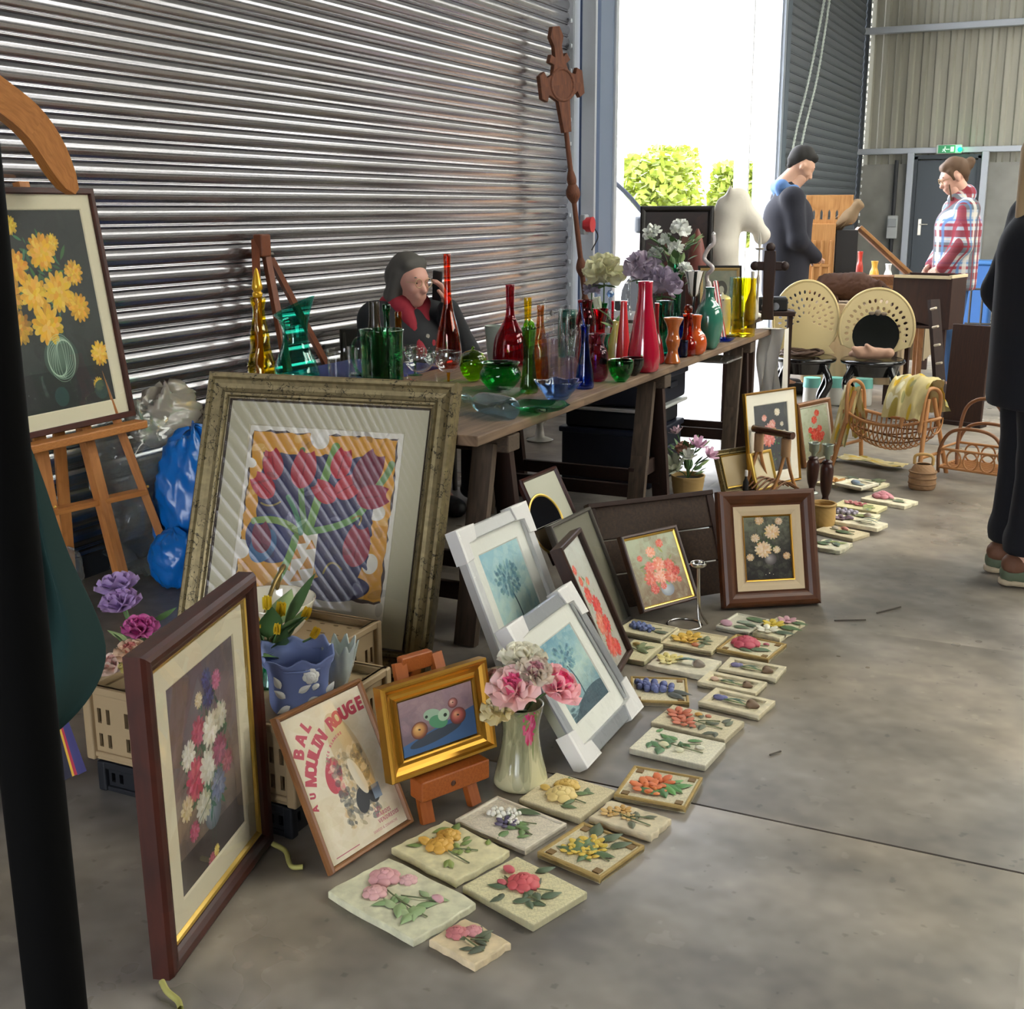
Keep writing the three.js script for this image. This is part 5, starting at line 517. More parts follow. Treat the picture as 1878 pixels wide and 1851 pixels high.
{ // pink flower arrangement
  const p = [-2.029,0.28,-1.975]; const y = CT; const t = thing('flower_vase', 'small clear glass vase holding the pink arrangement on the crate', 'vase', [p[0] + .01, y, Math.min(p[2], -2.10)]); obj('body', vesselG(.07, .024, SHP.flare, .003), gl('clear'), t);
  bunch('flower_arrangement', 'lilac, magenta and peach silk roses by the green velvet', [p[0] + .01, y + .02, Math.min(p[2], -2.10)], [[-.02, .20, .03, .048, 'rose', 0xb08ac0, 0xb79ac8], [-.055, .23, .0, .05, 'rose', 0xa98bc0, 0xb9a0cc], [.035, .145, .03, .042, 'rose', 0xb83a86, 0xc05a98], [.02, .09, .05, .038, 'rose', 0xd88a80, 0xe0c0a0], [.03, .06, .055, .034, 'rose', 0xe0a890, 0xd8cc80], [-.03, .05, .06, .04, 'rose', 0xe2b0a4, 0xe6cfc0]], { leaves: 5, lr: .09, ly: [.06, .14], ll: .06, seed: 12, tilt: .6 }); }
{ // cream basin with brass handle
  const p = [-2.0, .242, -2.6]; const t = thing('milk_basin', 'cream pouring basin with brass bail handle behind brown frame', 'basin', p, .5); obj('bowl', vesselG(.10, .125, [[.5, 0], [.6, .05], [.85, .5], [1, 1]], .004, 40, (x, y, z, th) => { const s = Math.max(0, Math.cos(th - PI)) ** 6 * (y / .10); return [x * (1 + .35 * s), y + .012 * s, z]; }), opal(0xe2dcc8), t); obj('handle', tube([[0, .09, .12], [.02, .16, .08], [.04, .19, 0], [.02, .16, -.08], [0, .09, -.12]], .006, 30, 7), mat(0x8a7444, .4, { metalness: .7 }), t); }
{ // jasper blue planter with white relief
  const p = [-1.502,0.28,-2.044]; const t = thing('planter', 'matte blue planter with raised white magnolia branch and wavy rim', 'planter', [-1.61, CT, -2.18], .75); const m = mat(0x6e7ba6, .7), wm = mat(0xd8d6cc, .6);
  obj('body', vesselG(.135, .098, [[.72, 0], [.78, .03], [.8, .4], [.86, .75], [1, 1]], .006, 48, (x, y, z, th) => { const q = Math.max(Math.abs(Math.cos(th)), Math.abs(Math.sin(th))), k = 1 / (q ** .6) * .88; return [x * k, y + (y > .12 ? .008 * Math.cos(th * 8) : 0), z * k]; }), m, t); obj('rim_line', tf(new THREE.TorusGeometry(.083, .0025, 6, 40), [0, .112, 0], [PI / 2, 0, 0]), m, t);
  const put2 = (nm, g, x, y, s, a) => { const o = obj(nm, g, wm, t); o.scale.setScalar(s); o.position.set(x, y, .076); o.rotation.set(PI / 2, 0, 0); o.rotateY(a); }; put2('relief_bloom', roseG, .02, .098, .022, 0); put2('relief_bud', budG, .03, .072, .016, .5); for (const [x, y, a] of [[-.01, .06, .5], [-.04, .05, 2.4], [-.03, .03, 3.6], [.01, .036, .2], [.04, .03, .4], [-.05, .075, 2], [.055, .05, 1]]) put2('relief_leaf', leafG, x, y, .035, a); }
{ // yellow tulips
  const p = [-1.74, CT, -2.24]; const t = vessel('vase', 'teal glass vase holding the yellow tulips', [...p, .09, .03], 'flare', 'teal', { group: undefined }); delete t.userData.group;
  bunch('tulip_bunch', 'bunch of yellow tulips with long green leaves before the tulip picture', [p[0], p[1] + .03, p[2]], [[.05, .165, .01, .017, 'tulip', 0xd9b91c], [.09, .15, -.03, .015, 'tulip', 0xd8b418], [.02, .18, .02, .016, 'tulip', 0xdcc022], [.12, .11, -.02, .014, 'tulip', 0xd6b21a], [.06, .13, .04, .013, 'tulip', 0xdabc20], [-.02, .16, .03, .016, 'tulip', 0xd9b91c], [.01, .14, .05, .014, 'tulip', 0xd4b01a]], { leaves: 16, lr: .10, ly: [.03, .12], ll: .12, seed: 6, tilt: .5 }); }
// small easel under the apple picture
{ const t = thing('table_easel', 'small reddish wooden easel under the gold framed apples', 'easel', [-1.263, 0, -2.277]); t.rotation.set(0, 1.145, 0); const m = mat(0xd8a070, .5, { map: pineT, key: 'sme' }); const lg = obj('ledge', rbox(.20, .05, .05, .004, [.01, .092, -.005]), m, t); for (const x of [-.062, .078]) obj('leg', bar([x, 0, .0], [x * .75, .36, -.125], .032, .018), m, t); obj('rear_leg', bar([0, 0, -.22], [0, .34, -.125], .028, .016), m, t); obj('head', rbox(.09, .04, .024, .004, [.0, .352, -.125]), m, t); obj('knot', ball(.007, [.0, .09, .02], [1, 1, .4], 8), mat(0x4a2a18, .6), lg); }
// rose vase
{ const p = [-1.178,0,-2.499,0.214,0.069]; const t = thing('ceramic_vase', 'tall green and cream ceramic vase painted with a pink rose', 'vase', [p[0], 0, p[2]], -.35); const m = mat(0xffffff, .15, { clearcoat: 1, nokey: 1 }); m.map = canvasTex(512, 256, (c, w, h) => { c.fillStyle = '#cfcaa0'; c.fillRect(0, 0, w, h); wash(c, w, h * .75, ['#66694e', '#777858', '#5e624a', '#8c8c68'], 7, 520, .07); const f = rng(9); for (let k = 0; k < 2; k++) for (const [x, y, r] of [[.18, .3, .05], [.2, .58, .055], [.68, .35, .05]]) bloomP(c, x * w, y * h, r * w, 338, 60, 55, f, 18); for (let i = 0; i < 14; i++) leafP(c, w * (.12 + f() * .16), h * (.35 + f() * .4), 26, f() * 6.3, '#7a8a55'); }); obj('body', vesselG(p[3], p[4], [[.92, 0], [1, .03], [.96, .12], [.72, .5], [.68, .72], [.8, .92], [.84, 1]], .005, 36), m, t);
  bunch('rose_bouquet', 'silk bouquet of two big pink roses and white blooms', [p[0], p[3] * .8, p[2]], [[.012, .10, .06, .064, 'rose', 0xff7fae, 0xffd9d4], [.085, .09, -.02, .062, 'rose', 0xfa70a2, 0xffc8cc], [.0, .15, -.01, .058, 'rose', 0xf2eede, 0xf0ecd8], [-.02, .05, .075, .048, 'rose', 0xf0e8c8, 0xeee2b0], [-.05, .1, .03, .045, 'rose', 0xcf9a94, 0xd8cdb4], [.05, .14, .03, .045, 'rose', 0xd9a4ac, 0xe0d2c0]], { leaves: 4, lr: .06, ly: [.02, .1], ll: .06, seed: 22, tilt: .9 }); }
// chrome wire candle holder
{ const p = [-1.134,0,-3.81]; const t = thing('candle_holder', 'bent chrome wire candle holder with looped foot', 'candle holder', p); const m = mat(0xc8c6c0, .16, { metalness: 1 }); obj('foot_loop', tf(new THREE.TorusGeometry(.06, .0035, 8, 40), [-.03, .004, .01], [PI / 2, 0, 0]), m, t); obj('stem', tube([[.03, .004, .02], [.02, .03, .01], [.012, .08, 0], [.01, .15, 0], [.008, .21, 0]], .004, 30, 8), m, t); obj('stem', tube([[.04, .004, -.03], [.022, .05, -.008], [.016, .12, 0], [.012, .21, 0]], .004, 30, 8), m, t); obj('cup', vesselG(.02, .028, [[.3, 0], [.9, .4], [1, 1]], .0015), m, t).position.set(.01, .21, 0); obj('drip_tray', disc(.026, [.01, .222, 0]), m, t); }
// plank board leaning behind the peach painting
{ const P = [-1.251,-3.978,0,0.876,0.431,0.503,0.378]; const [x, z, y0, yaw, lean, w, h] = P; const t = thing('plank_board', 'dark wooden board of horizontal planks leaning on the trestle', 'board', [x - .03, .01, z - .02]); t.rotation.set(-lean, yaw, 0, 'YXZ'); const W = w + .03, plkA = mat(0xc8b09a, .75, { map: oldT, key: 'plka' }), plkB = mat(0xb8a08c, .75, { map: oldT, key: 'plkb' }); for (let i = 0; i < 3; i++) obj('plank', rbox(W - .05, h / 3 - .006, .018, .002, [0, h * (i + .5) / 3, 0]), i % 2 ? plkA : plkB, t); for (const s of [-1, 1]) obj('batten', rbox(.03, h, .03, .003, [s * (W / 2 - .015), h / 2, 0]), darkWood, t); obj('top_edge', rbox(W, .018, .04, .003, [0, h + .004, 0]), darkWood, t); }
// mirrors and dark frames stacked against the trestle
{ const P = [-1.596,-3.735,0.25,1.511,0.479,0.261,0.21], mir = mat(0xdcdcd6, .03, { metalness: 1 }); framed('mirror_frame', 'brown framed mirror leaning at the trestle above wrapped print', [P[0] + .03, P[1] - .05, .2, P[3], P[4], .27, .32], { f: .018, d: .025, m: mahog, prof: 'cush', art: mat(0xb9b8a4, .4), pname: 'plate' }, 'mirror');
  const t = thing('arched_mirror', 'round topped mirror with thin gold rim and dark reflection', 'mirror', [-1.53,0.265,-3.545]); t.rotation.set(-.42, 1.35, 0, 'YXZ'); obj('glass', tf(extrude(ring(.085, .10, 40), .004), [0, .12, 0]), mir, t); obj('rim', tf(new THREE.TorusGeometry(1, .05, 8, 48), [0, .12, .004], [0, 0, 0], [.087, .102, .06]), goldPale, t);
  framed('framed_print', 'dark grey narrow frame with dim print between the mirrors and poppy canvas', [-1.35, -3.62, 0, 1.5, .42, .3, .42], { f: .012, d: .025, m: mat(0x4a443c, .5), prof: 'flatp', art: mat(0x6d6a58, .5), glass: 1 }); }
{ // yellow strap ends
  for (const [pts, lab] of [[[[-1.539,0.02,-1.959], [-1.506,0.012,-1.958], [-1.454,0.008,-1.914], [-1.433,0.008,-1.924]], 'pale yellow strap end under the tall brown frame'], [[[-1.425,0.02,-1.467], [-1.404,0.012,-1.457], [-1.371,0.008,-1.448], [-1.352,0.008,-1.433]], 'yellow strap curling at the brown frame corner']]) { const o = obj('strap', tube(pts, .006, 24, 6), mat(0xa8a45c, .7)); tag(o, lab, 'strap'); } }
// near stand: dark pole, green velvet and striped cloth
{ const p = [-0.845,0.733,-0.728], t = thing('stand_pole', 'thick black metal pole of a stall in front', 'pole', [p[0], 0, p[2]]); obj('shaft', cyl(.028, .028, 2.4, [0, 1.2, 0], [0, 0, 0], 24), mat(0x020202, .9, { specularIntensity: .25, key: 'pole' }), t); obj('foot_plate', cyl(.07, .08, .012, [0, .006, 0], [0, 0, 0], 24), mat(0x0c0c0d, .55), t);
  const T = (pts) => pts; const a = [-1.143,1.298,-0.966], b = [-1.094,1.147,-0.994], c = [-0.982,0.898,-0.956], d = [-0.985,0.84,-0.888], e = [-1.023,0.823,-0.799];
  const v = thing('velvet_cloth', 'dark green velvet cloth hanging to a point beside the pole', 'cloth'); const L = [V3(...a), V3(...e)], edge = new THREE.CatmullRomCurve3([V3(...a), V3(...b), V3(-1.043,1.019,-0.979), V3(...c), V3(...d), V3(...e)], false, 'centripetal'); const g = surf((u, w) => { const r = edge.getPoint(w), l = L[0].clone().lerp(L[1], w), q = l.lerp(r, u), k = .018 * Math.sin(u * 14 + w * 5) * u; return [q.x + k * .4, q.y, q.z + k]; }, 36, 40); obj('drape', g, mat(0x0c2c2a, .95, { sheen: 1, sheenColor: new THREE.Color(0x1c5a50), sheenRoughness: .5, nokey: 1 }), v);
  const st = thing('striped_cloth', 'crimson and navy striped cloth with yellow lines under the velvet', 'cloth'); const A = V3(-1.11,0.803,-1.017), B = V3(-1.058,0.732,-0.997), C = V3(-0.948,0.882,-0.826), E2 = V3(-0.925,0.821,-0.812); const sg = surf((u, w) => { const l = C.clone().lerp(E2, w), r = A.clone().lerp(B, w), q = l.lerp(r, u); return [q.x, q.y, q.z + .008 * Math.sin(u * 9)]; }, 20, 10); const sm = mat(0xffffff, .9, { nokey: 1 }); sm.map = canvasTex(256, 32, (c2, w, h) => { const bands = [['#7a1436', 0, 36], ['#c9a232', 36, 44], ['#0d1030', 44, 120], ['#c9a232', 120, 130], ['#a01440', 130, 196], ['#b58a3c', 196, 204], ['#2a2a6a', 204, 256]]; for (const [k, x0, x1] of bands) { c2.fillStyle = k; c2.fillRect(x0, 0, x1 - x0, h); } }); obj('cloth', sg, sm, st); }
// things under and before the far half of the table
{ for (const [p, w, h, d, lab] of [[[-2.2, 0, -5.95], .5, .30, .5, 'navy storage box under the far half of the table'], [[-2.2, .42, -5.95], .52, .16, .54, 'upper navy case on the white tray under the table']]) { const t = thing('storage_box', lab, 'box', p); const m = mat(0x0d1528, .6), cs = obj('case', rbox(w, h, d, .02, [0, h / 2, 0]), m, t); obj('lid', rbox(w + .02, .03, d + .02, .008, [0, h - .015, 0]), mat(0x141d33, .5), t); obj('handle', rbox(.02, .03, .12, .006, [w / 2 + .012, h * .6, 0]), mat(0x20283a, .5), cs); }
  const t = thing('storage_box', 'dark box with white rimmed lid between the two navy ones', 'box', [-2.2, .30, -5.95]); obj('case', rbox(.46, .09, .48, .015, [0, .045, 0]), mat(0x11161f, .6), t); obj('rim', rbox(.54, .018, .56, .008, [0, .105, 0]), mat(0xd5d6d4, .35), t); }
{ const t = thing('chrome_tray', 'bright chrome tray with a crystal knob on the lower ledge', 'tray', [-1.83, .578, -6.35]); obj('tray', rbox(.24, .012, .3, .005, [0, .03, 0]), mat(0xd8d8d6, .15, { metalness: .9 }), t); obj('knob', tf(new THREE.IcosahedronGeometry(.03, 1), [.05, .066, -.05]), gl('clear'), t); }
{ // pot of white and pink flowers
  const p = [-1.74, 0, -5.66]; const t = thing('flower_pot', 'round wicker flower pot in front of the trestle', 'pot', p); obj('pot', vesselG(.11, .085, [[.7, 0], [.8, .05], [.95, .7], [1, 1]], .008, 30, (x, y, z, th) => { const k = 1 + .015 * Math.sin(th * 24) * Math.sin(y * 220); return [x * k, y, z * k]; }), mat(0xa98a55, .7), t); obj('soil', disc(.08, [0, .09, 0]), mat(0x2a241c, .9), t);
  bunch('potted_flowers', 'silk poinsettia and pink lotus blooms in wicker pot', [p[0], .09, p[2]], [[-.04, .06, .09, .085, 'star', 0xcfd2bc], [.05, .17, .03, .06, 'star', 0xd2a8c0], [.10, .12, .0, .055, 'star', 0xd8b0c4], [-.07, .22, -.02, .045, 'star', 0xdcc0cc], [.02, .12, .07, .05, 'star', 0xd9d8cc], [-.02, .16, .03, .035, 'c', 0xb07a66]], { leaves: 26, lr: .16, ly: [.02, .17], ll: .08, seed: 31, tilt: .8 }); }
// ================= people (smooth-joined bones meshed by surface nets) =================
function sdfMesh(caps, cell, k = .03, cut) {
  const lo = [1e9, 1e9, 1e9], hi = [-1e9, -1e9, -1e9]; for (const [a, b, ra, rb] of caps) for (const [p, r] of [[a, ra], [b, rb]]) for (let i = 0; i < 3; i++) { lo[i] = Math.min(lo[i], p[i] - r - cell * 2.5); hi[i] = Math.max(hi[i], p[i] + r + cell * 2.5); }
  const n = [0, 1, 2].map((i) => Math.ceil((hi[i] - lo[i]) / cell) + 1), [nx, ny, nz] = n, F = new Float32Array(nx * ny * nz);
  const pre = caps.map(([a, b, ra, rb]) => { const d = [b[0] - a[0], b[1] - a[1], b[2] - a[2]]; return [a, d, Math.max(1e-9, d[0] * d[0] + d[1] * d[1] + d[2] * d[2]), ra, rb]; });
  for (let z = 0, i = 0; z < nz; z++) for (let y = 0; y < ny; y++) for (let x = 0; x < nx; x++, i++) { const px = lo[0] + x * cell, py = lo[1] + y * cell, pz = lo[2] + z * cell; let s = 1e3; for (const [a, d, L, ra, rb] of pre) { const ax = px - a[0], ay = py - a[1], az = pz - a[2]; let t = (ax * d[0] + ay * d[1] + az * d[2]) / L; t = t < 0 ? 0 : t > 1 ? 1 : t; const q = Math.sqrt((ax - d[0] * t) ** 2 + (ay - d[1] * t) ** 2 + (az - d[2] * t) ** 2) - (ra + (rb - ra) * t); const h = Math.max(k - Math.abs(s - q), 0) / k; s = Math.min(s, q) - h * h * k * .25; } if (cut) s = Math.max(s, cut(px, py, pz)); F[i] = s; }
  const id = new Int32Array(F.length).fill(-1), P = [], I = [], at = (x, y, z) => x + nx * (y + ny * z), off = [0, 1, nx, nx + 1, nx * ny, nx * ny + 1, nx * ny + nx, nx * ny + nx + 1], ed = [[0, 1], [2, 3], [4, 5], [6, 7], [0, 2], [1, 3], [4, 6], [5, 7], [0, 4], [1, 5], [2, 6], [3, 7]];
  for (let z = 0; z < nz - 1; z++) for (let y = 0; y < ny - 1; y++) for (let x = 0; x < nx - 1; x++) { const b = at(x, y, z); let m = 0; for (let c = 0; c < 8; c++) if (F[b + off[c]] < 0) m |= 1 << c; if (!m || m === 255) continue; let sx = 0, sy = 0, sz = 0, c = 0; for (const [e, f] of ed) { const va = F[b + off[e]], vb = F[b + off[f]]; if ((va < 0) === (vb < 0)) continue; const t = va / (va - vb); sx += (e & 1) + ((f & 1) - (e & 1)) * t; sy += (e >> 1 & 1) + ((f >> 1 & 1) - (e >> 1 & 1)) * t; sz += (e >> 2) + ((f >> 2) - (e >> 2)) * t; c++; } id[b] = P.length / 3; P.push(lo[0] + (x + sx / c) * cell, lo[1] + (y + sy / c) * cell, lo[2] + (z + sz / c) * cell); }
  const quad = (a, b, c, d, fl) => { if (a < 0 || b < 0 || c < 0 || d < 0) return; fl ? I.push(a, b, c, a, c, d) : I.push(a, c, b, a, d, c); };
  for (let z = 1; z < nz - 1; z++) for (let y = 1; y < ny - 1; y++) for (let x = 1; x < nx - 1; x++) { const b = at(x, y, z), s = F[b] < 0; if (s !== F[b + 1] < 0) quad(id[b - nx - nx * ny], id[b - nx * ny], id[b], id[b - nx], s); if (s !== F[b + nx] < 0) quad(id[b - 1 - nx * ny], id[b - 1], id[b], id[b - nx * ny], s); if (s !== F[b + nx * ny] < 0) quad(id[b - 1 - nx], id[b - nx], id[b], id[b - 1], s); }
  const g = new THREE.BufferGeometry(); g.setAttribute('position', new THREE.Float32BufferAttribute(P, 3)); g.setIndex(I); const uv = []; for (let i = 0; i < P.length; i += 3) uv.push(P[i] + P[i + 2], P[i + 1]); g.setAttribute('uv', new THREE.Float32BufferAttribute(uv, 2)); g.computeVertexNormals(); return g;
}
const add3 = (a, b) => [a[0] + b[0], a[1] + b[1], a[2] + b[2]], C = (a, b, ra, rb) => [a, b, ra, rb ?? ra];
const headCaps = [C([0, .045, -.018], [0, .03, .01], .083, .078), C([0, .01, .02], [0, -.075, .05], .068, .036), C([0, .012, .082], [0, -.028, .104], .010, .015), C([-.034, -.022, .062], [.034, -.022, .062], .024), C([-.03, .03, .074], [.03, .03, .074], .016), C([-.078, .008, -.006], [-.082, -.02, -.008], .014, .011), C([.078, .008, -.006], [.082, -.02, -.008], .014, .011), C([-.018, -.058, .082], [.018, -.058, .082], .011), C([0, -.05, -.02], [0, -.17, -.045], .052, .058)];
function hand(w, dir, palm, curl, side) { // w wrist, dir along the hand, palm = palm normal
  const d = V3(...dir).normalize(), n = V3(...palm).normalize(), s = d.clone().cross(n).normalize().multiplyScalar(side), at = (a, b, c) => { const p = V3(...w).addScaledVector(d, a).addScaledVector(s, b).addScaledVector(n, c); return [p.x, p.y, p.z]; }; const out = [C(at(0, 0, 0), at(.03, 0, 0), .024, .026)]; for (const b of [-.026, -.009, .009, .026]) out.push(C(at(.02, b * .7, 0), at(.078, b, 0), .014, .012)); [[-.027, .058], [-.009, .07], [.009, .074], [.027, .066]].forEach(([b, L]) => { let a = .08, c = 0, th = curl * .35; for (let q = 0; q < 3; q++) { const l = L * [.46, .3, .24][q], a2 = a + Math.cos(th) * l, c2 = c + Math.sin(th) * l; out.push(C(at(a, b, c), at(a2, b, c2), .0098 - q * .001, .009 - q * .001)); a = a2; c = c2; th += curl; } }); out.push(C(at(.025, .03, .006), at(.058, .052, .02), .013, .0105), C(at(.058, .052, .02), at(.085, .052, .034), .0105, .0085)); return out;
}
function person(label, p, yaw, o) {
  const t = thing('person', label, 'person', p, yaw), J = o.J, s = o.s ?? 1, S = (q) => q.map((v) => v * s); for (const k in J) J[k] = S(J[k]);
  const skin = mat(o.skin ?? 0xc9977c, .55), Rd = (r) => r * s; const hp = J.head, hr = new THREE.Matrix4().makeRotationFromEuler(new THREE.Euler(o.hx ?? 0, o.hy ?? 0, o.hz ?? 0, 'YXZ')).setPosition(...hp);
  const bones = [C(J.pel, J.chest, Rd(.125), Rd(.135)), C(J.chest, J.neck, Rd(.12), Rd(.06)), C(J.neck, add3(J.head, [0, -.08, 0]), Rd(.05), Rd(.05)), C(J.shL, J.shR, Rd(.062))]; const limbs = [[J.shL, J.elL, J.wrL, .052, .042, .028], [J.shR, J.elR, J.wrR, .052, .042, .028], [J.hiL, J.knL, J.anL, .085, .058, .04], [J.hiR, J.knR, J.anR, .085, .058, .04]]; for (const [a, b, c, r0, r1, r2] of limbs) bones.push(C(a, b, Rd(r0), Rd(r1)), C(b, c, Rd(r1), Rd(r2))); for (const a of ['L', 'R']) bones.push(C(J['an' + a], J['to' + a], Rd(.042), Rd(.034)));
  const hg = sdfMesh(headCaps, .0055, .022); hg.applyMatrix4(hr); const gs = [sdfMesh(bones, .016 * s, .04), hg]; for (const h of o.hands ?? []) gs.push(sdfMesh(hand(...h), .0038, .006)); const body = obj('body', gs, skin, t);
  const hm = (nm, g, m, par = t) => { g = flat(g).clone(); g.applyMatrix4(hr); return obj(nm, g, m, par); };
  for (const sx of [-1, 1]) { const ey = hm('eye', ball(.0115, [sx * .031, .012, .079], [1, .75, .7], 10), mat(0xe9e4de, .25)); hm('iris', ball(.0055, [sx * .031, .011, .0865], [1, 1, .5], 8), mat(0x2b1d14, .3), ey); hm('eyebrow', tf(new THREE.CapsuleGeometry(.0035, .024, 3, 6), [sx * .032, .036, .088], [0, 0, PI / 2 + sx * .12]), mat(o.brow ?? o.hairc, .8)); }
  hm('mouth', ball(.018, [0, -.060, .0885], [1, .26, .4], 10), mat(0x9c5a52, .5)); hm('hair', sdfMesh(o.hair, .0065, .02, o.haircut), mat(o.hairc, .75)); if (o.glasses) for (const sx of [-1, 1]) { hm('spectacles', tf(new THREE.TorusGeometry(.021, .0018, 6, 20), [sx * .031, .010, .101]), mat(0xb9a27a, .3, { metalness: .7 })); hm('spectacles', rod([sx * .052, .014, .098], [sx * .083, .012, 0], .0015, 5), mat(0xb9a27a, .3, { metalness: .7 })); }
  for (const [nm, caps, m, cut, k] of o.clothes(J, Rd)) obj(nm, sdfMesh(caps, .0135, k ?? .03, cut), m, t);
  return t;
}
const shoe = (J, a, Rd) => [C(add3(J['an' + a], [0, -.035, -.03]), add3(J['to' + a], [0, .0, .012]), Rd(.048), Rd(.046))];
const stand = (arms, st = .1) => ({ pel: [0, .95, 0], chest: [0, 1.28, 0], neck: [0, 1.47, -.01], head: [0, 1.645, .03], shL: [.17, 1.405, -.01], shR: [-.17, 1.405, -.01], hiL: [.09, .9, 0], hiR: [-.09, .9, 0], knL: [.1, .5, .02], knR: [-.1, .5, .02], anL: [st, .09, -.02], anR: [-st, .09, -.02], toL: [st + .02, .04, .14], toR: [-st - .02, .04, .14], ...arms });
const torso = (J, r, hem, Rd) => [C([0, hem, J.pel[2]], J.chest, Rd(r), Rd(r + .012)), C(J.chest, J.neck, Rd(r), Rd(.075)), C(J.shL, J.shR, Rd(.085)), C([J.pel[0] - .075, hem, J.pel[2]], [J.chest[0] - .07, J.chest[1], J.chest[2]], Rd(r * .9)), C([J.pel[0] + .075, hem, J.pel[2]], [J.chest[0] + .07, J.chest[1], J.chest[2]], Rd(r * .9))];
const sleeve = (J, a, r0, r1, Rd) => [C(J['sh' + a], J['el' + a], Rd(r0), Rd(r1)), C(J['el' + a], J['wr' + a], Rd(r1), Rd(r1 * .78))];
const trouser = (J, a, r, Rd) => [C(J['hi' + a], J['kn' + a], Rd(r), Rd(r * .78)), C(J['kn' + a], J['an' + a], Rd(r * .78), Rd(r * .62))];
const shortHair = [C([0, .075, -.02], [0, .06, -.04], .084, .088), C([-.03, .095, .045], [.03, .095, .045], .034), C([0, .0, -.07], [0, -.03, -.07], .05, .03)];
// man in the dark coat, looking down
person('man in a dark navy coat with blue collar looking down at the stall', [-2.155,1.004,-9.35].map((v, i) => i === 1 ? 0 : v), 115 * D, { s: 1.045, skin: 0xd2a58c, hairc: 0x1c1917, hx: .55, J: stand({ head: [0, 1.63, .075], elL: [.23, 1.12, .03], elR: [-.23, 1.12, .03], wrL: [.1, 1.0, .19], wrR: [-.1, 1.0, .19] }), hair: shortHair, hands: [[[.1, 1.04, .2], [-1, -.1, .4], [0, -.3, -1], .7, 1], [[-.1, 1.04, .2], [1, -.1, .4], [0, -1, 0], .5, -1]],
  clothes: (J, Rd) => [['coat', [...torso(J, .165, .80, Rd), ...sleeve(J, 'L', .078, .064, Rd), ...sleeve(J, 'R', .078, .064, Rd)], mat(0x23242f, .9), (x, y) => .74 - y], ['hood_collar', [C([-.08, 1.56, -.075], [.08, 1.56, -.075], .055), C([-.08, 1.53, .02], [-.06, 1.5, -.06], .045), C([.08, 1.53, .02], [.06, 1.5, -.06], .045)], mat(0x5b7fb4, .85)], ['trousers', [C(J.hiL, J.hiR, Rd(.095)), ...trouser(J, 'L', .105, Rd), ...trouser(J, 'R', .105, Rd)], mat(0x6b6a70, .9)], ['shoe', shoe(J, 'L', Rd), mat(0x1a1a1c, .6)], ['shoe', shoe(J, 'R', Rd), mat(0x1a1a1c, .6)]] });
// woman in the plaid shirt
const plaid = (() => { const m = mat(0xffffff, .9, { nokey: 1 }); m.map = canvasTex(256, 256, (c, w, h) => { c.fillStyle = '#aeb6c4'; c.fillRect(0, 0, w, h); const band = (v, a, b, col) => { c.fillStyle = col; v ? c.fillRect(a, 0, b, h) : c.fillRect(0, a, w, b); }; for (const v of [0, 1]) { c.globalAlpha = .8; band(v, 10, 40, '#8a2a36'); band(v, 58, 12, '#d8d2c6'); band(v, 84, 60, '#5a6068'); band(v, 100, 12, '#8a2a36'); band(v, 160, 26, '#dcd6ca'); band(v, 200, 12, '#5f8ac0'); band(v, 226, 18, '#9c3040'); } c.globalAlpha = 1; }); m.map.wrapS = m.map.wrapT = THREE.RepeatWrapping; m.map.repeat.set(3.2, 3.2); return m; })();
person('woman in a red and grey plaid shirt with hair in a bun', [-0.983,1,-9.9].map((v, i) => i === 1 ? 0 : v), -68 * D, { s: .985, skin: 0xd9a893, hairc: 0x5b432f, glasses: 1, hx: .35, J: stand({ head: [0, 1.64, .06], elL: [.22, 1.14, .02], elR: [-.22, 1.14, .02], wrL: [.16, .98, .13], wrR: [-.16, .98, .13] }, .08), hair: [...shortHair, C([0, .06, -.125], [0, .075, -.145], .042, .036), C([-.06, .06, .035], [-.07, 0, .02], .022, .012), C([.06, .06, .035], [.07, 0, .02], .022, .012), C([.055, -.02, .06], [.05, -.14, .075], .006, .008)], hands: [[[.155, .965, .14], [-.5, -.5, .7], [-.4, -.4, -.8], .5, 1], [[-.155, .965, .14], [.5, -.5, .7], [.4, -.4, -.8], .5, -1]],
  clothes: (J, Rd) => [['shirt', [...torso(J, .16, .84, Rd), ...sleeve(J, 'L', .085, .07, Rd), ...sleeve(J, 'R', .085, .07, Rd), C([0, 1.5, -.04], [0, 1.46, .02], .075)], plaid, (x, y) => .79 - y], ['jeans', [C(J.hiL, J.hiR, Rd(.095)), ...trouser(J, 'L', .1, Rd), ...trouser(J, 'R', .1, Rd)], mat(0x33527a, .9)], ['shoe', shoe(J, 'L', Rd), mat(0x3a3a40, .6)], ['shoe', shoe(J, 'R', Rd), mat(0x3a3a40, .6)]] });
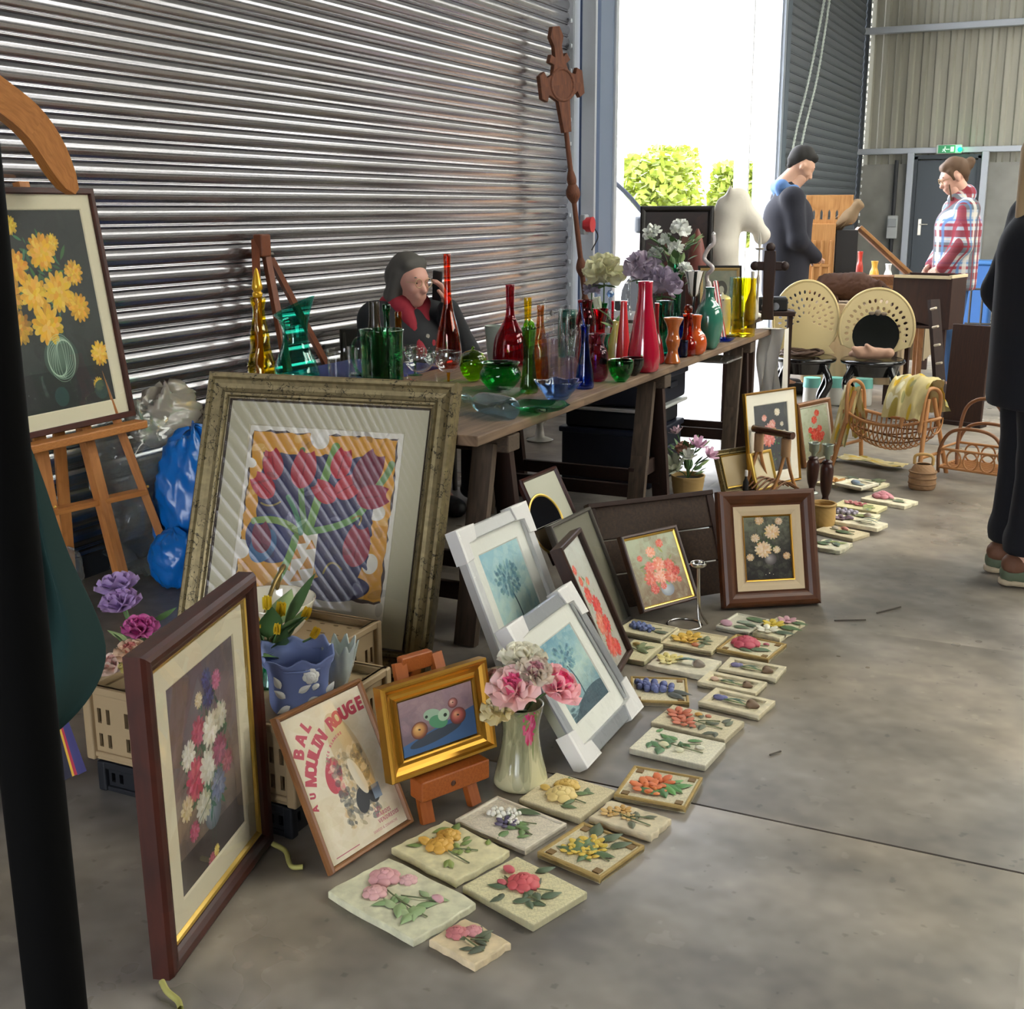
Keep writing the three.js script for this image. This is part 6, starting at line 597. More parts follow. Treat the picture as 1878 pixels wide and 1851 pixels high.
// seated shopkeeper on the phone
{ const px = -3.09, pz = -5.2; const J = { pel: [0, .50, 0], chest: [0, .80, .01], neck: [0, .98, .02], head: [0, 1.10, .065], shL: [.17, .93, .01], shR: [-.17, .93, .01], hiL: [.09, .48, .02], hiR: [-.09, .48, .02], knL: [.13, .47, .42], knR: [-.13, .47, .42], anL: [.12, .09, .40], anR: [-.12, .09, .44], toL: [.13, .04, .56], toR: [-.13, .04, .60], elL: [.28, .74, .14], elR: [-.24, .68, .05], wrL: [.16, .97, .16], wrR: [-.10, .60, .28] };
  for (const k in J) if (!/^(kn|an|to)/.test(k)) J[k][1] -= .05;
  person('seated woman with grey hair, red scarf and phone at her ear', [px, 0, pz], 64 * D, { skin: 0xc4907e, hairc: 0x4a4742, brow: 0x6a645c, glasses: 1, hy: .12, hx: .05, J, hair: [C([0, .06, -.025], [0, .03, -.045], .094, .098), C([-.07, .04, -.01], [-.085, -.08, -.03], .03, .03), C([.07, .04, -.01], [.085, -.08, -.03], .03, .03), C([-.05, -.06, -.06], [.05, -.06, -.06], .055), C([-.05, .095, .035], [.04, .1, .035], .026)], hands: [[[.155, .935, .165], [-.25, .9, -.1], [-.7, 0, -.3], .55, 1], [[-.1, .55, .29], [.2, -.1, 1], [0, -1, 0], .5, -1]],
    clothes: (Q, Rd) => [['coat', [...torso(Q, .165, .42, Rd), ...sleeve(Q, 'L', .085, .07, Rd), ...sleeve(Q, 'R', .085, .07, Rd)], mat(0x1b1c20, .85), (x, y) => .34 - y], ['scarf', [C([-.07, .95, .05], [.07, .95, .05], .05), C([-.05, .93, .08], [-.02, .72, .17], .042, .035), C([.06, .93, .05], [.05, .76, .155], .04, .03), C([-.08, .95, -.02], [.08, .95, -.02], .045)], mat(0x8f2230, .9)], ['trousers', [C(Q.hiL, Q.hiR, .12), ...trouser(Q, 'L', .095, Rd), ...trouser(Q, 'R', .095, Rd)], mat(0x1d1d22, .9)], ['shoe', shoe(Q, 'L', Rd), mat(0x161618, .5)], ['shoe', shoe(Q, 'R', Rd), mat(0x161618, .5)]] });
  const per = scene.children[scene.children.length - 1]; for (let i = 0; i < 3; i++) obj('coat_button', cyl(.011, .011, .005, [.02,   .80 - i * .10, .178 + i * .004], [PI / 2, 0, 0], 10), mat(0xb9b4aa, .3, { metalness: .5 }), per.children.find((q) => q.name === 'coat'));
  const f = thing('phone', 'black phone held to the ear of the seated woman', 'phone', [px + .155, 1.035, pz - .07], 64 * D); obj('case', rbox(.012, .145, .072, .005), blackM, f); f.rotation.z = -.18; f.rotation.x = .2;
  const ch = thing('folding_chair', 'plain dark chair under the seated woman', 'chair', [px - .02, 0, pz], 64 * D); obj('seat', rbox(.44, .03, .42, .01, [0,   .315, 0]), mat(0x2a2622, .7), ch); for (const x of [-.19, .19]) for (const z of [-.18, .18]) obj('leg', rod([x, 0, z], [x, .305, z], .014), mat(0x3a3632, .5), ch); obj('backrest', rbox(.42, .2, .02, .008, [0, .72, -.24]), mat(0x2a2622, .7), ch); for (const x of [-.19, .19]) obj('back_post', rod([x, .34, -.2], [x, .8, -.24], .012), mat(0x3a3632, .5), ch); }
// visitor in black at the frame's edge
person('person in black jacket and black trousers with green and tan trainers', [-0.163,0.563,-4.86].map((v, i) => i === 1 ? 0 : v), 112 * D, { s: .97, skin: 0xcfa088, hairc: 0xb59a74, J: stand({ elL: [.3, 1.12, -.06], elR: [-.27, 1.1, -.08], wrL: [.26, .88, .08], wrR: [-.2, .86, .1] }, .09), hair: [...shortHair, C([0, 0, -.09], [0, -.22, -.11], .07, .05)], hands: [[[.26, .86, .1], [0, -1, .3], [-1, 0, 0], .4, 1], [[-.2, .84, .12], [0, -1, .3], [1, 0, 0], .4, -1]],
  clothes: (J, Rd) => [['jacket', [...torso(J, .17, .72, Rd), ...sleeve(J, 'L', .088, .075, Rd), ...sleeve(J, 'R', .088, .075, Rd)], mat(0x090c16, .85), (x, y) => .68 - y], ['trousers', [C(J.hiL, J.hiR, Rd(.1)), ...trouser(J, 'L', .115, Rd), ...trouser(J, 'R', .115, Rd), C(add3(J.anL, [-.03, .09, 0]), add3(J.anL, [.03, .09, 0]), .062), C(add3(J.anR, [-.03, .09, 0]), add3(J.anR, [.03, .09, 0]), .062)], mat(0x0a0c14, .9), (x, y) => .13 - y], ['shoe', shoe(J, 'L', Rd), mat(0x55604a, .7)], ['shoe', shoe(J, 'R', Rd), mat(0x55604a, .7)], ...['L', 'R'].map((a) => ['shoe_sole', [C(add3(J['an' + a], [0, -.066, -.04]), add3(J['to' + a], [0, -.018, .01]), .04, .04)], mat(0xb9a98c, .7), (x, y) => Math.max(y - .03, .002 - y)]), ...['L', 'R'].map((a) => ['shoe_collar', [C(add3(J['an' + a], [-.01, .0, -.03]), add3(J['an' + a], [.0, -.02, .06]), .046, .036)], mat(0x6a4632, .7), (x, y) => .055 - y])] });
// ================= far stalls =================
const lace = mat(0xcfcac0, .9);
{ // lace cloth over the far end of the glass table
  const t = thing('lace_cloth', 'white lace cloth hanging off the far table corner', 'cloth', [-1.72, 0, -7.0]); const g = surf((u, v) => { const y = TH + .004 - Math.max(0, v - .25) * .62, x = -.0 + .13 * (u - .2) + .015 * Math.sin(v * 9 + u * 12); return [x, y, .06 - Math.min(v, .25) * .3 + .02 * Math.sin(u * 16) * v - (v > .25 ? .0 : 0) + .012]; }, 30, 30); obj('cloth', g, lace, t); const g2 = surf((u, v) => [.135 + .012 * Math.sin(u * 14) * v, TH + .004 - v * .42, .06 - u * .1], 20, 16); obj('side_drop', g2, lace, t); }
function plainTable(label, x0, x1, z0, z1, cloth) { const t = thing('stall_table', label, 'table', [(x0 + x1) / 2, 0, (z0 + z1) / 2]); const w = x1 - x0, d = z0 - z1; obj('top', rbox(w, .035, d, .006, [0, TH - .0175, 0]), cloth ?? oldWood, t); if (cloth) obj('skirt', [surf((u, v) => [(u - .5) * w, TH - .02 - v * .55, d / 2 + .004 + .012 * Math.sin(u * 40) * v], 60, 6), surf((u, v) => [w / 2 + .004 + .01 * Math.sin(u * 30) * v, TH - .02 - v * .55, (.5 - u) * d], 30, 6)], cloth, t); for (const x of [-w / 2 + .06, w / 2 - .06]) for (const z of [-d / 2 + .06, d / 2 - .06]) obj('leg', box(.05, TH - .04, .05, [x, (TH - .04) / 2, z]), darkWood, t); return t; }
plainTable('side stall table behind the glass with the horse bust on it', -3.1, -1.94, -7.2, -7.86); plainTable('far stall table with beige skirt behind the metal chairs', -1.92, -1.24, -9.0, -9.6, mat(0xb0997c, .9)); plainTable('farthest stall table with clutter near the plaid woman', -2.05, -1.25, -10.6, -11.3, mat(0x9a8a70, .9));
// dark old painting and photograph on the side table
framed('framed_painting', 'large dark old portrait painting behind the white bouquet', [-2.45, -7.55, TH, .3, .08, .47, .70], { f: .045, d: .03, m: mat(0x1c1715, .5), prof: 'cush', art: art(256, 380, (c, w, h) => { c.fillStyle = '#241a18'; c.fillRect(0, 0, w, h); wash(c, w, h, ['#3a2420', '#1c1513', '#4a2c24', '#2a201c'], 5, 200, .16); c.fillStyle = '#5f4034'; c.beginPath(); c.ellipse(w * .4, h * .36, 26, 34, .2, 0, 7); c.fill(); c.beginPath(); c.ellipse(w * .66, h * .3, 20, 28, 0, 0, 7); c.fill(); c.fillStyle = '#4a1d1a'; c.beginPath(); c.ellipse(w * .42, h * .72, 60, 90, 0, 0, 7); c.fill(); }), pname: 'painting' });
framed('framed_photograph', 'old sepia photograph of a veiled figure in black and gold frame', [-2.08, -7.32, TH, .45, .14, .27, .34], { f: .014, d: .02, m: mat(0x1a1714, .4), prof: 'flatp', slips: [[.018, mat(0xa58a55, .6), 'gold_liner']], art: art(200, 260, (c, w, h) => { c.fillStyle = '#7d7f6e'; c.fillRect(0, 0, w, h); wash(c, w, h, ['#8d8f7c', '#6c6f60'], 3, 90, .2); c.fillStyle = '#3a3b36'; c.beginPath(); c.ellipse(w * .55, h * .4, 34, 46, 0, 0, 7); c.fill(); c.fillStyle = '#a9a796'; c.beginPath(); c.ellipse(w * .55, h * .42, 16, 22, 0, 0, 7); c.fill(); c.fillStyle = '#4c4d4a'; c.fillRect(w * .34, h * .58, w * .45, h * .42); }), glass: 1 });
{ // plaster horse bust
  const t = thing('horse_bust', 'white plaster horse head bust against the bright doorway', 'sculpture', [-2.17, TH, -7.78], 22 * D); const caps = [C([0, .03, 0], [-.01, .18, 0], .115, .105), C([-.01, .18, 0], [-.04, .42, 0], .105, .098), C([-.04, .42, 0], [0, .66, 0], .098, .088), C([0, .66, 0], [.05, .735, 0], .085, .074), C([.04, .72, 0], [.15, .60, 0], .074, .056), C([.15, .60, 0], [.215, .515, 0], .052, .042), C([.215, .515, 0], [.205, .495, .0], .044, .04), C([.03, .66, 0], [.10, .585, 0], .06, .045), C([0, .75, .035], [-.005, .82, .045], .02, .006), C([0, .75, -.035], [-.005, .82, -.045], .02, .006), C([-.05, .72, 0], [-.12, .45, 0], .028, .03), C([-.12, .45, 0], [-.11, .2, 0], .03, .03)]; obj('bust', sdfMesh(caps, .011, .035, (x, y) => .03 - y), mat(0xd9d2c4, .7), t); for (const s of [-1, 1]) obj('eye', ball(.012, [.055, .655, s * .062], [1, .8, .5], 8), mat(0x6a6058, .5), t); obj('plinth', rbox(.24, .03, .24, .006, [0, .015, 0]), mat(0xcfc7b8, .7), t); }
vessel('vase', 'rust red teardrop vase standing before the horse bust', [-2.27, TH, -7.42, .56, .065], [[.6, 0], [.9, .1], [1, .45], [.85, .7], [.4, .92], [.1, 1]], mat(0x7a4038, .5), { group: undefined }); vessel('bottle', 'pale stoneware bottle by the wooden crucifix', [-1.93, TH, -7.5, .30, .042], 'bottle', mat(0xb4ada0, .5), { cat: 'bottle', group: undefined });
{ const t = thing('candle_stand', 'thin pale metal candle stand with pointed finial', 'candle stand', [-1.95, TH, -7.72]); obj('stem', lathe([[0, 0], [.05, 0], [.05, .01], [.012, .03], [.007, .2], [.013, .24], [.006, .27], [.006, .44], [.014, .47], [.004, .52], [0, .54]], 12), mat(0xc9c2b4, .4, { metalness: .4 }), t); obj('drip_pan', cyl(.03, .02, .012, [0, .43, 0]), mat(0xc9c2b4, .4, { metalness: .4 }), t); }
{ const t = thing('crucifix', 'dark carved wooden crucifix with knobbed ends', 'crucifix', [-1.851,0.875,-7.6].map((v, i) => i === 1 ? TH : v), 10 * D); const m = mat(0xa07860, .6, { map: walT, key: 'cru' }); obj('upright', tf(extrude([[-.035, 0], [.035, 0], [.028, .12], [.034, .34], [.03, .42], [-.03, .42], [-.034, .34], [-.028, .12]], .03, .004), [0, 0, -.015]), m, t); obj('crossbar', rbox(.16, .055, .035, .01, [0, .33, 0]), m, t); for (const p of [[0, .445, 0], [-.09, .33, 0], [.09, .33, 0]]) obj('knob', ball(.03, p, [1, 1, .8], 10), m, t); }
{ const t = thing('camera_box', 'low black vintage camera case with chrome knobs', 'camera', [-1.932,0.773,-8.05].map((v, i) => i === 1 ? .74 : v), 15 * D); obj('case', rbox(.20, .08, .12, .008, [0, .04, 0]), blackM, t); obj('top_plate', rbox(.18, .01, .10, .004, [0, .085, 0]), mat(0x6a6c70, .3, { metalness: .8 }), t); for (const [x, r] of [[-.05, .022], [.02, .026]]) obj('dial', cyl(r, r, .015, [x, .03, .067], [PI / 2, 0, 0], 16), mat(0x8a8c90, .25, { metalness: .9 }), t); const s = thing('low_stand', 'narrow dark stand under the vintage camera', 'stand', [t.position.x, 0, t.position.z], 15 * D); obj('top', rbox(.3, .03, .22, .005, [0, .724, 0]), darkWood, s); for (const x of [-.12, .12]) for (const z of [-.08, .08]) obj('leg', box(.03, .71, .03, [x, .355, z]), darkWood, s); }
// pierced cast metal chairs
const castM = mat(0xd2bd88, .45, { metalness: .15 }), blackGloss = mat(0x0b0c0e, .2, { clearcoat: .6 });
function fanChair(label, p, yaw, fan, w, h) {
  const t = thing('cast_chair', label, 'chair', p, yaw, 'cast metal garden chairs'); const sh = .38, out = fan ? [...ring(w / 2, h * .62, 30, 0, h * .42, -.45, PI + .45), [-w * .22, .02], [w * .22, .02]] : [...ring(w / 2, h * .55, 30, 0, h * .46, -.55, PI + .55), [-w * .36, h * .10], [-w * .46, 0], [w * .46, 0], [w * .36, h * .10]];
  const holes = [], cy = fan ? h * .36 : h * .44; for (const [q, n, a, b] of [[.84, 20, .0105, .017], [.64, 15, .0105, .016], [.45, 10, .0105, .016], [.26, 6, .010, .014]]) for (let i = 0; i < n; i++) { const an = -.35 + (PI + .7) * (i + .5) / n, R0 = q * .95, cx = Math.cos(an) * w / 2 * R0, c2 = cy + Math.sin(an) * h * (fan ? .62 : .52) * R0; if (c2 < .05) continue; holes.push(ring(a * (w / .42), b, 8, 0, 0).map(([x, y]) => [cx + x * Math.cos(an + PI / 2) - y * Math.sin(an + PI / 2), c2 + x * Math.sin(an + PI / 2) + y * Math.cos(an + PI / 2)]).reverse()); }
  obj('pierced_back', tf(extrude(out, .012, .003, holes), [0, sh + .02, -.17], [-.08, 0, 0]), castM, t); obj('back_rim', tf(tube(out.slice(0, 30).map(([x, y]) => [x, y, 0]), .011, 60, 7), [0, sh + .02, -.162], [-.08, 0, 0]), castM, t);
  obj('seat', [cyl(.2, .2, .03, [0, sh, 0], [0, 0, 0], 32), tf(new THREE.TorusGeometry(.2, .018, 8, 36), [0, sh, 0], [PI / 2, 0, 0])], blackGloss, t); obj('apron', cyl(.185, .165, .08, [0, sh - .055, 0], [0, 0, 0], 28), blackGloss, t); for (const [x, z] of [[-.13, .13], [.13, .13], [-.13, -.13], [.13, -.13]]) obj('leg', tube([[x * .95, sh - .03, z * .95], [x * 1.25, sh * .62, z * 1.25], [x * .9, sh * .25, z * .9], [x * 1.2, .02, z * 1.2]], .024, 20, 8), blackGloss, t); return t; }
const ch1 = [-1.779,0.218,-8.45].map((v, i) => i === 1 ? 0 : v), ch2 = [-1.326,0.238,-8.5].map((v, i) => i === 1 ? 0 : v); fanChair('pierced cream metal chair with tall arched back and black seat', ch1, .25, 0, .45, .50); fanChair('pierced cream metal chair with wide fan back and mirror on its seat', ch2, .1, 1, .50, .44);
{ const t = thing('vine_wreath', 'dark twisted vine wreath lying on the arched chair seat', 'wreath', [ch1[0] - .02, .40, ch1[2] + .02]); for (let k = 0; k < 5; k++) obj('vine', tube(Array.from({ length: 14 }, (_, i) => { const a = i / 14 * 2 * PI; return [Math.cos(a) * (.13 + .02 * Math.sin(a * 3 + k)), .016 + .010 * Math.sin(a * 4 + k * 1.3) + .004 * k, Math.sin(a) * (.11 + .02 * Math.cos(a * 2 + k))]; }), .008, 60, 6, true), mat(0x4a3424, .8), t); }
{ const t = thing('round_mirror', 'round mirror with carved crest leaning on the fan chair', 'mirror', [ch2[0], .402, ch2[2] - .02], .1); t.rotation.x = -.2; obj('glass', tf(extrude(ring(.155, .15, 40), .008), [0, .15, 0]), mat(0x9aa09e, .06, { metalness: 1 }), t); obj('crest', [ball(.022, [0, .305, .006], [1, 1, .5], 8), ball(.016, [-.04, .30, .006], [1.4, .8, .5], 8), ball(.016, [.04, .30, .006], [1.4, .8, .5], 8)], mat(0x7a6a58, .6), t); }
{ const t = thing('doll_torso', 'flesh coloured doll lying before the round mirror', 'doll', [ch2[0] + .0, .40, ch2[2] + .10], .1); obj('body', sdfMesh([C([-.07, .045, 0], [.05, .045, 0], .044, .036), C([.05, .045, 0], [.12, .05, .01], .03, .034), C([-.07, .05, .02], [-.11, .075, .03], .028, .018), C([-.09, .045, -.02], [-.13, .03, -.03], .03, .02), C([.0, .07, .02], [-.03, .10, .03], .022, .014)], .008, .02), mat(0xb08a72, .6), t); }
for (const [px, lab] of [[1487, 'small turquoise capped tub between the chairs'], [1530, 'turquoise capped tub under the fan chair'], [1585, 'turquoise capped tub beside the yellow cloth']]) { const p = { 1487: [-1.797,0,-8.826], 1530: [-1.641,0,-8.896], 1585: [-1.443,0,-8.93] }[px]; const t = thing('capped_tub', lab, 'tub', [p[0], 0, p[2]], 0, 'turquoise capped tubs'); obj('tub', vesselG(.13, .06, [[.9, 0], [1, .1], [1, 1]], .004), mat(0xd9d6cc, .5), t); obj('cap', cyl(.06, .064, .07, [0, .165, 0], [0, 0, 0], 22), mat(0x7fc8bc, .45), t); }
{ // stuffed brown beaver
  const t = thing('stuffed_animal', 'brown furry stuffed beaver lying on the far table', 'taxidermy', [-1.595,0.781,-9.2].map((v, i) => i === 1 ? TH + .017 - .017 : v), 0); const g = sdfMesh([C([-.2, .11, 0], [.02, .12, 0], .10, .10), C([.02, .12, 0], [.16, .10, .01], .09, .062), C([.16, .10, .01], [.24, .075, .02], .058, .04), C([-.2, .04, .07], [-.12, .02, .1], .035, .025), C([.1, .04, .07], [.15, .02, .08], .03, .02), C([.17, .155, .05], [.175, .165, .052], .018, .012), C([-.28, .05, 0], [-.34, .03, 0], .04, .03)], .01, .03); const q = g.attributes.position, nn = g.attributes.normal; for (let i = 0; i < q.count; i++) { const k = (fbm(q.getX(i) * 60, q.getY(i) * 90 + q.getZ(i) * 60, 2) - .5) * .014; q.setXYZ(i, q.getX(i) + nn.getX(i) * k, q.getY(i) + nn.getY(i) * k, q.getZ(i) + nn.getZ(i) * k); } g.computeVertexNormals(); obj('body', g, mat(0x4a2e20, .85), t); obj('nose', ball(.014, [.275, .078, .022], [1, 1, 1], 8), mat(0x18110e, .4), t); obj('eye', ball(.007, [.205, .125, .055], [1, 1, 1], 8), blackM, t); }
{ // wooden trough drawer standing on end
  const t = thing('wooden_trough', 'open brown wooden trough box with pale rim', 'box', [-1.056,0.733,-8.98].map((v, i) => i === 1 ? .0 : v), -.25); const w = .40, m = mat(0xc0a090, .6, { map: walT, key: 'tro' }); obj('front_board', tf(extrude([[-w / 2, .66], [w / 2, .58], [w / 2, .93], [-w / 2, .93]], .02), [0, 0, .10]), m, t); obj('inner_board', tf(box(w - .04, .012, .22), [0, .80, .0], [.35, 0, 0]), mat(0xcfc0b0, .6, { map: oldT, key: 'tr2' }), t); for (const s of [-1, 1]) obj('side_board', rbox(.018, .36, .28, .003, [s * w / 2, .76, -.02]), m, t); obj('rear_board', rbox(w, .36, .018, .003, [0, .77, -.15]), m, t); obj('rim', [box(.02, .02, .3, [w / 2, .94, -.02]), box(w, .02, .02, [0, .935, .12])], mat(0xd9c6a0, .6), t); obj('base_board', rbox(w, .02, .28, .003, [0, .59, -.02]), m, t); for (const x of [-.17, .17]) for (const z of [-.13, .1]) obj('leg', box(.03, .58, .03, [x, .29, z]), m, t); }
{ // narrow rack with pegs and leaning panel
  const t = thing('peg_rack', 'tall dark wooden rack with short pegs leaning on the trough', 'rack', [-0.867,0,-8.523], -.2); const m = mat(0xa08878, .6, { map: walT, key: 'peg' }); obj('board', bar([.02, 0, 0], [-.12, .80, -.06], .09, .03), m, t); for (let k = 0; k < 6; k++) obj('peg', rod([.0 - k * .022, .14 + k * .12, .01], [.05 - k * .022, .155 + k * .12, .06], .008), mat(0xcfc0a8, .6), t);
  const q = thing('wood_panel', 'flat brown wooden panel standing beside the rattan rack', 'panel', [-0.698,0,-8.367], -.35); obj('panel', rbox(.26, .66, .03, .006, [0, .33, 0], [-.06, 0, 0]), mat(0xcbb8a8, .55, { map: walT, key: 'pan' }), q); obj('foot', rbox(.28, .03, .10, .006, [0, .015, 0]), m, q); }
// carved lectern, bird, sloping lid
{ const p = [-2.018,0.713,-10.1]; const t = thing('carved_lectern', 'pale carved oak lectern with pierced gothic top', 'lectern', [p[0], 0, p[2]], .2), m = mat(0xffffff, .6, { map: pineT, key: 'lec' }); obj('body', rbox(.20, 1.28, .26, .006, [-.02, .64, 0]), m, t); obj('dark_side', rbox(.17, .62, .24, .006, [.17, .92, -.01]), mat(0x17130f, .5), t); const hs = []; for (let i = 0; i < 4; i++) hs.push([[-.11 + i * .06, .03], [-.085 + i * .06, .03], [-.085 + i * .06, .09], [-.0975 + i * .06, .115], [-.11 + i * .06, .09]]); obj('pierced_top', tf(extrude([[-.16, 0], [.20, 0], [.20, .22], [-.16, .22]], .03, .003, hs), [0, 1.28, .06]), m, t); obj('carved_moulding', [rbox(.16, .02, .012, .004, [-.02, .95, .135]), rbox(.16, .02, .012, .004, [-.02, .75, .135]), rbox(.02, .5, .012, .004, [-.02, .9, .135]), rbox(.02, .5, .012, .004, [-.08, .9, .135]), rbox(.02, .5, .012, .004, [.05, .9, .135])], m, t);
  const bt = thing('stuffed_bird', 'ragged brown feathered stuffed bird perched on the lectern', 'taxidermy', [p[0] + .16, 1.215, p[2] + .02], .2); obj('body', sdfMesh([C([-.12, .03, 0], [.02, .12, 0], .03, .065), C([.02, .12, 0], [.08, .21, .01], .06, .045), C([.08, .21, .01], [.12, .20, .02], .035, .015)], .01, .03), mat(0x8a7458, .85), bt); const f = rng(9); for (let i = 0; i < 26; i++) { const a = f() * 6.28, k = f(), m2 = obj('feather', leafG, mat(i % 2 ? 0x6f5a40 : 0x9a8464, .85), bt); m2.scale.set(.17, .1, .09); m2.position.set(-.02 + k * .09, .05 + k * .13, .05 * Math.sin(a)); m2.rotation.set(f() * .4, .2 * (f() - .5), PI + .55 + f() * .5, 'YXZ'); }
  const b = [-1.607,1.106,-10.3]; const lid = thing('desk_lid', 'sloping open wooden desk lid with brass trimmed edge', 'lid', [b[0], 1.02, b[2]]); lid.rotation.set(0, .25, -.72, 'YXZ'); obj('panel', rbox(.58, .03, .26, .004, [0, .04, 0]), mat(0xffffff, .5, { map: oakT, key: 'lid' }), lid); obj('inset', rbox(.42, .012, .16, .004, [.02, .06, 0]), mat(0xb9aca4, .5), lid); obj('edge', rbox(.58, .025, .03, .004, [0, .06, .13]), pine, lid); const d = thing('writing_desk', 'wooden writing desk under the sloping lid', 'desk', [b[0] + .12, 0, b[2] - .08], .25); obj('body', rbox(.5, .28, .3, .006, [0, .72, 0]), mat(0xffffff, .5, { map: oakT, key: 'lid' }), d); for (const x of [-.22, .22]) for (const z of [-.12, .12]) obj('leg', box(.04, .58, .04, [x, .29, z]), mat(0xffffff, .5, { map: oakT, key: 'lid' }), d); obj('drawer', rbox(.4, .14, .012, .004, [0, .72, .153]), pine, d); }
for (const [px, py, h, r, c, lab] of [[1560, 455, .16, .035, 0xd8d4c8, 'clear glass dome among the far clutter'], [1580, 440, .20, .03, 0xb03a30, 'red capped bottle among the far clutter'], [1600, 455, .12, .04, 0xc89a3a, 'brass pot among the far clutter'], [1626, 458, .10, .035, 0xcfd4d8, 'small silver cup among the far clutter'], [1572, 462, .1, .03, 0x6a3a3a, 'dark red tin among the far clutter']]) { const p = { 1560: [-1.95, -10.8], 1580: [-1.84, -10.75], 1600: [-1.72, -10.78], 1626: [-1.6, -10.75], 1572: [-1.9, -10.7] }[px]; vessel('ornament', lab, [p[0], TH, p[1], h + .12, r], 'jar', mat(c, .3), { cat: 'ornament', group: 'clutter on the farthest table' }); }
{ const t = thing('blue_crate', 'blue plastic box by the dark exit door', 'box', [-1.35, 0, -15.5]); obj('box', rbox(.5, .75, .4, .03, [0, .375, 0]), mat(0x2c5a94, .6), t); obj('lid', rbox(.54, .05, .44, .02, [0, .77, 0]), mat(0x35679f, .5), t); }
{ const t = thing('iron_stand', 'thin black iron plant stand behind the visitor in black', 'stand', [-1.078,0,-13.951]); const m = mat(0x2a2622, .5); for (const x of [-.12, 0, .12]) obj('leg', rod([x, 0, 0], [x, .55, 0], .012), m, t); obj('rail', [rod([-.16, .18, 0], [.16, .18, 0], .012), rod([-.16, .55, 0], [.16, .55, 0], .012)], m, t); obj('foot', [rod([0, .02, -.12], [0, .02, .12], .012)], m, t); }
// ---------- rattan ----------
const ratT = mat(0xa87443, .5), ratD = mat(0x7c4f2c, .5);
{ // cradle with yellow cloth
  const p = [-0.875,0,-6.587]; const t = thing('rattan_cradle', 'brown rattan doll cradle with boat shaped woven basket', 'cradle', [p[0] - .05, 0, p[2] - .12], -.35); const L = .27, hull = (u, v) => { const a = (u - .5) * 2, k = Math.sqrt(Math.max(0, 1 - a * a * .75)); return [a * L, .20 + .10 * a * a - (1 - v) * .12 * k, 0]; };
  for (let i = 0; i < 20; i++) { const a = -1 + 2 * (i + .5) / 20, k = Math.sqrt(Math.max(.08, 1 - a * a * .8)), pts = []; for (let j = 0; j <= 8; j++) { const q = PI * j / 8; pts.push([a * L, .27 + .05 * a * a - Math.sin(q) * .15 * k, Math.cos(q) * .13 * k]); } obj('rib', tube(pts, .0045, 16, 5), ratT, t); } for (const d of [0, .05, .1]) { const pts = []; for (let i = 0; i < 24; i++) { const a = i / 24 * 2 * PI; pts.push([Math.cos(a) * (L - d * .3), .27 + .05 * Math.cos(a) ** 2 - d, Math.sin(a) * (.13 - d * .35)]); } obj(d ? 'band' : 'rim', tube(pts, d ? .005 : .009, 60, 6, true), d ? ratD : ratT, t); }
  for (const s of [-1, 1]) for (const z of [-1, 1]) obj('leg', rod([s * L * .8, .42, z * .03], [s * L * .95, 0, z * .16], .012), ratT, t); for (const s of [-1, 1]) { obj('end_post', tube([[s * L * .8, .25, -.10], [s * L * .85, .44, -.07], [s * L * .85, .47, .07], [s * L * .8, .25, .10]], .011, 24, 7), ratT, t); obj('cross_tie', rod([s * L * .9, .12, -.11], [s * L * .9, .12, .11], .009), ratT, t); } obj('hood_hoop', tube([[.12, .27, -.13], [.14, .46, -.09], [.14, .50, 0], [.14, .46, .09], [.12, .27, .13]], .012, 30, 7), ratT, t);
  const ym = mat(0xffffff, .9, { nokey: 1 }); ym.map = canvasTex(128, 128, (c, w, h) => { c.fillStyle = '#c0b07c'; c.fillRect(0, 0, w, h); const f = rng(8); for (let i = 0; i < 30; i++) { c.fillStyle = ['#c8a632', '#8f8a5c', '#d6cfae', '#a89444'][i % 4]; c.beginPath(); c.ellipse(f() * w, f() * h, 16 * f() + 4, 8 * f() + 4, f() * 3, 0, 7); c.fill(); } });
  const yc = thing('yellow_cloth', 'mottled yellow cloth draped over the cradle hood', 'cloth', [t.position.x, 0, t.position.z], -.35); obj('hood_drape', surf((u, v) => { const a = (u - .5) * 2, q = PI * (.02 + .96 * v), n = fbm(u * 6, v * 6, 3) - .5; return [.13 + a * .11 + n * .05, .31 + Math.sin(q) * .22 + n * .05, Math.cos(q) * (.15 + n * .05)]; }, 26, 26), ym, yc); obj('rim_drape', surf((u, v) => { const n = fbm(u * 5 + 3, v * 5, 3) - .5; return [-.30 + .10 * u + n * .04, .44 - Math.abs(v - .5) * .62 + n * .05, (v - .5) * .24 + n * .05]; }, 14, 26), ym, yc); obj('floor_fold', surf((u, v) => { const n = fbm(u * 6 + 8, v * 6, 3); return [-.33 + u * .4, .01 + n * .03, -.12 + v * .12]; }, 16, 10), ym, yc); }
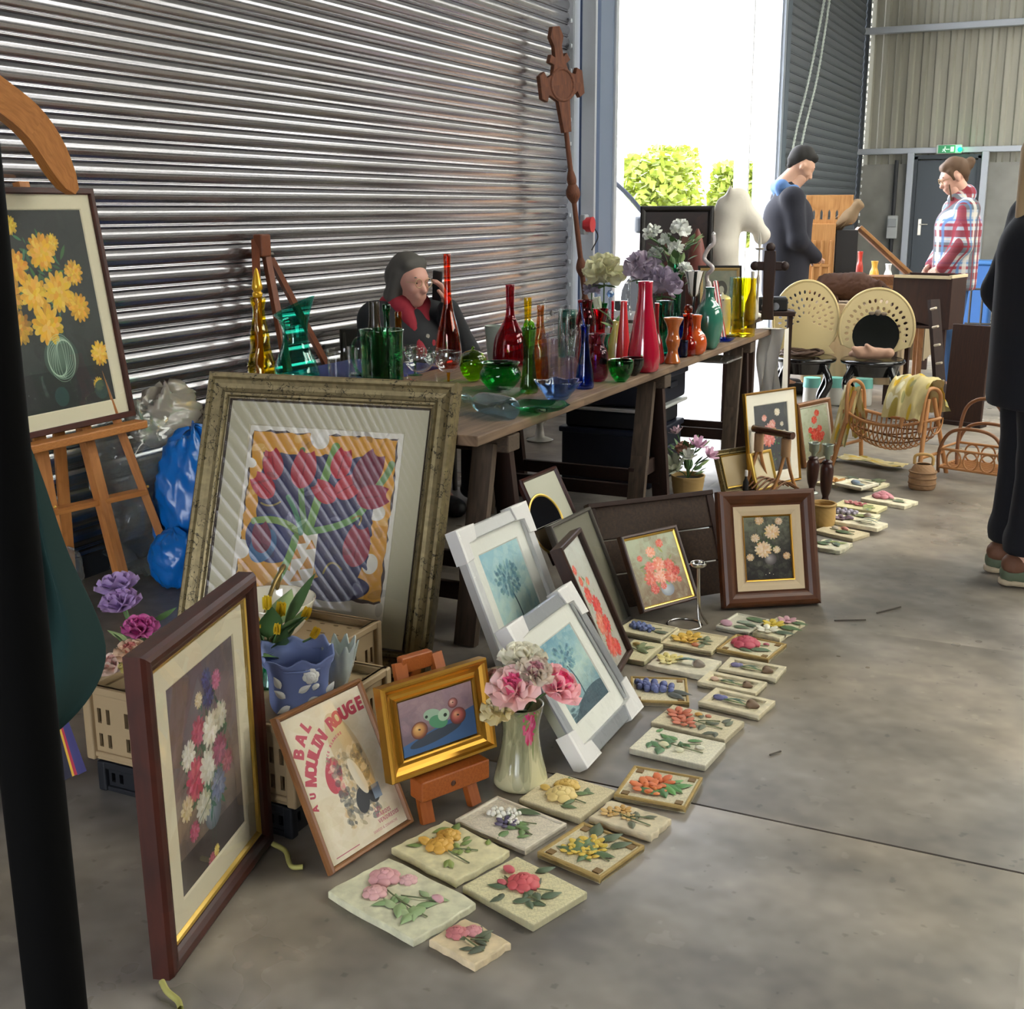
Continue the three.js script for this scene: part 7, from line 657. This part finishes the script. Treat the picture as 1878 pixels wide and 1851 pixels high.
{ // magazine rack
  const p = [-0.545,0,-6.678]; const t = thing('rattan_rack', 'arched rattan magazine rack with looped sides', 'rack', [p[0] + .08, 0, p[2] - .06], -.3); for (const z of [-.12, 0, .12]) { const h = z ? .27 : .42, w = z ? .17 : .12; obj('arch', tube([[-w, .02, z], [-w, h * .55, z], [-w * .7, h * .9, z], [0, h, z], [w * .7, h * .9, z], [w, h * .55, z], [w, .02, z]], .0095, 40, 7), ratD, t); } for (const x of [-.17, .17]) obj('rail', [rod([x, .15, -.12], [x, .15, .12], .007), rod([x, .05, -.12], [x, .05, .12], .007)], ratT, t); for (const z of [-.12, .12]) { obj('rail', [rod([-.17, .15, z], [.17, .15, z], .007), rod([-.17, .05, z], [.17, .05, z], .007)], ratT, t); for (const x of [-.09, 0, .09]) obj('loop', tf(new THREE.TorusGeometry(.038, .005, 6, 20), [x, .10, z], [0, 0, 0], [1, 1.25, 1]), ratT, t); } for (let k = 0; k < 7; k++) obj('base_slat', rod([-.17, .05, -.1 + k * .033], [.17, .05, -.1 + k * .033], .005), ratT, t); }
{ // wicker jug
  const p = [-0.7,0,-6.323]; const t = thing('wicker_jug', 'small wicker wrapped jug with handle in front of the cradle', 'jug', p); obj('body', vesselG(.13, .066, [[.9, 0], [1, .1], [.98, .6], [.8, .85], [.6, 1]], .006, 36, (x, y, z, th) => { const k = 1 + .03 * Math.sin(y * 380) * Math.sin(th * 14); return [x * k, y, z * k]; }), mat(0x8c6a48, .75), t); obj('handle', tube([[-.045, .125, 0], [-.04, .17, 0], [.04, .17, 0], [.045, .125, 0]], .008, 20, 7), mat(0xb08c50, .6), t); for (const y of [.03, .06, .09]) obj('band', tf(new THREE.TorusGeometry(.066, .005, 6, 30), [0, y, 0], [PI / 2, 0, 0]), mat(0x7a5a3a, .75), t); }
// candlesticks
for (const [p, h, lab] of [[[-1.189,0,-5.978], .26, 'shorter turned wooden candlestick with metal cup'], [[-1.087,0,-5.807], .29, 'taller turned wooden candlestick with metal cup']]) { const t = thing('candlestick', lab, 'candlestick', p, 0, 'turned wooden candlesticks'); obj('shaft', lathe([[0, .012], [.018, .012], [.015, .03], [.024, .06], [.032, h * .5], [.030, h * .62], [.022, h * .68], [.026, h * .70], [.014, h * .74], [0, h * .75]], 20, 40), mat(0xb08068, .35, { map: redT, key: 'cst' }), t); obj('foot', lathe([[0, 0], [.034, 0], [.034, .006], [.016, .014], [0, .014]], 20), mat(0x8f938c, .3, { metalness: .7 }), t); obj('cup', lathe([[.010, h * .74], [.013, h * .80], [.024, h * .84], [.026, h * .97], [.030, h], [.022, h], [.018, h * .86], [0, h * .85]], 20), mat(0x8a9488, .3, { metalness: .7 }), t); }
{ // bamboo handled rack
  const p = [-1.379,0,-5.89]; const t = thing('handled_rack', 'rattan basket rack with dark wooden handle bar', 'rack', [p[0], 0, p[2]], -.5); for (const x of [-.09, .09]) { for (const s of [-1, 1]) obj('leg', tube([[x, .30, 0], [x, .20, s * .015], [x, .1, s * .05], [x, .01, s * .10]], .009, 20, 7), ratT, t); obj('binding', cyl(.024, .024, .09, [x, .25, 0], [0, 0, 0], 14), mat(0xa07c58, .7), t); } obj('handle', rod([-.13, .315, 0], [.13, .315, 0], .019, 16), mat(0x4a2f22, .25), t); for (let k = 0; k < 7; k++) obj('slat', tube([[-.1 + k * .033, .03, -.10], [-.1 + k * .033, .075, 0], [-.1 + k * .033, .03, .10]], .005, 14, 5), ratD, t); const b = thing('miniature_bottle', 'tiny dark bottle with white cap beside the handled rack', 'bottle', [p[0] - .10, 0, p[2] + .10]); obj('body', lathe([[0, 0], [.014, 0], [.014, .07], [.006, .09], [.006, .10], [0, .10]], 14), blackM, b); obj('cap', cyl(.008, .008, .03, [0, .115, 0]), mat(0xe6e2dc, .5), b); }
framed('framed_mirror', 'small frame with wavy dark gold edge behind the handled rack', [-1.485,-5.863,0,1.051,0.368,0.309,0.226], { f: .03, d: .03, m: gilt, prof: 'scoop', slips: [[.008, goldPale, 'gold_slip']], art: mat(0xa08a60, .4), pname: 'plate' }); framed('framed_mirror', 'small cream backed frame leaning between gold frame and rack', [-1.40, -5.95, 0, 1.2, .3, .18, .2], { f: .014, d: .02, m: goldPale, prof: 'flatp', art: mat(0xcdbf9c, .6), pname: 'plate' });
{ const p = [-0.997,0,-5.324]; const t = thing('straw_basket', 'round yellow straw basket tucked behind the rose painting', 'basket', [p[0] - .01, 0, p[2]]); obj('body', vesselG(.11, .06, [[.85, 0], [.95, .1], [1, .6], [.95, 1]], .006, 36, (x, y, z, th) => { const k = 1 + .03 * Math.sin(y * 330) * Math.sin(th * 12); return [x * k, y, z * k]; }), mat(0xb8965a, .75), t); obj('rim', tf(new THREE.TorusGeometry(.058, .006, 6, 30), [0, .11, 0], [PI / 2, 0, 0]), mat(0xa8854c, .75), t); }
// white porcelain dish on a foot, seen under the table
{ const t = thing('pedestal_dish', 'white footed china dish on the floor behind the trestles', 'dish', [-3.028,0,-6.713]); obj('body', lathe([[0, 0], [.08, 0], [.085, .01], [.03, .03], [.02, .10], [.06, .15], [.13, .17], [.13, .178], [0, .165]], 30), opal(0xdad6cc), t); }
// ---------- outside: trees and a white van ----------
function tree(label, x, z, h, r, seed) { const t = thing('tree', label, 'tree', [x, -.26, z], 0, 'trees beyond the yard'), f = rng(seed); obj('trunk', cyl(.08, .16, h * .6, [0, h * .3, 0], [0, 0, 0], 8), mat(0x6a5a48, .9), t); const base = new THREE.PlaneGeometry(.2, .13), n = 2000, gs = []; for (let i = 0; i < n; i++) { const a = f() * 6.28, y = f(), q = Math.sqrt(f()) * r * (1 - .5 * Math.abs(y - .4)); gs.push(tf(base, [Math.cos(a) * q, h * (.25 + .75 * y), Math.sin(a) * q], [f() * 3, f() * 6, f() * 3])); } obj('foliage', gs, mat(0x8c9a2c, .8, { transmission: .4, thickness: 0, key: 'fol' }), t); }
tree('sunlit yellow green tree beyond the doorway, the denser one', -10.4, -30.2, 3.0, 1.2, 1); tree('sunlit tree beyond the doorway near the horse bust', -8.5, -31.5, 2.8, 1.0, 5); tree('paler sunlit tree rising between the other two', -12.6, -38.2, 3.6, 1.1, 8);
{ const t = thing('van', 'white van parked outside with curved windscreen edge', 'van', [-7.65, -.26, -17.2], .5); t.scale.setScalar(1.18); const m = mat(0xf2f4f6, .4); obj('body', tf(extrude([[-2.6, .35], [1.2, .35], [1.9, .45], [1.95, .95], [1.2, 1.15], [.55, 1.85], [-2.5, 1.95], [-2.65, 1.2]], 1.6, .06), [0, 0, -.8]), m, t); obj('windscreen', tf(new THREE.PlaneGeometry(.86, 1.4), [.93, 1.52, 0], [0, PI / 2, 0]), mat(0xbfd0dc, .1), t).rotation.z = 0; obj('pillar', tube([[1.3, 1.12, .86], [.95, 1.55, .86], [.55, 1.9, .84]], .03, 16, 6), mat(0x141b28, .5), t); obj('mirror', rbox(.10, .2, .16, .03, [1.05, 1.22, 1.0]), mat(0x1a2028, .5), t); for (const x of [-1.7, 1.2]) for (const z of [-.8, .8]) obj('wheel', cyl(.34, .34, .2, [x, .34, z], [PI / 2, 0, 0], 24), mat(0x222326, .8), t); }
for (const [a, b, lab] of [[[-0.704,0.003,-4.063], [-0.606,0.003,-4.116], 'longer dark straw lying on the bare concrete'], [[-0.584,0.003,-4.209], [-0.517,0.003,-4.314], 'shorter dark straw lying on the bare concrete'], [[-0.649,0.003,-2.914], [-0.628,0.003,-2.949], 'tiny straw near the ivy tile']]) tag(obj('straw', rod(a, b, .0025, 5), mat(0x4a4238, .8)), lab, 'straw');
scene.traverse((o) => { if (o.isMesh) o.castShadow = o.receiveShadow = true; if (o.isLight && o.shadow) o.castShadow = true; });
renderer.render(scene, camera);
